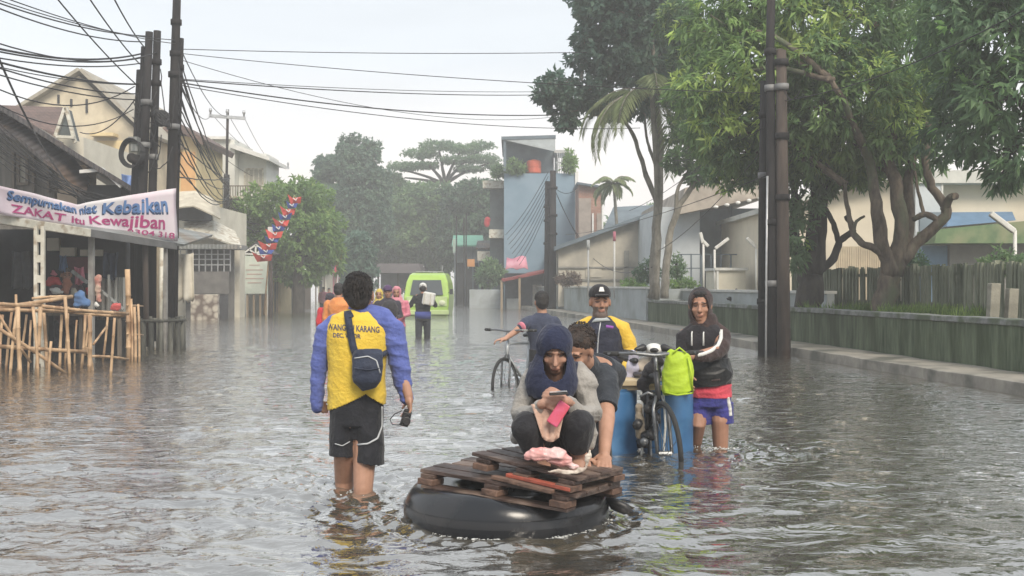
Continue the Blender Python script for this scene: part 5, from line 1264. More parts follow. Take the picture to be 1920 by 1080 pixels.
# ------------------------------------------------------------------ warehouses
Y = 47
M_ware = MAT('grimy render', (.50, .46, .38), (.38, .35, .29), 1.2, rough=.9, bump=.1, c3=(.30, .28, .24), s3=.7)
h = thing('beige_warehouse', 'beige gabled warehouse end wall with a dark roof edge rising to the right', 'warehouse', (PX(1140, Y), Y, .2))
def f(m): m.prism([W(1047, 466, Y), W(1240, 396, Y), W(1242, 575, Y), W(1047, 575, Y)], (0, 14, 0))
part('wall', M_ware, h, f)
def f(m): m.prism([W(1040, 462, Y - .5), W(1250, 386, Y - .5), W(1250, 393, Y - .5), W(1040, 470, Y - .5)], (0, 15, 0))
part('roof', M_slate, h, f)
for (x0, x1, y0, y1) in ((1098, 1128, 500, 520), (1168, 1205, 498, 520)):
    def f(m): m.box((PX(x0, Y), Y - .05, PZ(y1, Y)), (PX(x1, Y), Y - .003, PZ(y0, Y)))
    part('vent', M_ware, h, f)
def f(m):
    for (x0, x1, y0, y1) in ((1170, 1179, 470, 535), (1065, 1066, 505, 530), (1047, 1240, 500, 503), (1060, 1240, 523, 526), (1104, 1106, 500, 530)): m.box((PX(x0, Y), Y - .08, PZ(y1, Y)), (PX(x1, Y), Y - .052, PZ(y0, Y)))
part('stained_band', MAT('stain grey', (.27, .26, .23), (.2, .19, .17), 3), h, f)
Y = 62
h = thing('slate_roof_house', 'dark grey sloping roof behind the beige warehouse', 'house', (PX(1180, Y), Y, -.4))
def f(m): m.box((PX(1130, Y), Y + .3, -.4), (PX(1300, Y), Y + 8, PZ(430, Y)))
part('wall', M_greywall, h, f)
def f(m): m.prism([W(1128, 440, Y - .6), W(1300, 432, Y - .6), W(1300, 384, Y + 4), W(1150, 392, Y + 4)], (0, 0, .12))
part('roof', M_slate, h, f)
Y = 40
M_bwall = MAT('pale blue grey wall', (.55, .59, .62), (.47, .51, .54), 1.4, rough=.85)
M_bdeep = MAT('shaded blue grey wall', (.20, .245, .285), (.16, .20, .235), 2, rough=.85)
h = thing('grey_warehouse', 'grey warehouse with a deep beige fascia over an open blue grey bay', 'warehouse', (PX(1340, Y), Y, .2))
def f(m): m.box((PX(1238, Y), Y, .2), (PX(1312, Y), Y + 12, PZ(388, Y)))
part('wall', M_bwall, h, f)
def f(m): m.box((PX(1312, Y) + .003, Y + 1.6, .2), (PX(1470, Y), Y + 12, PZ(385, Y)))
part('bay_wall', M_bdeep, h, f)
def f(m): m.prism([W(1285, 352, Y - 1.2), W(1465, 318, Y - 1.2), W(1465, 362, Y - 1.2), W(1272, 402, Y - 1.2)], (0, 13, 0))
part('fascia', MAT('weathered fascia', (.42, .37, .31), (.31, .27, .23), 1.5, rough=.9, c3=(.24, .20, .17), s3=.9), h, f)
def f(m): m.box((PX(1372, Y), Y + .4, .2), (PX(1377, Y), Y + .6, PZ(385, Y))); m.box((PX(1240, Y), Y + .3, PZ(505, Y)), (PX(1240, Y) + .05, Y + .4, PZ(500, Y)))
part('column', M_slate, h, f)
def f(m):
    for y in (478, 503): m.box((PX(1264, Y), Y - 1.3, PZ(y + 2, Y)), (PX(1450, Y), Y - 1.25, PZ(y, Y)))
    for i in range(11): x = PX(1266 + i * 18, Y); m.box((x, Y - 1.3, .3), (x + .05, Y - 1.24, PZ(478, Y)))
part('railing', M_slate, h, f)
def f(m):
    for i in range(5): x = PX(1330 + i * 20, Y); m.ell((x, Y - 1.3, PZ(393 - i * 4, Y)), (.09, .09, .06))
part('ceiling_lamp', M_white, h, f)
t = thing('storage_container', 'cream storage box with an arched hedge top behind the pale wall', 'container', tuple(W(1370, 545, 35)))
def f(m): m.box((PX(1344, 35), 35, .4), (PX(1398, 35), 37, PZ(505, 35)))
part('body', M_creaml, t, f, bevel=.03)
def f(m): m.box((PX(1340, 35), 34.9, PZ(507, 35)), (PX(1402, 35), 37.1, PZ(502, 35))); m.box((PX(1343, 35) , 34.93, .4), (PX(1347, 35), 34.99, PZ(507, 35)))
part('lid', M_white, t, f)
Y = 33
h = thing('cream_warehouse', 'large cream warehouse with a flat pale roof edge and blue grey corner behind the trees', 'warehouse', (PX(1720, Y), Y, .3))
def f(m): m.prism([W(1455, 385, Y), W(1640, 338, Y), W(2150, 338, Y), W(2150, 580, Y), W(1455, 580, Y)], (0, 14, 0))
part('wall', MAT('cream cladding', (.70, .63, .50), (.60, .54, .43), .8, rough=.8, bump=.05), h, f)
def f(m): m.prism([W(1700, 320, Y - .6), W(2160, 316, Y - .6), W(2160, 343, Y - .6), W(1700, 343, Y - .6)], (0, 15, 0)); m.prism([W(1450, 382, Y - .5), W(1560, 350, Y - .5), W(1702, 318, Y - .5), W(1702, 330, Y - .5), W(1560, 362, Y - .5), W(1450, 392, Y - .5)], (0, 14.8, 0))
part('roof', MAT('pale roof edge', (.62, .62, .58), (.5, .5, .47), 1.5, rough=.7), h, f)
def f(m): m.box((PX(1705, Y), Y - .5, .3), (PX(1752, Y), Y - .003, PZ(346, Y)))
part('corner_panel', M_bwall, h, f)
def f(m): m.box((PX(1712, Y), Y - .56, PZ(500, Y)), (PX(1752, Y), Y - .503, PZ(400, Y)))
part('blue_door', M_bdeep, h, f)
def f(m): m.box((PX(1752.5, Y), Y - .52, .3), (PX(1756, Y), Y - .4, PZ(346, Y)))
part('downpipe', M_white, h, f)
def f(m):
    for i in range(26): x = PX(1568 + i * 4.2, Y - 1.4); m.box((x, Y - 1.4, .5), (x + .05, Y - 1.36, PZ(462, Y - 1.4)))
    for y in (470, 486): m.box((PX(1566, Y - 1.4), Y - 1.355, PZ(y + 2, Y - 1.4)), (PX(1678, Y - 1.4), Y - 1.33, PZ(y, Y - 1.4)))
part('slat_screen', MAT('tan slats', (.52, .43, .30), None, 3), h, f)
Y = 30.5
h = thing('canopy_building', 'green canopied lean-to with a blue panel roof in front of the cream warehouse', 'building', (PX(1840, Y), Y, .3))
def f(m): m.box((PX(1808, Y), Y + 1, .3), (PX(2100, Y), Y + 2.4, PZ(452, Y)))
part('wall', MAT('grey block', (.30, .285, .26), (.24, .23, .21), 2), h, f)
def f(m): m.box((PX(1757, Y), Y + 1.1, .3), (PX(1806, Y), Y + 1.5, PZ(458, Y)))
part('blue_window', MAT('blue panel', (.17, .28, .42), (.14, .24, .36), 3), h, f)
def f(m): m.prism([W(1775, 425, Y + 1.5), W(1905, 413, Y + 1.5), W(1898, 397, Y + 2.2), W(1780, 398, Y + 2.2)], (0, .3, 0))
part('blue_roof', MAT('blue roof', (.13, .22, .34), (.11, .19, .29), 3), h, f)
def f(m): m.prism([W(1757, 430, Y), W(1925, 414, Y), W(2110, 405, Y), W(2110, 450, Y), W(1925, 456, Y), W(1752, 456, Y)], (0, 1.5, 0))
part('green_canopy', MAT('mossy green canvas', (.15, .23, .10), (.10, .16, .075), 2, c3=(.22, .24, .13), s3=1), h, f)
# lamp posts with white tubes
def lamppost(label, px, ptop, pbot, Y, heads):
    t = thing('lamp_post', label, 'lamp post', tuple(W(px, pbot, Y)), group='white lamp posts behind the walls')
    def f(m): m.tube([W(px, pbot, Y), W(px, ptop, Y)], .035, 8)
    part('post', M_white, t, f, True)
    for (x0, y0, x1, y1) in heads:
        def f(m): m.bar(W(x0, y0, Y), W(x1, y1, Y), .10, .10)
        part('lamp_head', M_white, t, f, bevel=.02)
lamppost('white post with a round lamp head and short arm behind the pale wall', 1319, 455, 560, 34, [(1313, 436, 1318, 456), (1318, 452, 1328, 462)])
lamppost('white post with an arm slanting up to the right behind the hooded man', 1340, 468, 560, 35, [(1341, 466, 1366, 447)])
lamppost('white post with an arm slanting up left just before the right poles', 1418, 466, 560, 34, [(1400, 446, 1418, 464)])
lamppost('lamp post at the far right before the green canopy', 1903, 432, 590, 20, [(1857, 400, 1902, 434)])
for (x, yt, lab) in ((1103, 452, 'thin white stake left of the two capped stakes by the beige warehouse'), (1152, 436, 'thin white stake with a pink band before the beige warehouse'), (1248, 460, 'thin white stake right of the bare grey trunk')):
    Yp = 36.5; t = thing('white_stake', lab, 'post', tuple(W(x, 560, Yp)), group='thin white stakes behind the wall')
    def f(m): m.tube([W(x, 560, Yp), W(x, yt, Yp)], .03, 7)
    part('shaft', M_white, t, f, True)
    def f(m): m.tube([W(x, yt + 16, Yp), W(x, yt - 2, Yp)], .05, 8)
    part('cap', M_whitec if x != 1152 else M_pink, t, f, True)
# bamboo-slat fence behind the planter
fe = thing('slat_fence', 'dark weathered upright slat fence behind the planter trees', 'fence', (PX(1700, 20), 20, .64))
M_fence = MAT('weathered slats', (.27, .285, .21), (.11, .13, .085), 6, stretch=(1, 1, .15), rough=.9, bump=.5, bscale=30, c3=(.06, .075, .045), s3=1.3)
def f(m):
    rf = random.Random(6); y = 24.6
    while y > 10.5:
        x = XK(y) + 2.35 + .05 * rf.random(); h_ = 1.50 + rf.uniform(-.02, .025); w = rf.uniform(.05, .07)
        m.box((x - .02, y - w / 2, .55), (x + .02, y + w / 2, h_), Matrix.Rotation(rf.uniform(-.03, .03), 3, 'X')); y -= .078
part('slats', M_fence, fe, f)
def f(m):
    for z in (.86, 1.36): m.bar((XK(24.6) + 2.42, 24.6, z), (XK(10.5) + 2.42, 10.5, z), .05, .06)
part('rail', M_fence, fe, f)
for y in (24.4, 21.8, 19.2, 16.6, 14.0, 11.4):
    def f(m): m.box((XK(y) + 2.46, y - .05, .5), (XK(y) + 2.56, y + .05, 1.55))
    part('post', M_fence, fe, f)
for (x, yt, lab) in ((1862, 531, 'taller square concrete post stub on the planter at the far right'), (1896, 541, 'shorter square concrete post stub at the far right edge')):
    Yp = 14.9; m = MB(); c = W(x, 600, Yp); m.box((c.x - .065, Yp - .07, .60), (c.x + .065, Yp + .07, PZ(yt, Yp)), Matrix.Rotation(.05, 3, 'Y'))
    o = m.build('concrete_post', MAT('old concrete', (.33, .31, .25), (.22, .21, .17), 5, rough=.9, bump=.5, c3=(.16, .18, .11), s3=3), loc=(c.x, Yp, .6), bevel=.01); tag(o, lab, 'post', 'concrete post stubs on the planter')
goods('rubbish_pile', 'small dark heap of debris lying on the planter capstone right of the hooded man', 'debris', [(1380, 560, 20, 5), (1380, 552, 7, 9), (1370, 560, 9, 5), (1392, 559, 8, 5), (1380, 545, 3, 6)], 27.5, M_dark, voxel=.03, amp=.02)
# ------------------------------------------------------------------ lime green minibus
Y = 42
bus = thing('minibus', 'lime green minibus with a dark windscreen standing in the flood far down the street', 'minibus', (PX(800, Y), Y, -.42))
M_lime = MAT('lime paint', (.38, .58, .10), (.33, .50, .08), 3, rough=.35, bump=0, coat=.3)
M_limep = MAT('pale lime paint', (.58, .72, .34), (.52, .66, .28), 3, rough=.4, bump=0)
M_tyre = MAT('tyre', (.03, .03, .03), None, 8)
def f(m):
    x0, x1 = PX(757, Y), PX(842, Y); cx = (x0 + x1) / 2; hw = (x1 - x0) / 2
    rows = []
    sec = [(0.0, -.15, .90), (0.0, .35, .98), (.02, .70, 1.0), (.12, .80, 1.0), (.34, 1.28, .93), (.42, 1.40, .88), (.60, 1.58, .80), (1.0, 1.66, .72)]
    prof = [(a, z, w) for a, z, w in sec]
    vs = []; 
    for yy, sc in ((0, 1.0), (3.6, 1.0)):
        for a, z, w in prof:
            y = Y + a if yy == 0 else Y + yy; vs.append((cx - hw * w, y, z)); vs.append((cx + hw * w, y, z))
    n = len(prof); fs = []
    for i in range(n - 1):
        a = 2 * i; fs.append((a, a + 1, a + 3, a + 2)); b = a + 2 * n; fs.append((b + 2, b + 3, b + 1, b)); fs.append((a, a + 2, b + 2, b)); fs.append((a + 3, a + 1, b + 1, b + 3))
    a = 2 * (n - 1); b = a + 2 * n; fs.append((a, a + 1, b + 1, b)); fs.append((0, 2 * n, 2 * n + 1, 1)); m.add(vs, fs)
part('body', M_lime, bus, f, bevel=.05)
def f(m): m.prism([W(769, 553, Y + .06) - Vector((0, .02, 0)), W(831, 553, Y + .06) - Vector((0, .02, 0)), (PX(826, Y), Y + .27, PZ(525, Y)), (PX(773, Y), Y + .27, PZ(525, Y))], (0, -.03, .0))
part('windscreen', MAT('bus glass', (.035, .05, .06), None, 2, rough=.25, bump=0, spec=.5), bus, f)
def f(m): m.box((PX(762, Y), Y - .03, PZ(574, Y)), (PX(838, Y), Y - .004, PZ(556, Y)))
part('front_panel', M_limep, bus, f, bevel=.02)
for x in (770, 829):
    def f(m): m.ell((PX(x, Y), Y - .04, PZ(568, Y)), (.13, .05, .11), n=14)
    part('headlight', MAT('lamp glass', (.75, .80, .55), None, 3, rough=.2, bump=0), bus, f, True)
def f(m): m.box((PX(758, Y), Y - .12, PZ(590, Y)), (PX(842, Y), Y - .035, PZ(581, Y)))
part('bumper', M_limep, bus, f, bevel=.02)
for x in (752, 846):
    def f(m): m.box((PX(x, Y) - .06, Y + .05, PZ(552, Y)), (PX(x, Y) + .06, Y + .1, PZ(542, Y))); m.bar((PX(x, Y), Y + .08, PZ(548, Y)), (PX(x + (6 if x < 800 else -6), Y), Y + .1, PZ(548, Y)), .02, .02)
    part('wing_mirror', M_dark, bus, f)
for x in (760, 832):
    def f(m): m.tube([(PX(x, Y), Y + .8, -.15), (PX(x, Y) + .16, Y + .8, -.15)], .27, 16)
    part('wheel', M_tyre, bus, f, True)
def f(m): m.bar((PX(787, Y), Y + .17, .93), (PX(808, Y), Y + .2, 1.0), .02, .015)
part('wiper', M_dark, bus, f)
def f(m): m.box((PX(775, Y), Y + 1, 1.69), (PX(825, Y), Y + 2.5, 1.72)); m.tube([(PX(826, Y), Y + 1, 1.68), (PX(826, Y), Y + 1, 1.95)], .02, 6)
part('roof_rack', M_metal, bus, f)
# ------------------------------------------------------------------ people
M_skin = MAT('skin', (1, 1, 1), (.86, .84, .82), 18, rough=.5, bump=.12, bscale=120, vcol='col', spec=.4)
SKIN = (.40, .215, .145); SKIN_D = (.30, .155, .10); SKIN_L = (.46, .26, .18)
def basis(F, U=(0, 0, 1)):
    F = Vector(F).normalized(); U = Vector(U); U = (U - F * U.dot(F)).normalized(); Rr = F.cross(U)
    return Matrix((Rr, F, U)).transposed()
def head_parts(m, c, M, s=1.0, ears=True):
    c = Vector(c); P = lambda x, y, z: c + M @ Vector((x * s, y * s, z * s)); E = lambda p, r: m.ell(P(*p), tuple(q * s for q in r), M, 18, 12)
    E((0, -.014, .030), (.074, .092, .090)); E((0, .016, -.028), (.062, .072, .084)); E((0, .046, -.088), (.032, .034, .026))
    m.cap([P(0, .086, .012), P(0, .108, -.028)], [.0075 * s, .0125 * s], 8); E((0, .099, -.033), (.017, .012, .009))
    m.cap([P(-.038, .074, .026), P(0, .084, .024), P(.038, .074, .026)], .009 * s, 8)
    m.cap([P(-.018, .086, -.060), P(.018, .086, -.060)], .0068 * s, 8); m.cap([P(-.014, .084, -.070), P(.014, .084, -.070)], .0075 * s, 8)
    for k in (-1, 1):
        E((k * .036, .058, -.028), (.022, .020, .020))
        if ears: E((k * .077, -.006, -.008), (.009, .019, .030))
def head_paint(co, c, M, s, skin, beard=False, brows=True):
    q = (co - np.array(c)) @ np.array(M) / s; x, y, z = q[:, 0], q[:, 1], q[:, 2]
    C = np.tile(np.array(skin), (len(co), 1)); fr = (y > .04) & (np.abs(z) < .13) & (np.abs(x) < .09)
    def mix(mask, col, a=1.0): C[mask] = C[mask] * (1 - a) + np.array(col) * a
    mix(fr & (np.abs(x) < .05) & (z < -.045) & (y > .07), (skin[0] * 1.0, skin[1] * .9, skin[2] * .9), .3)
    if beard: mix((y > -.02) & (z < np.where(np.abs(x) < .024, -.070, -.035)) & (np.abs(x) < .08) & (z > -.15), (.10, .09, .085), .85); mix(fr & (np.abs(z + .048) < .006) & (np.abs(x) < .024), (.08, .06, .05), .7)
    mix(fr & ((x / .022) ** 2 + ((z + .065) / .008) ** 2 < 1), (.30, .11, .09), .5)
    mix(fr & (((np.abs(x) - .031) / .0155) ** 2 + ((z - .003) / .0062) ** 2 < 1), (.05, .03, .025), .95)
    if brows: mix(fr & (np.abs(np.abs(x) - .032) < .018) & (np.abs(z - .026 + (np.abs(x) - .03) * .25) < .0052), (.035, .025, .02), .9)
    mix(fr & (np.abs(np.abs(x) - .009) < .005) & (np.abs(z + .040) < .004), (.08, .04, .03), .8)
    return C
def hair_parts(m, c, M, s=1.0):
    c = Vector(c); E = lambda p, r: m.ell(c + M @ (Vector(p) * s), tuple(q * s for q in r), M, 18, 12)
    E((0, -.020, .052), (.082, .094, .080)); E((0, -.042, .004), (.077, .066, .088)); E((0, .040, .088), (.052, .036, .028))
def hair_tufts(name, c, M, s, mat, parent, n=420, L_=.028, seed=3, face=True):
    """short strands lying back over the head, breaking the outline"""
    rs = random.Random(seed); m = MB(); c = Vector(c)
    for i in range(n):
        u = Vector((rs.gauss(0, 1), rs.gauss(0, 1), rs.gauss(0, 1))).normalized()
        if u.z < -.55 or (u.y > .3 and u.z < .55): continue
        p = Vector((u.x * .081, -.026 + u.y * .092, .040 + u.z * .092)); d = (u * .12 + Vector((rs.uniform(-.3, .3), -.5, -.6 if u.z < .6 else -.1))).normalized()
        a, b, t = c + M @ (p * s), c + M @ ((p + d * L_ * .5) * s), c + M @ ((p + d * L_ + Vector((0, 0, -.006))) * s); m.tube([a, b, t], [.0035 * s, .003 * s, .0008 * s], 4)
    return m.build(name, mat, parent)
def hand(m, w, d, nrm, side=1, curl=.5, s=1.0, spread=.12):
    """palm, four unequal bent fingers and a thumb leaving the side of the palm"""
    w = Vector(w); d = Vector(d).normalized(); nrm = Vector(nrm); nrm = (nrm - d * nrm.dot(d)).normalized(); sd_ = d.cross(nrm) * side
    Mh = Matrix((sd_, nrm, d)).transposed(); m.cap([w - d * .01, w + d * .03 * s], [.024 * s, .026 * s], 10)
    m.ell(w + d * .048 * s, (.039 * s, .015 * s, .050 * s), Mh, 14, 10)
    for i, (o, L_) in enumerate(((-.029, .068), (-.010, .078), (.010, .073), (.028, .057))):
        p = w + d * .083 * s + sd_ * o * s; dir_ = (d + sd_ * o * spread * 25 * .3).normalized(); pts = [p - dir_ * .012 * s]; a = 0
        for k in range(4):
            pts.append(p.copy()); a += curl * (.55 if k else .35) * (1 + .12 * i); v = dir_ * math.cos(a) - nrm * math.sin(a); p = p + v * L_ * s * (.42, .33, .25, 0)[k]
        m.cap(pts, [.0095 * s, .0092 * s, .0086 * s, .0078 * s, .0070 * s], 8)
    t0 = w + d * .022 * s - sd_ * .026 * s; v = (d * .62 - sd_ * .72 - nrm * .30).normalized(); v2 = (d * .9 - sd_ * .25 - nrm * (.3 + curl * .4)).normalized()
    m.cap([t0, t0 + v * .038 * s, t0 + v * .038 * s + v2 * .032 * s], [.0125 * s, .0105 * s, .0085 * s], 8)
def foot(m, an, d, s=1.0):
    an = Vector(an); d = Vector(d).normalized(); m.cap([an - d * .03 * s + Vector((0, 0, -.045)), an + d * .06 * s + Vector((0, 0, -.04)), an + d * .16 * s + Vector((0, 0, -.055))], [(.034 * s, .032 * s), (.042 * s, .030 * s), (.042 * s, .014)], 12)
def limbs(m, pts, r): m.cap(pts, r, 14)

# ---- man in the yellow and blue shirt, seen from behind
Y0 = 6.2; J = lambda px, py, dy=0: W(px, py, Y0 + dy); s = S(Y0)
man = thing('person', 'man walking away in a yellow and blue long sleeved shirt and black shorts', 'person', (J(668, 900).x, Y0, -.44))
Mh = basis((.10, 1, -.05)); hc = J(674, 553)
m = MB(); head_parts(m, hc, Mh, 1.0); m.cap([J(675, 572, .0), J(675, 606, .01)], [.056, .064], 14)
m.tube([J(672, 598), J(671, 625), J(669, 690), J(668, 735), J(668, 775), J(668, 800)], [(.10, .07), (.165, .095), (.145, .095), (.135, .09), (.145, .10), (.12, .09)], 20, u=(1, 0, 0))
wl_, wr_ = J(595, 748, .05), J(766, 742, -.03)
limbs(m, [J(622, 620, .02), J(599, 690, .02), wl_], [.042, .036, .026]); limbs(m, [J(732, 612), J(750, 690), wr_], [.05, .038, .026])
hand(m, wl_, (.05, .9, -.55), (-1, 0, 0), 1, .9, .92); hand(m, wr_, (.12, -.1, -1), (1, .3, 0), 1, 1.25, .95)
limbs(m, [J(648, 785), J(646, 852, .0), J(645, 900, .10), (J(644, 930).x, Y0 + .16, -.36)], [.085, .062, .054, .036]); foot(m, (J(644, 930).x, Y0 + .16, -.36), (0, 1, 0))
limbs(m, [J(690, 785), J(683, 858, -.02), J(681, 915, -.06), (J(680, 940).x, Y0 - .06, -.36)], [.085, .066, .055, .037]); foot(m, (J(680, 940).x, Y0 - .06, -.36), (0.1, 1, 0))
blob(m, .0055, 2, paint=lambda co: head_paint(co, hc, Mh, 1, SKIN_L), mat=M_skin, parent=man)
M_hair = MAT('black hair', (.030, .025, .023), (.013, .012, .012), 30, stretch=(1, 1, .3), rough=.55, bump=.8, bscale=90)
m = MB(); hair_parts(m, hc, Mh, .99); m.ell(hc + Vector((0, -.055, -.03)), (.066, .045, .055)); blob(m, .006, 2, wrinkle(.0014, (90, 90, 30), 4), name='hair', mat=M_hair, parent=man)
hair_tufts('hair_strands', hc, Mh, 1.0, M_hair, man, 700, .020)
M_yel = CLOTH('yellow jersey', (.76, .54, .075), (.70, .48, .06), rough=.8); M_blu = CLOTH('blue sleeve cloth', (.12, .155, .42), (.09, .12, .34))
def hem(co):
    x = co[:, 0] * s / (Y0) * Y0 + 960; z = 1.17 - co[:, 2]; py = 535 + z * s
    x = co[:, 0] * s + 960
    lim = np.where(x < 690, 768 - 31 * np.clip((x - 618) / 72, 0, 1) ** 1.3, 737 + 21 * np.clip((x - 690) / 30, 0, 1)); return py > lim
m = MB(); m.tube([J(674, 579, .0), J(674, 588), J(672, 597), J(671, 612), J(670, 640), J(669, 680), J(669, 720), J(669, 750), J(669, 790)],
                 [(.062, .06), (.11, .075), (.155, .095), (.182, .110), (.180, .118), (.168, .118), (.166, .118), (.168, .120), (.17, .12)], 24, u=(1, 0, 0))
shirt = blob(m, .006, 3, wrinkle(.0055, (8, 8, 13), 12, 7), cut=hem, name='shirt', mat=M_yel, parent=man)
so = shirt.modifiers.new('s', 'SOLIDIFY'); so.thickness = .004; so.offset = -1
m = MB(); m.cap([J(690, 590, .0), J(716, 600), J(737, 622, .0), J(746, 665), J(752, 700), J(763, 748)], [(.05, .06), (.068, .075), (.068, .075), (.060, .065), (.055, .058), (.038, .042)], 16)
blob(m, .006, 2, wrinkle(.008, (10, 10, 26), 21, 8), name='sleeve', mat=M_blu, parent=man)
m = MB(); m.cap([J(628, 608, .02), J(611, 622, .02), J(601, 665, .02), J(597, 700, .02), J(594, 764, .04)], [(.060, .065), (.064, .07), (.054, .06), (.047, .05), (.036, .04)], 16)
blob(m, .006, 2, wrinkle(.007, (10, 10, 26), 22, 8), name='sleeve', mat=M_blu, parent=man)
m = MB(); m.tube([J(675, 574), J(675, 588)], [(.064, .062), (.07, .068)], 18); m.build('collar', M_blu, man, True)
M_short = CLOTH('black shorts cloth', (.020, .021, .027), (.013, .014, .018), rough=.7)
def scut(co):
    x = co[:, 0] * s + 960; py = 535 + (1.17 - co[:, 2]) * s; return py > np.where(x < 668, 853 + (x - 618) * .06, 862 + (x - 668) * .16)
m = MB(); m.tube([J(669, 735), J(669, 760), J(669, 795)], [(.140, .105), (.155, .115), (.155, .115)], 22, u=(1, 0, 0)); m.tube([J(669, 780), J(668, 822)], [(.07, .10), (.05, .08)], 14, u=(1, 0, 0))
m.tube([J(648, 770), J(644, 820, .0), J(642, 885, .02)], [(.09, .10), (.080, .095), (.078, .09)], 18, u=(1, 0, 0)); m.tube([J(690, 770), J(693, 820, -.01), J(695, 900, -.03)], [(.09, .105), (.083, .10), (.080, .095)], 18, u=(1, 0, 0))
shorts = blob(m, .006, 2, wrinkle(.008, (10, 10, 14), 31, 8), cut=scut, name='shorts', mat=M_short, parent=man)
so = shorts.modifiers.new('s', 'SOLIDIFY'); so.thickness = .004; so.offset = -1
M_pipe = MAT('white piping', (.5, .52, .54), None, 10, bump=0)
ribbon('piping', [(716, 762), (716, 800), (708, 822), (690, 832), (668, 834)], .008, shorts, M_pipe, shorts, .003); ribbon('piping', [(628, 832), (642, 836), (656, 828)], .007, shorts, M_pipe, shorts, .003)
M_bag = CLOTH('navy bag cloth', (.035, .045, .075), (.022, .028, .05), rough=.6)
bag = thing('sling_bag', 'navy blue sling bag hanging on the back of the man in yellow', 'bag', tuple(J(688, 728, -.2)))
m = MB(); m.tube([J(690, 656, -.15), J(690, 664, -.16), J(689, 690, -.17), J(688, 715, -.17), J(692, 730, -.16)], [(.075, .025), (.086, .042), (.088, .052), (.078, .048), (.04, .028)], 18, u=(1, 0, 0))
bg = blob(m, .006, 3, wrinkle(.004, (16, 16, 16), 5), name='pouch', mat=M_bag, parent=bag)
ribbon('zip', [(664, 672), (690, 668), (706, 676), (713, 700)], .006, bg, M_pipe, bg, .002); ribbon('flap_seam', [(664, 690), (690, 694), (714, 690)], .008, bg, M_bag, bg, .004)
ribbon('strap', [(650, 577), (655, 612), (662, 650), (668, 668)], .038, shirt, M_bag, bag, .006, .006)
ribbon('strap', [(712, 668), (722, 662), (727, 658)], .026, shirt, M_bag, bag, .006, .006)
M_print = MAT('navy print', (.10, .09, .14), None, 5, bump=0)
def shirt_fn(cx, cy_, tilt=0.0):
    def fn(x, y, z): p = project_px(cx + x * s, cy_ - y * s + tilt * x * s, shirt, .002, Y0); return p - Vector((0, z * .5, 0))
    return fn
text_on('back_lettering', 'WANGHU KARANG', .048, shirt_fn(663, 616, .06), M_print, shirt, .0012, .68, .0006)
text_on('back_lettering', 'DEC. WBDR', .034, shirt_fn(650, 630, .05), M_print, shirt, .001, .85, .0006)
cm = thing('camera', 'small black camera with dangling strap in the hand of the man in yellow', 'camera', tuple(J(765, 800, -.05)))
M_blk = MAT('black plastic', (.025, .024, .026), (.018, .018, .019), 8, rough=.4, bump=.05)
def f(m): m.box(tuple(J(752, 800, -.09)), tuple(J(770, 770, -.02)), Matrix.Rotation(.25, 3, 'Y')); m.tube([J(760, 788, -.09), J(762, 790, -.15)], [.026, .024], 14); m.box(tuple(J(757, 774, -.08)), tuple(J(768, 766, -.03)))
part('camera_body', M_blk, cm, f, bevel=.004)
def f(m): m.tube([J(754, 770, -.06), J(740, 776, -.06), J(731, 787, -.06), J(736, 796, -.07), J(748, 797, -.07), J(753, 792, -.06)], [(.006, .003)] * 6, 8)
part('wrist_strap', M_blk, cm, f, True)

# ---- girl crouching on the pallets
Y0 = 5.35; J = lambda px, py, dy=0: W(px, py, Y0 + dy); s = S(Y0)
girl = thing('person', 'girl in a navy headscarf and grey jacket crouching on the stacked pallets', 'person', tuple(J(1038, 880)))
Mg = basis((.0, -1, -.50)); hg = J(1040, 654, -.03)
m = MB(); head_parts(m, hg, Mg, .98, False); m.cap([J(1040, 685, .0), J(1040, 712, .05)], [.05, .055])
m.tube([J(1040, 705, .06), J(1038, 735, .10), J(1036, 790, .18), J(1036, 825, .22)], [(.13, .07), (.14, .09), (.12, .09), (.13, .11)], 18, u=(1, 0, 0))
wL, wR = J(1062, 752, -.20), J(1018, 757, -.20)
limbs(m, [J(1082, 708, .06), J(1106, 782, .0), wL], [.042, .036, .024]); limbs(m, [J(1000, 712, .06), J(982, 782, .0), wR], [.042, .036, .024])
hand(m, wL, (-.8, -.1, .45), (.2, -1, .3), 1, 1.0, .85); hand(m, wR, (.9, -.1, .35), (-.1, -1, .4), -1, 1.0, .85)
limbs(m, [J(1058, 822, .16), J(1086, 790, -.16), J(1080, 828, -.10), J(1084, 853, -.04)], [.075, .058, .048, .034]); foot(m, J(1084, 851, -.05), (-.1, -1, 0), .8)
limbs(m, [J(1016, 822, .16), J(988, 796, -.16), J(1000, 828, -.10), J(1012, 850, .0)], [.075, .058, .048, .034]); foot(m, J(1012, 848, .0), (.25, -1, 0), .75)
blob(m, .005, 2, paint=lambda co: head_paint(co, hg, Mg, .98, (.44, .25, .18)), mat=M_skin, parent=girl)
M_hij = CLOTH('navy scarf', (.022, .028, .062), (.014, .018, .044), rough=.8)
def face_hole(co):
    q = (co - np.array(hg)) @ np.array(Mg) / .93; return ((q[:, 0] / .060) ** 2 + ((q[:, 2] + .022) / .072) ** 2 < 1) & (q[:, 1] > .0)
m = MB(); m.ell(hg + Mg @ Vector((0, -.012, .018)), (.093, .110, .104), Mg, 20, 14); m.ell(hg + Mg @ Vector((0, .0, -.05)), (.092, .095, .09), Mg, 20, 14)
m.tube([J(1040, 668, -.01), J(1038, 690, -.02), J(1036, 706, -.02), J(1034, 722, -.03), J(1030, 738, -.05), J(1028, 752, -.06)], [(.098, .09), (.114, .10), (.128, .11), (.130, .105), (.112, .09), (.070, .07)], 22, u=(1, 0, 0))
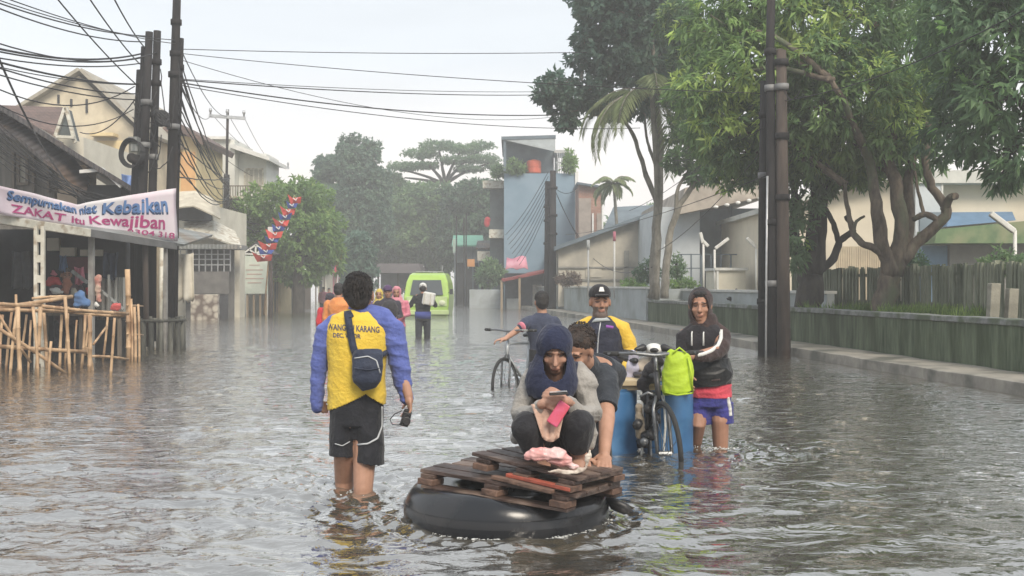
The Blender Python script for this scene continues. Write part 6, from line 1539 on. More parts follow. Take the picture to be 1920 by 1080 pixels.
m.tube([J(1010, 680, .0), J(1006, 715, .0), J(1008, 742, -.03)], [.05, .06, .045], 14); m.tube([J(1066, 680, .02), J(1070, 712, .03)], [.05, .05], 14)
hij = blob(m, .0055, 3, wrinkle(.006, (14, 14, 5), 44, 7), cut=face_hole, name='headscarf', mat=M_hij, parent=girl)
so = hij.modifiers.new('s', 'SOLIDIFY'); so.thickness = .005; so.offset = -1
M_gry = CLOTH('grey marl jacket', (.36, .34, .315), (.29, .275, .255), bscale=90)
m = MB(); m.tube([J(1040, 702, .08), J(1038, 735, .11), J(1036, 790, .19), J(1036, 826, .24)], [(.145, .085), (.155, .10), (.14, .11), (.15, .12)], 20, u=(1, 0, 0))
m.cap([J(1080, 702, .05), J(1098, 738, .03), J(1110, 778, .0), J(1090, 775, -.10), J(1066, 756, -.17)], [.055, .062, .060, .048, .036]); m.cap([J(1088, 694, .04), J(1100, 720, .03)], [.045, .06])
m.cap([J(998, 708, .05), J(984, 745, .03), J(978, 780, .0), J(998, 774, -.11), J(1014, 762, -.17)], [.055, .056, .054, .044, .036])
m.cap([J(1100, 785, .05), J(1112, 815, .05), J(1108, 838, .03)], [.045, .035, .02]); m.cap([J(975, 785, .08), J(968, 820, .10)], [.03, .03])
blob(m, .0055, 2, wrinkle(.012, (14, 14, 22), 51, 9), name='jacket', mat=M_gry, parent=girl)
M_pants = CLOTH('black trousers', (.028, .028, .032), (.018, .018, .022))
m = MB(); m.cap([J(1058, 825, .16), J(1078, 800, -.06), J(1086, 795, -.15)], [.09, .085, .078]); m.cap([J(1086, 796, -.15), J(1081, 828, -.10)], [.076, .070])
m.cap([J(1016, 825, .16), J(996, 805, -.06), J(987, 800, -.15)], [.09, .085, .076]); m.cap([J(987, 802, -.15), J(997, 830, -.10)], [.074, .066])
blob(m, .0055, 2, wrinkle(.008, (18, 18, 18), 61, 8), name='trousers', mat=M_pants, parent=girl)
ph = thing('phone', 'pale edged phone held flat in both hands of the crouching girl', 'phone', tuple(J(1046, 738, -.29)))
def f(m): m.box(tuple(J(1030, 741, -.30)), tuple(J(1064, 735, -.24)), Matrix.Rotation(-.06, 3, 'Y'))
part('case', M_blk, ph, f, bevel=.002)
def f(m): m.box(tuple(J(1031, 735, -.298)), tuple(J(1063, 733.2, -.242)), Matrix.Rotation(-.06, 3, 'Y'), J(1047, 738, -.27))
part('screen', MAT('phone face', (.6, .6, .6), None, 2, rough=.1, bump=0), ph, f)
m = MB(); m.bar(W(1060, 756, 5.12), W(1034, 796, 5.10), .058, .016, up=(0, 1, 0)); o = m.build('pink_pouch', MAT('pink shiny', (.62, .12, .25), (.55, .07, .10), 5, rough=.3, bump=.2), loc=tuple(W(1034, 796, 5.1)), bevel=.006); tag(o, 'bright pink flat pouch held by the crouching girl in front of her knee', 'pouch')
m = MB(); rows = []
for j in range(9):
    t = j / 8; x0 = 996 + 20 * t; x1 = 1062 - 14 * t; rows.append([W(x0 + (x1 - x0) * k / 8, 758 + 62 * t + 9 * (1 - (k / 4 - 1) ** 2) * t, 5.17 - .012 * math.sin(k * 2.3 + j * .4) - .03 * t) for k in range(9)])
m.sheet(rows, .006); o = m.build('lap_cloth', CLOTH('peach cloth', (.62, .43, .34), (.55, .36, .28)), loc=tuple(W(1030, 820, 5.14)), sm=True); tag(o, 'crumpled peach cloth hanging between the knees of the crouching girl', 'cloth')
goods('plastic_bag', 'knotted red and white plastic bag lying on the pallet at the feet of the girl', 'bag', [(1012, 850, 26, 14), (1040, 852, 24, 16), (1062, 862, 14, 12), (990, 856, 10, 9), (1075, 874, 12, 6), (1050, 868, 22, 8)], 5.08,
      MAT('red white plastic', (.72, .68, .66), (.66, .12, .11), 5.5, rough=.28, bump=.4, contrast=.9, detail=2), voxel=.006, amp=.010, fx=(34, 34, 34))
goods('white_cloth', 'crumpled white and cream cloth strips on the pallet beside the plastic bag', 'cloth', [(1050, 884, 26, 5), (1070, 886, 20, 6), (1090, 880, 12, 5), (1100, 864, 6, 14), (1106, 850, 5, 10)], 5.06, CLOTH('cream cloth', (.66, .60, .52), (.5, .42, .36)), voxel=.006, amp=.008, fx=(40, 40, 40))

# ---- man bending over the raft behind her
Y0 = 5.8; J = lambda px, py, dy=0: W(px, py, Y0 + dy); s = S(Y0)
ben = thing('person', 'man in a dark short sleeved shirt bending forward behind the crouching girl', 'person', (J(1125, 760).x, Y0 + .5, -.44))
Mb = basis((-.55, -.85, -.62), (.1, -.35, 1)); hb = J(1083, 654, -.14)
m = MB(); head_parts(m, hb, Mb, 1.0); m.cap([hb + Vector((.03, .06, -.06)), J(1103, 692, .04)], [.055, .062])
m.tube([J(1104, 690, .02), J(1106, 705, .14), J(1104, 730, .40), J(1104, 752, .62), J(1104, 775, .72)], [(.13, .07), (.18, .10), (.155, .105), (.15, .11), (.12, .1)], 20, u=(1, 0, 0))
wb = J(1133, 851, -.37); limbs(m, [J(1133, 700, .04), J(1138, 785, -.20), wb], [.052, .042, .029]); hand(m, wb, (-.08, -.95, -.38), (0, -.35, 1), -1, .18, 1.0, .3)
wc = J(1092, 853, -.40); limbs(m, [J(1072, 705, .06), J(1068, 790, -.06), wc], [.052, .04, .028]); hand(m, wc, (0, -.95, -.38), (0, -.35, 1), 1, .18, 1.0, .3)
for k in (-1, 1): limbs(m, [(J(1104, 770).x + k * .09, Y0 + .70, .48), (J(1104, 770).x + k * .10, Y0 + .58, .05), (J(1104, 770).x + k * .10, Y0 + .72, -.37)], [.085, .055, .038]); foot(m, (J(1104, 770).x + k * .10, Y0 + .72, -.37), (0, -1, 0))
blob(m, .0055, 2, paint=lambda co: head_paint(co, hb, Mb, 1, SKIN_L), mat=M_skin, parent=ben)
m = MB(); hair_parts(m, hb, Mb, .97); M_hairb = MAT('brown black hair', (.055, .035, .026), (.02, .015, .013), 30, rough=.55, bump=.8, bscale=90)
blob(m, .006, 2, wrinkle(.0015, (90, 90, 30), 7), name='hair', mat=M_hairb, parent=ben); hair_tufts('hair_strands', hb, Mb, .99, M_hairb, ben, 600, .022, 5)
M_tee = CLOTH('charcoal shirt', (.040, .046, .056), (.028, .033, .042))
m = MB(); m.tube([J(1104, 686, .03), J(1108, 702, .12), J(1106, 728, .38), J(1104, 756, .62)], [(.145, .08), (.195, .115), (.170, .118), (.165, .12)], 22, u=(1, 0, 0)); m.cap([J(1096, 684, -.02), J(1104, 692, .06)], [.075, .08])
m.tube([J(1122, 694, .05), J(1134, 715, .0), J(1138, 745, -.09), J(1137, 766, -.15)], [.072, .078, .068, .062], 18); m.tube([J(1082, 700, .06), J(1072, 725, .02), J(1070, 762, -.03)], [.07, .07, .062], 18)
blob(m, .006, 2, wrinkle(.009, (12, 12, 16), 71, 8), name='shirt', mat=M_tee, parent=ben)
m = MB(); m.tube([(J(1104, 770).x, Y0 + .60, .62), (J(1104, 770).x, Y0 + .70, .46)], [(.16, .12), (.16, .12)], 20, u=(1, 0, 0))
for k in (-1, 1): m.tube([(J(1104, 770).x + k * .08, Y0 + .70, .52), (J(1104, 770).x + k * .10, Y0 + .60, .0)], [.10, .085], 16)
blob(m, .008, 2, wrinkle(.006), name='shorts', mat=M_short, parent=ben)

# ---- man in the navy and yellow jacket and cap
def sg_limbs(*a): limbs(*a)
Y0 = 8.4; J = lambda px, py, dy=0: W(px, py, Y0 + dy); s = S(Y0)
jm = thing('person', 'bearded man in a black cap and navy jacket with yellow sleeves behind the drums', 'person', (J(1126, 700).x, Y0, -.44))
Mj = basis((.08, -1, -.02)); hj = J(1125, 566)
m = MB(); head_parts(m, hj, Mj, 1.0); m.cap([J(1125, 585), J(1126, 612)], [.058, .066]); m.ell(hj + Vector((.004, -.055, -.098)), (.045, .035, .040))
m.tube([J(1126, 606), J(1126, 630), J(1127, 680), J(1127, 720), J(1127, 745)], [(.10, .07), (.175, .10), (.155, .10), (.15, .10), (.15, .10)], 20, u=(1, 0, 0))
wj, wk = J(1166, 708, -.25), J(1078, 712, -.20)
limbs(m, [J(1170, 622), J(1184, 672, -.02), wj], [.05, .04, .027]); limbs(m, [J(1082, 622), J(1070, 675, 0), wk], [.05, .04, .027]); hand(m, wj, (-.1, -.8, -.4), (0, -.3, 1), 1, .8); hand(m, wk, (.2, -.8, -.5), (0, -.3, 1), -1, .8)
for k in (-1, 1): limbs(m, [(J(1127, 0).x + k * .09, Y0, .42), (J(1127, 0).x + k * .11, Y0 - .03, -.0), (J(1127, 0).x + k * .11, Y0, -.37)], [.085, .058, .038]); foot(m, (J(1127, 0).x + k * .11, Y0, -.37), (0, -1, 0))
blob(m, .006, 2, paint=lambda co: head_paint(co, hj, Mj, 1, SKIN, beard=True), mat=M_skin, parent=jm)
m = MB(); m.ell(hj + Mj @ Vector((0, -.045, .005)), (.079, .062, .070), Mj); m.build('hair', M_hair, jm, True)
M_capc = CLOTH('black cap cloth', (.022, .020, .023), (.015, .014, .016))
m = MB(); m.ell(hj + Mj @ Vector((0, -.012, .058)), (.086, .104, .080), Mj, 20, 12); m.cap([hj + Mj @ Vector((-.045, .098, .052)), hj + Mj @ Vector((.045, .098, .052))], [(.045, .008)] * 2, 12, u=(0, 1, 0))
cap_ = blob(m, .005, 2, cut=lambda co: (co[:, 2] < hj.z + .034), name='cap', mat=M_capc, parent=jm)
def f(m): c = hj + Mj @ Vector((.004, .092, .098)); m.prism([c + Vector((-.02, 0, -.016)), c + Vector((.022, 0, -.016)), c + Vector((.014, .012, .018)), c + Vector((-.010, .012, .018))], (0, -.004, 0))
part('cap_emblem', M_white, cap_, f)
M_navy = CLOTH('navy jacket cloth', (.030, .034, .055), (.020, .023, .040), rough=.6); M_yel2 = CLOTH('amber cloth', (.72, .48, .07), (.64, .41, .05))
m = MB(); m.tube([J(1126, 594), J(1126, 604), J(1126, 616), J(1126, 640), J(1127, 690), J(1127, 728)], [(.075, .07), (.13, .085), (.170, .110), (.185, .118), (.180, .12), (.185, .125)], 24, u=(1, 0, 0))
jk = blob(m, .0065, 3, wrinkle(.008, (9, 9, 14), 81, 8), name='jacket', mat=M_navy, parent=jm)
for k, pts, rr in ((1, [J(1146, 605), J(1166, 618), J(1180, 648, -.01)], [.055, .070, .066]), (-1, [J(1106, 605), J(1086, 618), J(1074, 648, -.01)], [.055, .070, .064])):
    m = MB(); m.cap(pts, rr); sl = blob(m, .0065, 2, wrinkle(.007, (12, 12, 18), 82 + k, 8), name='sleeve', mat=M_yel2, parent=jm)
m = MB(); m.cap([J(1180, 648, -.02), J(1183, 672, -.06), J(1168, 700, -.20)], [.056, .05, .042]); blob(m, .0065, 2, wrinkle(.007), name='forearm_sleeve', mat=M_yel2, parent=jm)
m = MB(); m.cap([J(1073, 655, -.01), J(1069, 675, -.04), J(1078, 704, -.16)], [.056, .05, .042]); blob(m, .0065, 2, wrinkle(.007), name='forearm_sleeve', mat=M_navy, parent=jm)
m = MB(); m.tube([J(1125, 600, -.01), J(1126, 607, -.02)], [(.070, .068), (.092, .088)], 18); m.build('collar', M_greywall, jm, True)
ribbon('zip', [(1126, 604), (1122, 630), (1120, 665), (1120, 695)], .010, jk, M_metal, jk, .004)
ribbon('chest_badge', [(1136, 612), (1150, 614)], .022, jk, MAT('purple badge', (.30, .10, .42), None, 5, bump=0), jk, .003); ribbon('chest_badge', [(1104, 622), (1110, 622)], .014, jk, M_white, jk, .003)
m = MB(); m.tube([J(1127, 722), J(1127, 760)], [(.165, .12), (.17, .12)], 20, u=(1, 0, 0))
for k in (-1, 1): m.tube([(J(1127, 0).x + k * .09, Y0, .42), (J(1127, 0).x + k * .11, Y0 - .02, -.15)], [.10, .085], 16)
blob(m, .009, 2, name='trousers', mat=M_pants, parent=jm)

# ---- man in the hooded jacket
Y0 = 7.95; J = lambda px, py, dy=0: W(px, py, Y0 + dy); s = S(Y0)
hm = thing('person', 'barelegged man in a dark hooded jacket with white sleeve stripe and blue shorts', 'person', (J(1328, 838).x, Y0, -.44))
Mm = basis((-.22, -1, -.12)); hh = J(1313, 572)
m = MB(); head_parts(m, hh, Mm, 1.0); m.cap([J(1316, 592), J(1320, 622)], [.058, .066])
m.tube([J(1320, 612), J(1320, 632), J(1323, 690), J(1330, 730), J(1331, 755)], [(.10, .07), (.17, .10), (.145, .10), (.145, .10), (.15, .10)], 20, u=(1, 0, 0))
wh, wg = J(1298, 668, -.32), J(1290, 712, -.26)
limbs(m, [J(1348, 624), J(1350, 656, -.16), wh], [.05, .04, .027]); limbs(m, [J(1285, 628), J(1280, 680, -.04), wg], [.05, .04, .027]); hand(m, wh, (-1, -.3, -.15), (0, -.6, .8), -1, 1.1); hand(m, wg, (-.2, -.8, -.3), (-.8, 0, .5), 1, 1.1)
limbs(m, [J(1311, 765), J(1308, 795, -.06), J(1303, 830, .06), (J(1303, 0).x, Y0 + .16, -.36)], [.085, .060, .050, .037]); foot(m, (J(1303, 0).x, Y0 + .16, -.36), (-.2, -1, 0))
limbs(m, [J(1350, 765), J(1350, 790, -.04), J(1351, 835, -.02), (J(1352, 0).x, Y0, -.36)], [.085, .064, .055, .038]); foot(m, (J(1352, 0).x, Y0, -.36), (-.2, -1, 0))
blob(m, .006, 2, paint=lambda co: head_paint(co, hh, Mm, 1, SKIN), mat=M_skin, parent=hm)
m = MB(); hair_parts(m, hh, Mm, .99); blob(m, .006, 2, wrinkle(.003, (80, 80, 60), 9), name='hair', mat=M_hair, parent=hm)
M_hood = CLOTH('brown black jersey', (.060, .040, .038), (.040, .028, .028)); M_blk2 = CLOTH('black jersey', (.026, .024, .028), (.018, .017, .020))
def hole(co): q = (co - np.array(hh)) @ np.array(Mm); return ((q[:, 0] / .062) ** 2 + ((q[:, 2] + .015) / .105) ** 2 < 1) & (q[:, 1] > .0)
m = MB(); m.ell(hh + Mm @ Vector((0, -.018, .026)), (.093, .112, .104), Mm, 20, 14); m.ell(hh + Mm @ Vector((0, -.01, -.06)), (.090, .095, .095), Mm, 20, 14); m.tube([J(1318, 590, .02), J(1320, 612, .02), J(1321, 624, .01)], [(.09, .09), (.115, .10), (.12, .10)], 20, u=(1, 0, 0))
hd = blob(m, .006, 2, wrinkle(.006, (16, 16, 12), 91), cut=hole, name='hood', mat=M_hood, parent=hm); so = hd.modifiers.new('s', 'SOLIDIFY'); so.thickness = .006; so.offset = -1
m = MB(); m.tube([J(1320, 608), J(1320, 618), J(1320, 640), J(1321, 690), J(1325, 712)], [(.11, .08), (.155, .10), (.178, .118), (.17, .118), (.17, .12)], 24, u=(1, 0, 0)); tor = blob(m, .0065, 3, wrinkle(.008, (10, 10, 14), 92, 8), name='jacket', mat=M_blk2, parent=hm)
m = MB(); m.cap([J(1340, 614), J(1355, 628, -.02), J(1354, 650, -.12), J(1344, 662, -.18), J(1322, 668, -.25), J(1305, 668, -.31)], [.052, .064, .060, .055, .047, .038]); sl = blob(m, .0065, 2, wrinkle(.007, (14, 14, 14), 93, 8), name='sleeve', mat=M_hood, parent=hm)
m = MB(); m.cap([J(1302, 616), J(1284, 632), J(1280, 678, -.05), J(1288, 704, -.20)], [.052, .064, .056, .042]); blob(m, .0065, 2, wrinkle(.007, (14, 14, 14), 94, 8), name='sleeve', mat=M_blk2, parent=hm)
ribbon('sleeve_stripe', [(1352, 618), (1352, 634), (1346, 648), (1333, 658), (1318, 664), (1308, 666)], .024, sl, M_whitec, sl, .003, .003)
for x in (1297, 1319):
    m = MB(); m.tube([project_px(x + 3, 604, tor, .01, Y0), project_px(x, 625, tor, .01, Y0), project_px(x, 648, tor, .008, Y0)], [.005, .005, .007], 6); m.build('drawstring', M_whitec, hm, True)
m = MB(); m.tube([J(1324, 672), J(1326, 700, -.01), J(1329, 724, -.01)], [(.175, .13), (.19, .15), (.165, .13)], 22, u=(1, 0, 0)); wb_ = blob(m, .0065, 3, wrinkle(.012, (10, 10, 30), 95, 8), name='waist_jacket', mat=CLOTH('black nylon', (.016, .017, .019), (.011, .012, .013), rough=.35, bump=.2), parent=hm)
ribbon('small_logo', [(1334, 714), (1350, 712)], .012, wb_, M_hood, wb_, .003)
m = MB(); m.tube([J(1331, 720), J(1331, 745)], [(.158, .12), (.165, .125)], 22, u=(1, 0, 0)); blob(m, .007, 2, wrinkle(.006), name='shirt_hem', mat=CLOTH('crimson cloth', (.62, .08, .11), (.52, .06, .09)), parent=hm)
M_shb = CLOTH('royal blue shorts', (.055, .055, .26), (.035, .04, .17)); m = MB(); m.tube([J(1331, 738), J(1331, 762)], [(.155, .12), (.155, .12)], 22, u=(1, 0, 0))
m.tube([J(1311, 755), J(1309, 775), J(1308, 794)], [.098, .096, .092], 18); m.tube([J(1350, 755), J(1351, 775), J(1352, 794)], [.098, .098, .094], 18); shb = blob(m, .0065, 2, wrinkle(.006), name='shorts', mat=M_shb, parent=hm)
ribbon('side_stripe', [(1364, 745), (1368, 765), (1369, 780)], .028, shb, M_whitec, shb, .004)

# ---- bicycle builder
M_rub = MAT('tyre rubber', (.03, .03, .03), (.022, .022, .022), 20); M_steel = MAT('steel', (.22, .225, .23), (.14, .145, .15), 8, rough=.35, metal=.8); M_frame = MAT('silver frame', (.55, .57, .58), (.4, .42, .43), 6, rough=.35, metal=.4)
def bicycle(label, front, d, ground_z, mat, tilt=0.0):
    """front: (x, y) of the front hub; d: direction the bicycle points; modelled with wheels, frame, fork, bars, saddle, cranks"""
    d = Vector((d[0], d[1], 0)).normalized(); sd_ = Vector((d.y, -d.x, 0)); R_ = .33; base = Vector((front[0], front[1], ground_z)); t = thing('bicycle', label, 'bicycle', tuple(base))
    up = (Vector((0, 0, 1)) + sd_ * tilt).normalized(); P = lambda a, h, o=0: base + d * a + up * h + sd_ * o
    for a in (0, -1.02):
        m = MB(); m.tube([P(a + R_ * math.cos(q), R_ + R_ * math.sin(q)) for q in [k / 32 * 2 * math.pi for k in range(33)]], .017, 7); w = m.build('wheel', M_rub, t, True)
        m = MB(); m.tube([P(a + (R_ - .02) * math.cos(q), R_ + (R_ - .02) * math.sin(q)) for q in [k / 32 * 2 * math.pi for k in range(33)]], .010, 6); m.build('rim', M_steel, w, True)
        m = MB(); m.tube([P(a, R_, -.045), P(a, R_, .045)], .018, 8)
        for k in range(14): q = k / 14 * 6.283; m.tube([P(a, R_, .02 * (-1) ** k), P(a + (R_ - .02) * math.cos(q), R_ + (R_ - .02) * math.sin(q))], .0022, 4)
        m.build('spokes', M_steel, w)
    m = MB(); hd_, sb, bb, st = P(-.13, .86), P(-.10, .74), P(-.60, .30), P(-.74, .80)
    for p, q, r in ((hd_, P(-.10, .68), .02), (st, hd_ - up * .03, .016), (P(-.10, .70), bb, .018), (st + up * .06, bb, .016)): m.tube([p, q], r, 8)
    for o in (-.05, .05): m.tube([bb + sd_ * o * .3, P(-1.02, R_, o)], .010, 6); m.tube([st + sd_ * o * .3, P(-1.02, R_, o)], .009, 6)
    m.build('frame', mat, t, True); m = MB()
    for o in (-.05, .05): m.tube([P(0, R_, o), P(-.06, .62, o), P(-.10, .70, o * .3)], .012, 6)
    m.build('fork', M_steel, t, True)
    m = MB(); m.tube([hd_, P(-.14, .97)], .014, 8); m.tube([P(-.22, .98, -.31), P(-.15, .985, -.15), P(-.13, .97, 0), P(-.15, .985, .15), P(-.22, .98, .31)], .011, 8); hb_ = m.build('handlebar', M_steel, t, True)
    for o in (-1, 1): m = MB(); m.tube([P(-.19, .98, o * .24), P(-.24, .98, o * .33)], .017, 8); m.build('grip', M_rub, hb_, True)
    m = MB(); m.cap([P(-.62, .90), P(-.74, .91), P(-.84, .92)], [(.025, .02), (.06, .03), (.075, .03)], 12, u=tuple(sd_)); m.tube([st, P(-.75, .89)], .012, 6); m.build('saddle', M_blk, t, True)
    m = MB(); m.tube([bb - sd_ * .07, bb + sd_ * .07], .016, 8); m.tube([bb + sd_ * .05 + d * .09 * math.cos(q) + up * .09 * math.sin(q) for q in [k / 16 * 6.283 for k in range(17)]], .006, 5)
    for o in (-1, 1): e = bb + sd_ * .08 * o + (d * .1 + up * .13) * o; m.tube([bb + sd_ * .08 * o, e], .010, 6); m.box(tuple(e - Vector((.045, .03, .01))), tuple(e + Vector((.045, .03, .012))))
    m.build('crank', M_steel, t); return t
bicycle('silver bicycle wheeled through deep water left of the girl', (PX(950, 12.6), 12.6), (-.42, -.9), -.33, M_frame, .06)
Y0 = 12.9; J = lambda px, py, dy=0: W(px, py, Y0 + dy); s = S(Y0)
bm_ = thing('person', 'man in a dark navy shirt turned away and reaching for the bicycle handlebar', 'person', (J(1016, 700).x, Y0, -.44)); Mk = basis((-.25, .95, -.1)); hk = J(1015, 567)
m = MB(); head_parts(m, hk, Mk); m.cap([J(1016, 580), J(1018, 600)], [.056, .062]); m.tube([J(1016, 592), J(1016, 606), J(1020, 640), J(1022, 672)], [(.11, .07), (.18, .10), (.155, .10), (.15, .10)], 18, u=(1, 0, 0))
wv = J(946, 636, -.35); limbs(m, [J(990, 602), J(966, 622, -.15), wv], [.048, .038, .026]); hand(m, wv, (-1, -.2, -.1), (0, 0, 1), 1, 1.0); limbs(m, [J(1042, 602), J(1052, 630), J(1040, 655, -.1)], [.048, .038, .026]); hand(m, J(1040, 655, -.1), (-.5, -.5, -.4), (0, 0, 1), 1, .9)
for k in (-1, 1): limbs(m, [(J(1022, 0).x + k * .09, Y0, .42), (J(1022, 0).x + k * .1, Y0 + .02, 0), (J(1022, 0).x + k * .1, Y0, -.37)], [.085, .058, .038]); foot(m, (J(1022, 0).x + k * .1, Y0, -.37), (-.2, 1, 0))
blob(m, .008, 2, paint=lambda co: head_paint(co, hk, Mk, 1, SKIN_L), mat=M_skin, parent=bm_)
m = MB(); hair_parts(m, hk, Mk, 1.05); blob(m, .008, 2, wrinkle(.004, (80, 80, 60), 9), name='hair', mat=M_hair, parent=bm_)
M_navt = CLOTH('navy tee', (.055, .065, .105), (.04, .048, .08)); m = MB(); m.tube([J(1016, 586), J(1016, 594), J(1016, 608), J(1020, 640), J(1022, 678)], [(.07, .06), (.14, .09), (.198, .115), (.18, .115), (.175, .12)], 20, u=(1, 0, 0)); m.cap([J(994, 602), J(984, 608, -.06), J(978, 612, -.10)], [.075, .07, .062]); m.cap([J(1040, 603), J(1048, 618)], [.07, .062])
blob(m, .008, 2, wrinkle(.008, (10, 10, 14), 96), name='shirt', mat=M_navt, parent=bm_); m = MB(); m.tube([J(980, 612, -.12), J(976, 614, -.14)], .060, 12); m.build('cuff', M_pink, bm_, True)
m = MB(); m.tube([J(1022, 672), J(1022, 695)], [(.155, .115), (.16, .12)], 18, u=(1, 0, 0))
for k in (-1, 1): m.tube([(J(1022, 0).x + k * .09, Y0, .42), (J(1022, 0).x + k * .1, Y0, -.1)], [.10, .085], 14)
blob(m, .01, 2, name='trousers', mat=M_pants, parent=bm_)

# ---- people further off
def walker(label, px, top, Y, F, cols, hood=None, arms='down', hgt=None, lean=0.0, vox=.012, skin=SKIN, cap=None, stride=.12, group=None, seed=1):
    """smaller standing or wading figure: cols = (shirt, trousers)"""
    x0 = PX(px, Y); zt = PZ(top, Y); F = Vector((F[0], F[1], 0)).normalized(); Rt = Vector((F.y, -F.x, 0)); g = -.42; H = zt - g; k = H / 1.68
    P = lambda r, f_, h: Vector((x0, Y, g)) + Rt * r * k + F * (f_ + lean * max(0, h - .9)) * k + Vector((0, 0, h * k))
    t = thing('person', label, 'person', (x0, Y, g), group=group); M_ = basis(F + Vector((0, 0, -.1))); hc_ = P(0, .02, 1.555)
    m = MB(); head_parts(m, hc_, M_, k); m.cap([P(0, 0, 1.46), P(0, 0, 1.38)], .056 * k); m.tube([P(0, 0, 1.42), P(0, 0, 1.32), P(0, 0, 1.05), P(0, 0, .88)], [(.10 * k, .07 * k), (.17 * k, .10 * k), (.14 * k, .10 * k), (.15 * k, .10 * k)], 16, u=tuple(Rt))
    A = {'down': [(.19, 0, 1.34), (.23, -.02, 1.08), (.22, .08, .86)], 'front': [(.19, 0, 1.34), (.24, .04, 1.10), (.14, .26, 1.08)], 'carry': [(.19, 0, 1.34), (.30, .02, 1.14), (.20, .10, 1.32)]}[arms]; sl_ = []
    for q in (-1, 1):
        pts = [P(a * q, b, c) for a, b, c in A]; limbs(m, pts, [.048 * k, .038 * k, .027 * k]); hand(m, pts[-1], pts[-1] - pts[-2], Rt * q, q, .8, k); sl_.append(pts)
        st_ = stride * q; limbs(m, [P(.09 * q, 0, .86), P(.10 * q, st_ * .5 + .03, .48), P(.10 * q, st_, .08)], [.085 * k, .058 * k, .038 * k]); foot(m, P(.10 * q, st_, .08), F)
    blob(m, vox * .8, 1, paint=lambda co: head_paint(co, hc_, M_, k, skin), mat=M_skin, parent=t)
    if cap: m = MB(); m.ell(hc_ + M_ @ Vector((0, -.01, .055)) * k, (.088 * k, .104 * k, .082 * k), M_); m.cap([hc_ + M_ @ Vector((-.04, .11, .05)) * k, hc_ + M_ @ Vector((.04, .11, .05)) * k], [(.03 * k, .008 * k)] * 2, 8, u=tuple(F)); m.build('cap', cap, t, True)
    if not hood: m = MB(); hair_parts(m, hc_, M_, 1.0 * k); m.build('hair', M_hair, t, True)
    else: m = MB(); m.ell(hc_ + M_ @ Vector((0, -.02, .02)) * k, (.10 * k, .112 * k, .118 * k), M_); m.tube([P(0, -.02, 1.50), P(0, 0, 1.40), P(0, 0, 1.34)], [.10 * k, .13 * k, .17 * k], 16); blob(m, vox, 1, wrinkle(.008), cut=lambda co: (((co - np.array(hc_)) @ np.array(M_))[:, 1] > .05 * k) & (np.abs(((co - np.array(hc_)) @ np.array(M_))[:, 0]) < .055 * k) & (np.abs(((co - np.array(hc_)) @ np.array(M_))[:, 2] + .01) < .075 * k), name='hood', mat=hood, parent=t)
    m = MB(); m.tube([P(0, 0, 1.45), P(0, 0, 1.40), P(0, 0, 1.32), P(0, 0, 1.05), P(0, 0, .80)], [(.08 * k, .07 * k), (.15 * k, .09 * k), (.19 * k, .12 * k), (.175 * k, .12 * k), (.185 * k, .13 * k)], 18, u=tuple(Rt))
    for pts in sl_: m.cap([pts[0], pts[1], pts[1].lerp(pts[2], .8)], [.066 * k, .055 * k, .04 * k])
    blob(m, vox, 2, wrinkle(.010, (12, 12, 16), seed), name='shirt', mat=cols[0], parent=t)
    m = MB(); m.tube([P(0, 0, .90), P(0, 0, .80)], [(.16 * k, .12 * k)] * 2, 16, u=tuple(Rt))
    for q in (-1, 1): m.tube([P(.09 * q, 0, .86), P(.10 * q, stride * q * .5 + .03, .48), P(.10 * q, stride * q, .16)], [.095 * k, .08 * k, .066 * k], 14)
    blob(m, vox, 2, wrinkle(.006, seed=seed), name='trousers', mat=cols[1], parent=t); return t, P, k
bj = walker('person in a black top and white cap carrying a white box on the shoulder', 793, 531, 24.8, (-.1, 1), (CLOTH('black top', (.03, .032, .035)), CLOTH('dark trousers', (.045, .05, .06))), arms='carry', cap=M_whitec, seed=2)
m = MB(); c = bj[1](0, 0, .92); m.tube([c + Vector((0, 0, .10)), c - Vector((0, 0, .06))], [(.185, .13), (.18, .13)], 18, u=(1, 0, 0)); m.build('shirt_hem', CLOTH('blue hem', (.07, .09, .30)), bj[0], True)
bxw = thing('white_box', 'white box carried on the shoulder of the person wading toward the minibus', 'box', tuple(W(805, 572, 24.6)))
def f(m): m.box(tuple(W(792, 572, 24.55)), tuple(W(816, 548, 24.85)), Matrix.Rotation(.18, 3, 'Y'))
part('carton', M_whitec, bxw, f, bevel=.03)
def f(m): m.bar(W(797, 549, 24.53), W(794, 571, 24.53), .02, .012, up=(0, 1, 0)); m.bar(W(808, 551, 24.53), W(806, 573, 24.53), .02, .012, up=(0, 1, 0))
part('strap', M_creamp, bxw, f)
walker('person in a dark jacket and purple cap with a bulky dark backpack', 727, 535, 19.5, (.1, -1), (CLOTH('plum jacket', (.05, .045, .06)), CLOTH('blue trousers', (.05, .06, .14))), cap=CLOTH('purple cap', (.09, .05, .12)), arms='front', seed=3)
goods('backpack', 'bulky dark backpack worn on the chest of the person with the purple cap', 'backpack', [(730, 582, 17, 20), (728, 592, 15, 12)], 19.25, CLOTH('dark pack', (.035, .033, .036)), voxel=.015, amp=.01)
walker('person in a pink raincoat partly hidden behind the backpack carrier', 744, 537, 21, (0, -1), (CLOTH('pink raincoat', (.62, .22, .28), (.54, .16, .22), rough=.4), CLOTH('grey trousers', (.12, .12, .13))), hood=CLOTH('pink hood', (.62, .25, .30)), arms='front', seed=4)
walker('small figure in a yellow headscarf and violet top beside the backpack carrier', 711, 542, 23, (0, -1), (CLOTH('violet top', (.16, .11, .24)), CLOTH('navy skirt', (.05, .05, .10))), hood=CLOTH('yellow scarf', (.60, .46, .10)), seed=5)
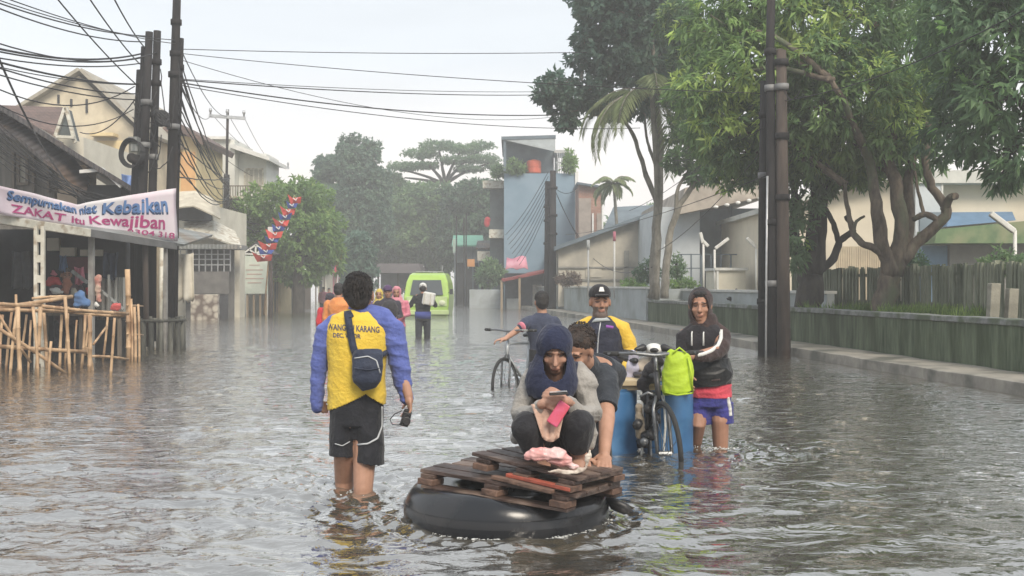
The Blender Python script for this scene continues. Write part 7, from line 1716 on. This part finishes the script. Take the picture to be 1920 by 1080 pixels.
walker('dark haired person in an orange raincoat left of the man in yellow', 635, 531, 17.5, (.2, 1), (CLOTH('orange raincoat', (.70, .28, .09), (.62, .22, .06), rough=.4), CLOTH('dark trousers', (.05, .05, .06))), seed=6)
walker('shorter person in a bright red jacket left of the orange raincoat', 619, 549, 18.6, (0, 1), (CLOTH('red jacket', (.62, .05, .07), (.52, .04, .05)), CLOTH('dark trousers', (.05, .05, .06))), hood=CLOTH('dark scarf', (.05, .045, .06)), seed=7)
for lab, px, tp, Y_, c in (('tiny far figure in pink at the left kerb end', 606, 538, 52, M_pink), ('tiny far figure in dark red beside the far kiosk', 617, 540, 56, M_red), ('tiny far figure in a blue shirt standing under the far brown roof', 760, 539, 62, M_bluec), ('tiny far figure in white just left of the minibus', 749, 538, 50, M_whitec)):
    walker(lab, px, tp, Y_, (0, -1), (c, M_pants), vox=.03, seed=int(px), group='tiny people at the end of the street')
walker('figure in a dark top bending among the goods inside the stall', 124, 500, 18.9, (.6, -1), (CLOTH('dim top', (.10, .07, .08)), M_pants), arms='front', seed=9)
# ------------------------------------------------------------------ inner tube and pallets
M_rubber = MAT('inner tube rubber', (.012, .013, .016), (.007, .008, .010), 5, rough=.22, bump=.08, bscale=10, spec=.5, c3=(.022, .022, .024), s3=4)
it = thing('inner_tube', 'big glossy black inflated inner tube floating under the wooden pallets', 'inner tube', (TUBE_C[0], TUBE_C[1], -.1))
LOW = ((-.455, 5.38, .272), (.262, 4.99, .226), (.545, 5.42, .215)); LA, LB, LC = (Vector(p) for p in LOW); LU = (LB - LA).cross(LC - LB).normalized()
m = MB(); rows = []; R_, r_ = .352, .163
for i in range(97):
    a = i / 96 * 2 * math.pi; rows.append([])
    for j in range(33):
        b = j / 32 * 2 * math.pi
        rr = r_ * (1 + .012 * math.sin(a * 3 + 1) - .10 * math.exp(-((a - math.radians(292)) / .16) ** 2) * max(0, math.sin(b)) ** .6); sq = 1.0 if math.sin(b) < 0 else .98
        x = TUBE_C[0] + (R_ + rr * math.cos(b)) * math.cos(a); y = TUBE_C[1] + (R_ + rr * math.cos(b)) * math.sin(a) * .98; z = .048 + rr * math.sin(b) * sq
        zp = LA.z - (LU.x * (x - LA.x) + LU.y * (y - LA.y)) / LU.z - .089; w_ = (x - LA.x) * (LC - LB).normalized().x + (y - LA.y) * (LC - LB).normalized().y; q_ = max(0, min(1, (w_ + .05) / .06)); z = min(z, .19); z = z * (1 - q_) + min(z, zp) * q_
        rows[-1].append((x, y, z))
m.sheet(rows); m.build('tube', M_rubber, it, True)
m = MB()
for b in (.25, -.5): m.tube([(TUBE_C[0] + (R_ + (r_ + .001) * math.cos(b)) * math.cos(a), TUBE_C[1] + (R_ + (r_ + .001) * math.cos(b)) * math.sin(a) * .98, .048 + r_ * math.sin(b)) for a in [k / 96 * 6.2832 for k in range(97)]], .0022, 4)
m.build('mould_seam', M_rubber, it, True)
M_plank = MAT('wet pallet wood', (.095, .058, .046), (.022, .015, .013), 9, stretch=(.5, .5, 1), rough=.5, bump=.8, bscale=40, c3=(.19, .135, .105), s3=8, contrast=.8)
M_block = MAT('pallet block', (.20, .12, .085), (.08, .05, .04), 12, rough=.8, bump=.5); M_redw = MAT('red painted slat', (.42, .10, .06), (.24, .07, .05), 9, rough=.6, bump=.3)
def pallet(label, A, B, C, n, seed, bottom=True):
    """deck corners: A far left, B near, C far right (each x, y, z on the deck top); deck boards run A to B"""
    A, B, C = Vector(A), Vector(B), Vector(C); e = B - A; f_ = C - B; U = e.cross(f_).normalized(); rs = random.Random(seed)
    ed, fd = e.normalized(), f_.normalized(); t = thing('pallet', label, 'pallet', tuple(B - U * .09), group='two stacked wooden pallets')
    for i in range(n):
        s0 = (i + .5) / n; m = MB(); m.bar(A + f_ * s0 - ed * rs.uniform(0, .05) - U * .011, B + f_ * s0 + ed * rs.uniform(0, .03) - U * (.011 + rs.uniform(-.002, .004)), f_.length / n * rs.uniform(.78, .92), .018, up=U); m.build('deck_board', M_plank, t, bevel=.003)
    for k in (.06, .5, .94):
        m = MB(); p = A + e * k - U * .031; m.bar(p, p + f_, .085, .020, up=U); m.build('stringer_board', M_plank, t, bevel=.003)
        for q in (.06, .94):
            c = A + e * k + f_ * q - U * .057; m = MB(); m.bar(c - fd * .05, c + fd * .05, .09, .030, up=U); m.build('block', M_block, t, bevel=.004)
    if bottom:
        for q in (.05, .95): m = MB(); m.bar(A + f_ * q - U * .080 + e * .03, B + f_ * q - U * .080, .09, .014, up=U); m.build('bottom_board', M_plank, t, bevel=.003)
    return t
pallet('lower dark wet pallet resting straight on the black inner tube', LOW[0], LOW[1], LOW[2], 4, 1)
pallet('upper pallet on which the girl crouches, shorter with a pale block end', (-.165, 5.36, .348), (.275, 5.00, .298), (.535, 5.36, .290), 4, 2, False)
for (a, b, mt, lab, z) in (((952, 890), (1072, 918), M_redw, 'long red painted slat sticking out between the two pallets', .3), ((925, 894), (1036, 922), M_block, 'pale broken slat lying under the red slat on the lower pallet', .3115)):
    Y1, Y2 = 5.22, 4.99; p, q = W(a[0], a[1], Y1), W(b[0], b[1], Y2); m = MB(); m.bar(p, q, .035, .018); o = m.build('loose_slat', mt, loc=tuple(p), bevel=.003); tag(o, lab, 'slat')
fo = thing('outboard_rope', 'dark wet rope and rag trailing off the right edge of the inner tube', 'rope', (PX(1160, 5.5), 5.5, 0))
def f(m):
    for i in range(5): m.tube([W(1130 + i * 4, 935 + i, 5.5), W(1150, 940 + 2 * i, 5.48), W(1172, 950 + i * 2, 5.46), W(1186, 962 - i, 5.45)], [.018, .022, .02, .008], 7)
part('strand', M_blk, fo, f, True)
# froth along the tube and legs
M_foam = MAT('froth', (.75, .76, .74), (.6, .61, .6), 20, rough=.25, bump=0, spec=.6)
fm = MB(); rf = random.Random(12)
for i in range(420):
    a = rf.uniform(math.radians(185), math.radians(355)); d = .502 + abs(rf.gauss(0, .022)); r = rf.uniform(.001, .0035) * (2.2 if rf.random() < .06 else 1); fm.ell((TUBE_C[0] + d * math.cos(a), TUBE_C[1] + d * math.sin(a), .004 + rf.random() * .008), (r * rf.uniform(1, 3), r, r * .7), n=6, k=4)
for (px, py, n, sp) in ((640, 908, 60, .10), (684, 925, 50, .09), (1352, 843, 60, .09), (1304, 836, 40, .09)):
    x, y = leg_at(px, py)
    for i in range(n): a = rf.uniform(0, 6.28); d = abs(rf.gauss(0, sp)) + .03; r = rf.uniform(.0015, .005); fm.ell((x + d * math.cos(a), y + d * math.sin(a) * .8, .005 + rf.random() * .008), (r * rf.uniform(1, 2.5), r, r * .8), n=6, k=4)
o = fm.build('foam', M_foam, sm=True); tag(o, 'specks of white froth on the water round the tube and the wading legs', kind='stuff')
# ------------------------------------------------------------------ drum raft
Y0 = 7.75
M_drum = MAT('blue drum plastic', (.045, .145, .31), (.035, .115, .25), 3, rough=.38, bump=.06, c3=(.06, .17, .33), s3=4)
rt = thing('drum_raft', 'raft made of upright blue plastic drums under a pale wooden deck', 'raft', (PX(1195, Y0), Y0, -.4))
def drum(cx, cy_, r, z1):
    m = MB(); m.tube([(cx, cy_, -.25), (cx, cy_, .0), (cx, cy_, .02), (cx, cy_, .04), (cx, cy_, .22), (cx, cy_, .24), (cx, cy_, .26), (cx, cy_, z1 - .03), (cx, cy_, z1)], [r * .98, r, r * 1.03, r, r, r * 1.03, r, r, r * .94], 36); d = m.build('drum', M_drum, rt, True)
    m = MB(); m.tube([(cx, cy_, z1 - .012), (cx, cy_, z1 + .008)], r * .97, 36); m.build('lid', M_drum, d, bevel=.004)
drum(PX(1138, Y0), Y0, .21, .445); drum(PX(1253, Y0 + .05), Y0 + .05, .175, .43); drum(PX(1140, Y0 + .55), Y0 + .5, .21, .44); drum(PX(1255, Y0 + .6), Y0 + .52, .19, .43)
M_deckw = MAT('cream deck wood', (.62, .50, .31), (.44, .34, .21), 6, stretch=(.3, 1, 1), rough=.7, bump=.3)
for (y, z) in ((-.20, .478), (.02, .474), (.24, .479), (.46, .475), (.68, .478)):
    m = MB(); m.box((PX(1090, Y0), Y0 + y, z), (PX(1222, Y0), Y0 + y + .13, z + .036)); m.build('deck_board', M_deckw, rt, bevel=.004)
def f(m): m.box((PX(1085, Y0), Y0 - .16, .445), (PX(1292, Y0), Y0 - .08, .473)); m.box((PX(1085, Y0), Y0 + .60, .445), (PX(1292, Y0), Y0 + .68, .473))
part('cross_beam', M_deckw, rt, f)
def f(m):
    for x in (1196, 1236): m.tube([(PX(x, Y0), Y0 - .2, .46), (PX(x + 3, Y0), Y0 - .23, .2), (PX(x, Y0), Y0 - .2, 0)], .008, 5)
part('lashing_rope', M_whitec, rt, f)
bc = bicycle('dark bicycle lashed between the blue drums with its front wheel facing the camera', (PX(1249, 7.25), 7.25), (.18, -1), -.27, MAT('black frame', (.035, .035, .038), None, 5, rough=.35), .03)
bs = goods('bike_bag', 'dark drooping cloth bag on the frame of the lashed bicycle', 'bag', [(1222, 700, 20, 22), (1206, 720, 14, 14), (1232, 676, 14, 16), (1214, 745, 13, 16)], 7.55, M_blk2, voxel=.009, amp=.012, fx=(16, 16, 16))
goods('jute_sack', 'small tan sack hanging low between the drums beside the bicycle wheel', 'sack', [(1199, 790, 11, 22), (1200, 812, 11, 13), (1199, 768, 8, 12)], 7.45, CLOTH('tan jute', (.30, .25, .19), (.20, .17, .13)), voxel=.009, amp=.01)
ck = thing('gear_cluster', 'greasy black chain gear and pump jammed between the two front drums', 'machine part', tuple(W(1210, 840, 7.5)))
def f(m):
    rg = random.Random(2)
    for i in range(8): c = W(1196 + rg.uniform(0, 34), 745 + i * 12, 7.48 + rg.uniform(-.06, .06)); r = rg.uniform(.02, .045); m.tube([c, c + Vector((rg.uniform(-.05, .05), -.05, rg.uniform(-.05, .05)))], r, 10)
    m.tube([W(1216, 740, 7.5), W(1210, 840, 7.5)], .016, 7); m.tube([W(1228, 735, 7.4), W(1232, 835, 7.42)], .012, 7)
part('housing', M_blk, ck, f, True)
def f(m): m.tube([W(1208, 828, 7.40), W(1208, 828, 7.36)], .028, 12); m.tube([W(1200, 744, 7.4), W(1215, 736, 7.38), W(1230, 742, 7.4), W(1236, 760, 7.4)], .010, 6)
part('bright_fitting', M_steel, ck, f, True)
# load on the deck
goods('white_sack', 'big white sack with purple printing standing on the raft deck', 'sack', [(1186, 690, 13, 22), (1188, 672, 12, 16), (1184, 704, 13, 10)], 7.9, MAT('white sack', (.74, .73, .78), (.36, .34, .50), 2.2, rough=.6, bump=.3, contrast=.9), voxel=.01, amp=.01)
goods('cream_bundle', 'cream cloth bundle with a brown patch lying on the raft behind the handlebar', 'bundle', [(1212, 682, 20, 16), (1200, 690, 14, 14), (1226, 688, 13, 14)], 7.95, MAT('cream bundle', (.70, .66, .58), (.34, .27, .21), 3, rough=.8, bump=.3, contrast=.9, detail=2), voxel=.01, amp=.012)
goods('grey_bundle', 'dark grey bundle squeezed on the deck below the cream one', 'bundle', [(1210, 706, 24, 9), (1228, 700, 14, 10)], 7.85, CLOTH('dark grey', (.09, .09, .10)), voxel=.01, amp=.012)
hl = thing('helmet', 'white and black helmet resting on top of the load beside the handlebar', 'helmet', tuple(W(1226, 665, 7.9)))
def f(m): m.ell(W(1226, 655, 7.9), (.065, .08, .045), n=20, k=12)
part('shell', M_white, hl, f, True)
def f(m): m.ell(W(1226, 656, 7.87), (.042, .06, .026), n=16, k=10); m.cap([W(1205, 652, 7.86), W(1192, 655, 7.84)], [.03, .012]); m.cap([W(1245, 652, 7.86), W(1262, 656, 7.84)], [.03, .012])
part('visor', M_blk, hl, f, True)
br_ = thing('pole_rod', 'grey metal rod lying across the load between the capped man and the hooded man', 'rod', tuple(W(1230, 666, 7.7)))
m = MB(); m.tube([W(1172, 660, 7.75), W(1240, 668, 7.7), W(1300, 668, 7.62)], .013, 8); m.build('rod', M_steel, br_, True)
def f(m): m.tube([W(1168, 659.5, 7.752), W(1186, 661.5, 7.74)], .018, 8)
part('grip', M_blk, br_, f, True)
bgp = thing('green_backpack', 'bright yellow green backpack cover held by the hooded man over the right drum', 'backpack', tuple(W(1272, 736, 7.55)))
M_neon = MAT('neon cloth', (.46, .63, .035), (.38, .53, .025), 5, rough=.6, bump=.3, bscale=30)
m = MB(); Yb = 7.42; m.tube([W(1274, 658, Yb), W(1273, 664, Yb), W(1272, 680, Yb), W(1271, 710, Yb), W(1271, 732, Yb), W(1272, 738, Yb)], [(.062, .04), (.082, .055), (.098, .07), (.108, .08), (.110, .08), (.098, .07)], 20, u=(1, 0, 0))
blob(m, .007, 3, wrinkle(.010, (12, 12, 12), 7, 8), name='cover', mat=M_neon, parent=bgp)
def f(m): m.tube([W(1262, 662, Yb - .05), W(1274, 652, Yb - .03), W(1286, 662, Yb - .05)], .007, 6); m.tube([W(1290, 670, Yb - .06), W(1297, 705, Yb - .08), W(1299, 738, Yb - .04)], .006, 6); m.tube([W(1246, 736, Yb - .06), W(1270, 741, Yb - .09), W(1298, 737, Yb - .06)], .006, 6)
part('strap', M_neon, bgp, f, True)
# ------------------------------------------------------------------ damp air
mb = MB(); mb.box((-520, -120, -1.6), (520, 620, 14.5)); hz = mb.build('haze', []); hz.data.materials.clear()
m = bpy.data.materials.new('haze air'); m.use_nodes = True; N, L = m.node_tree.nodes, m.node_tree.links
for n in list(N): N.remove(n)
out = N.new('ShaderNodeOutputMaterial'); pv = N.new('ShaderNodeVolumePrincipled'); pv.inputs['Density'].default_value = .0038
pv.inputs['Color'].default_value = (1, 1, 1, 1); pv.inputs['Anisotropy'].default_value = .15
L.new(pv.outputs[0], out.inputs['Volume']); hz.data.materials.append(m); hz['kind'] = 'stuff'
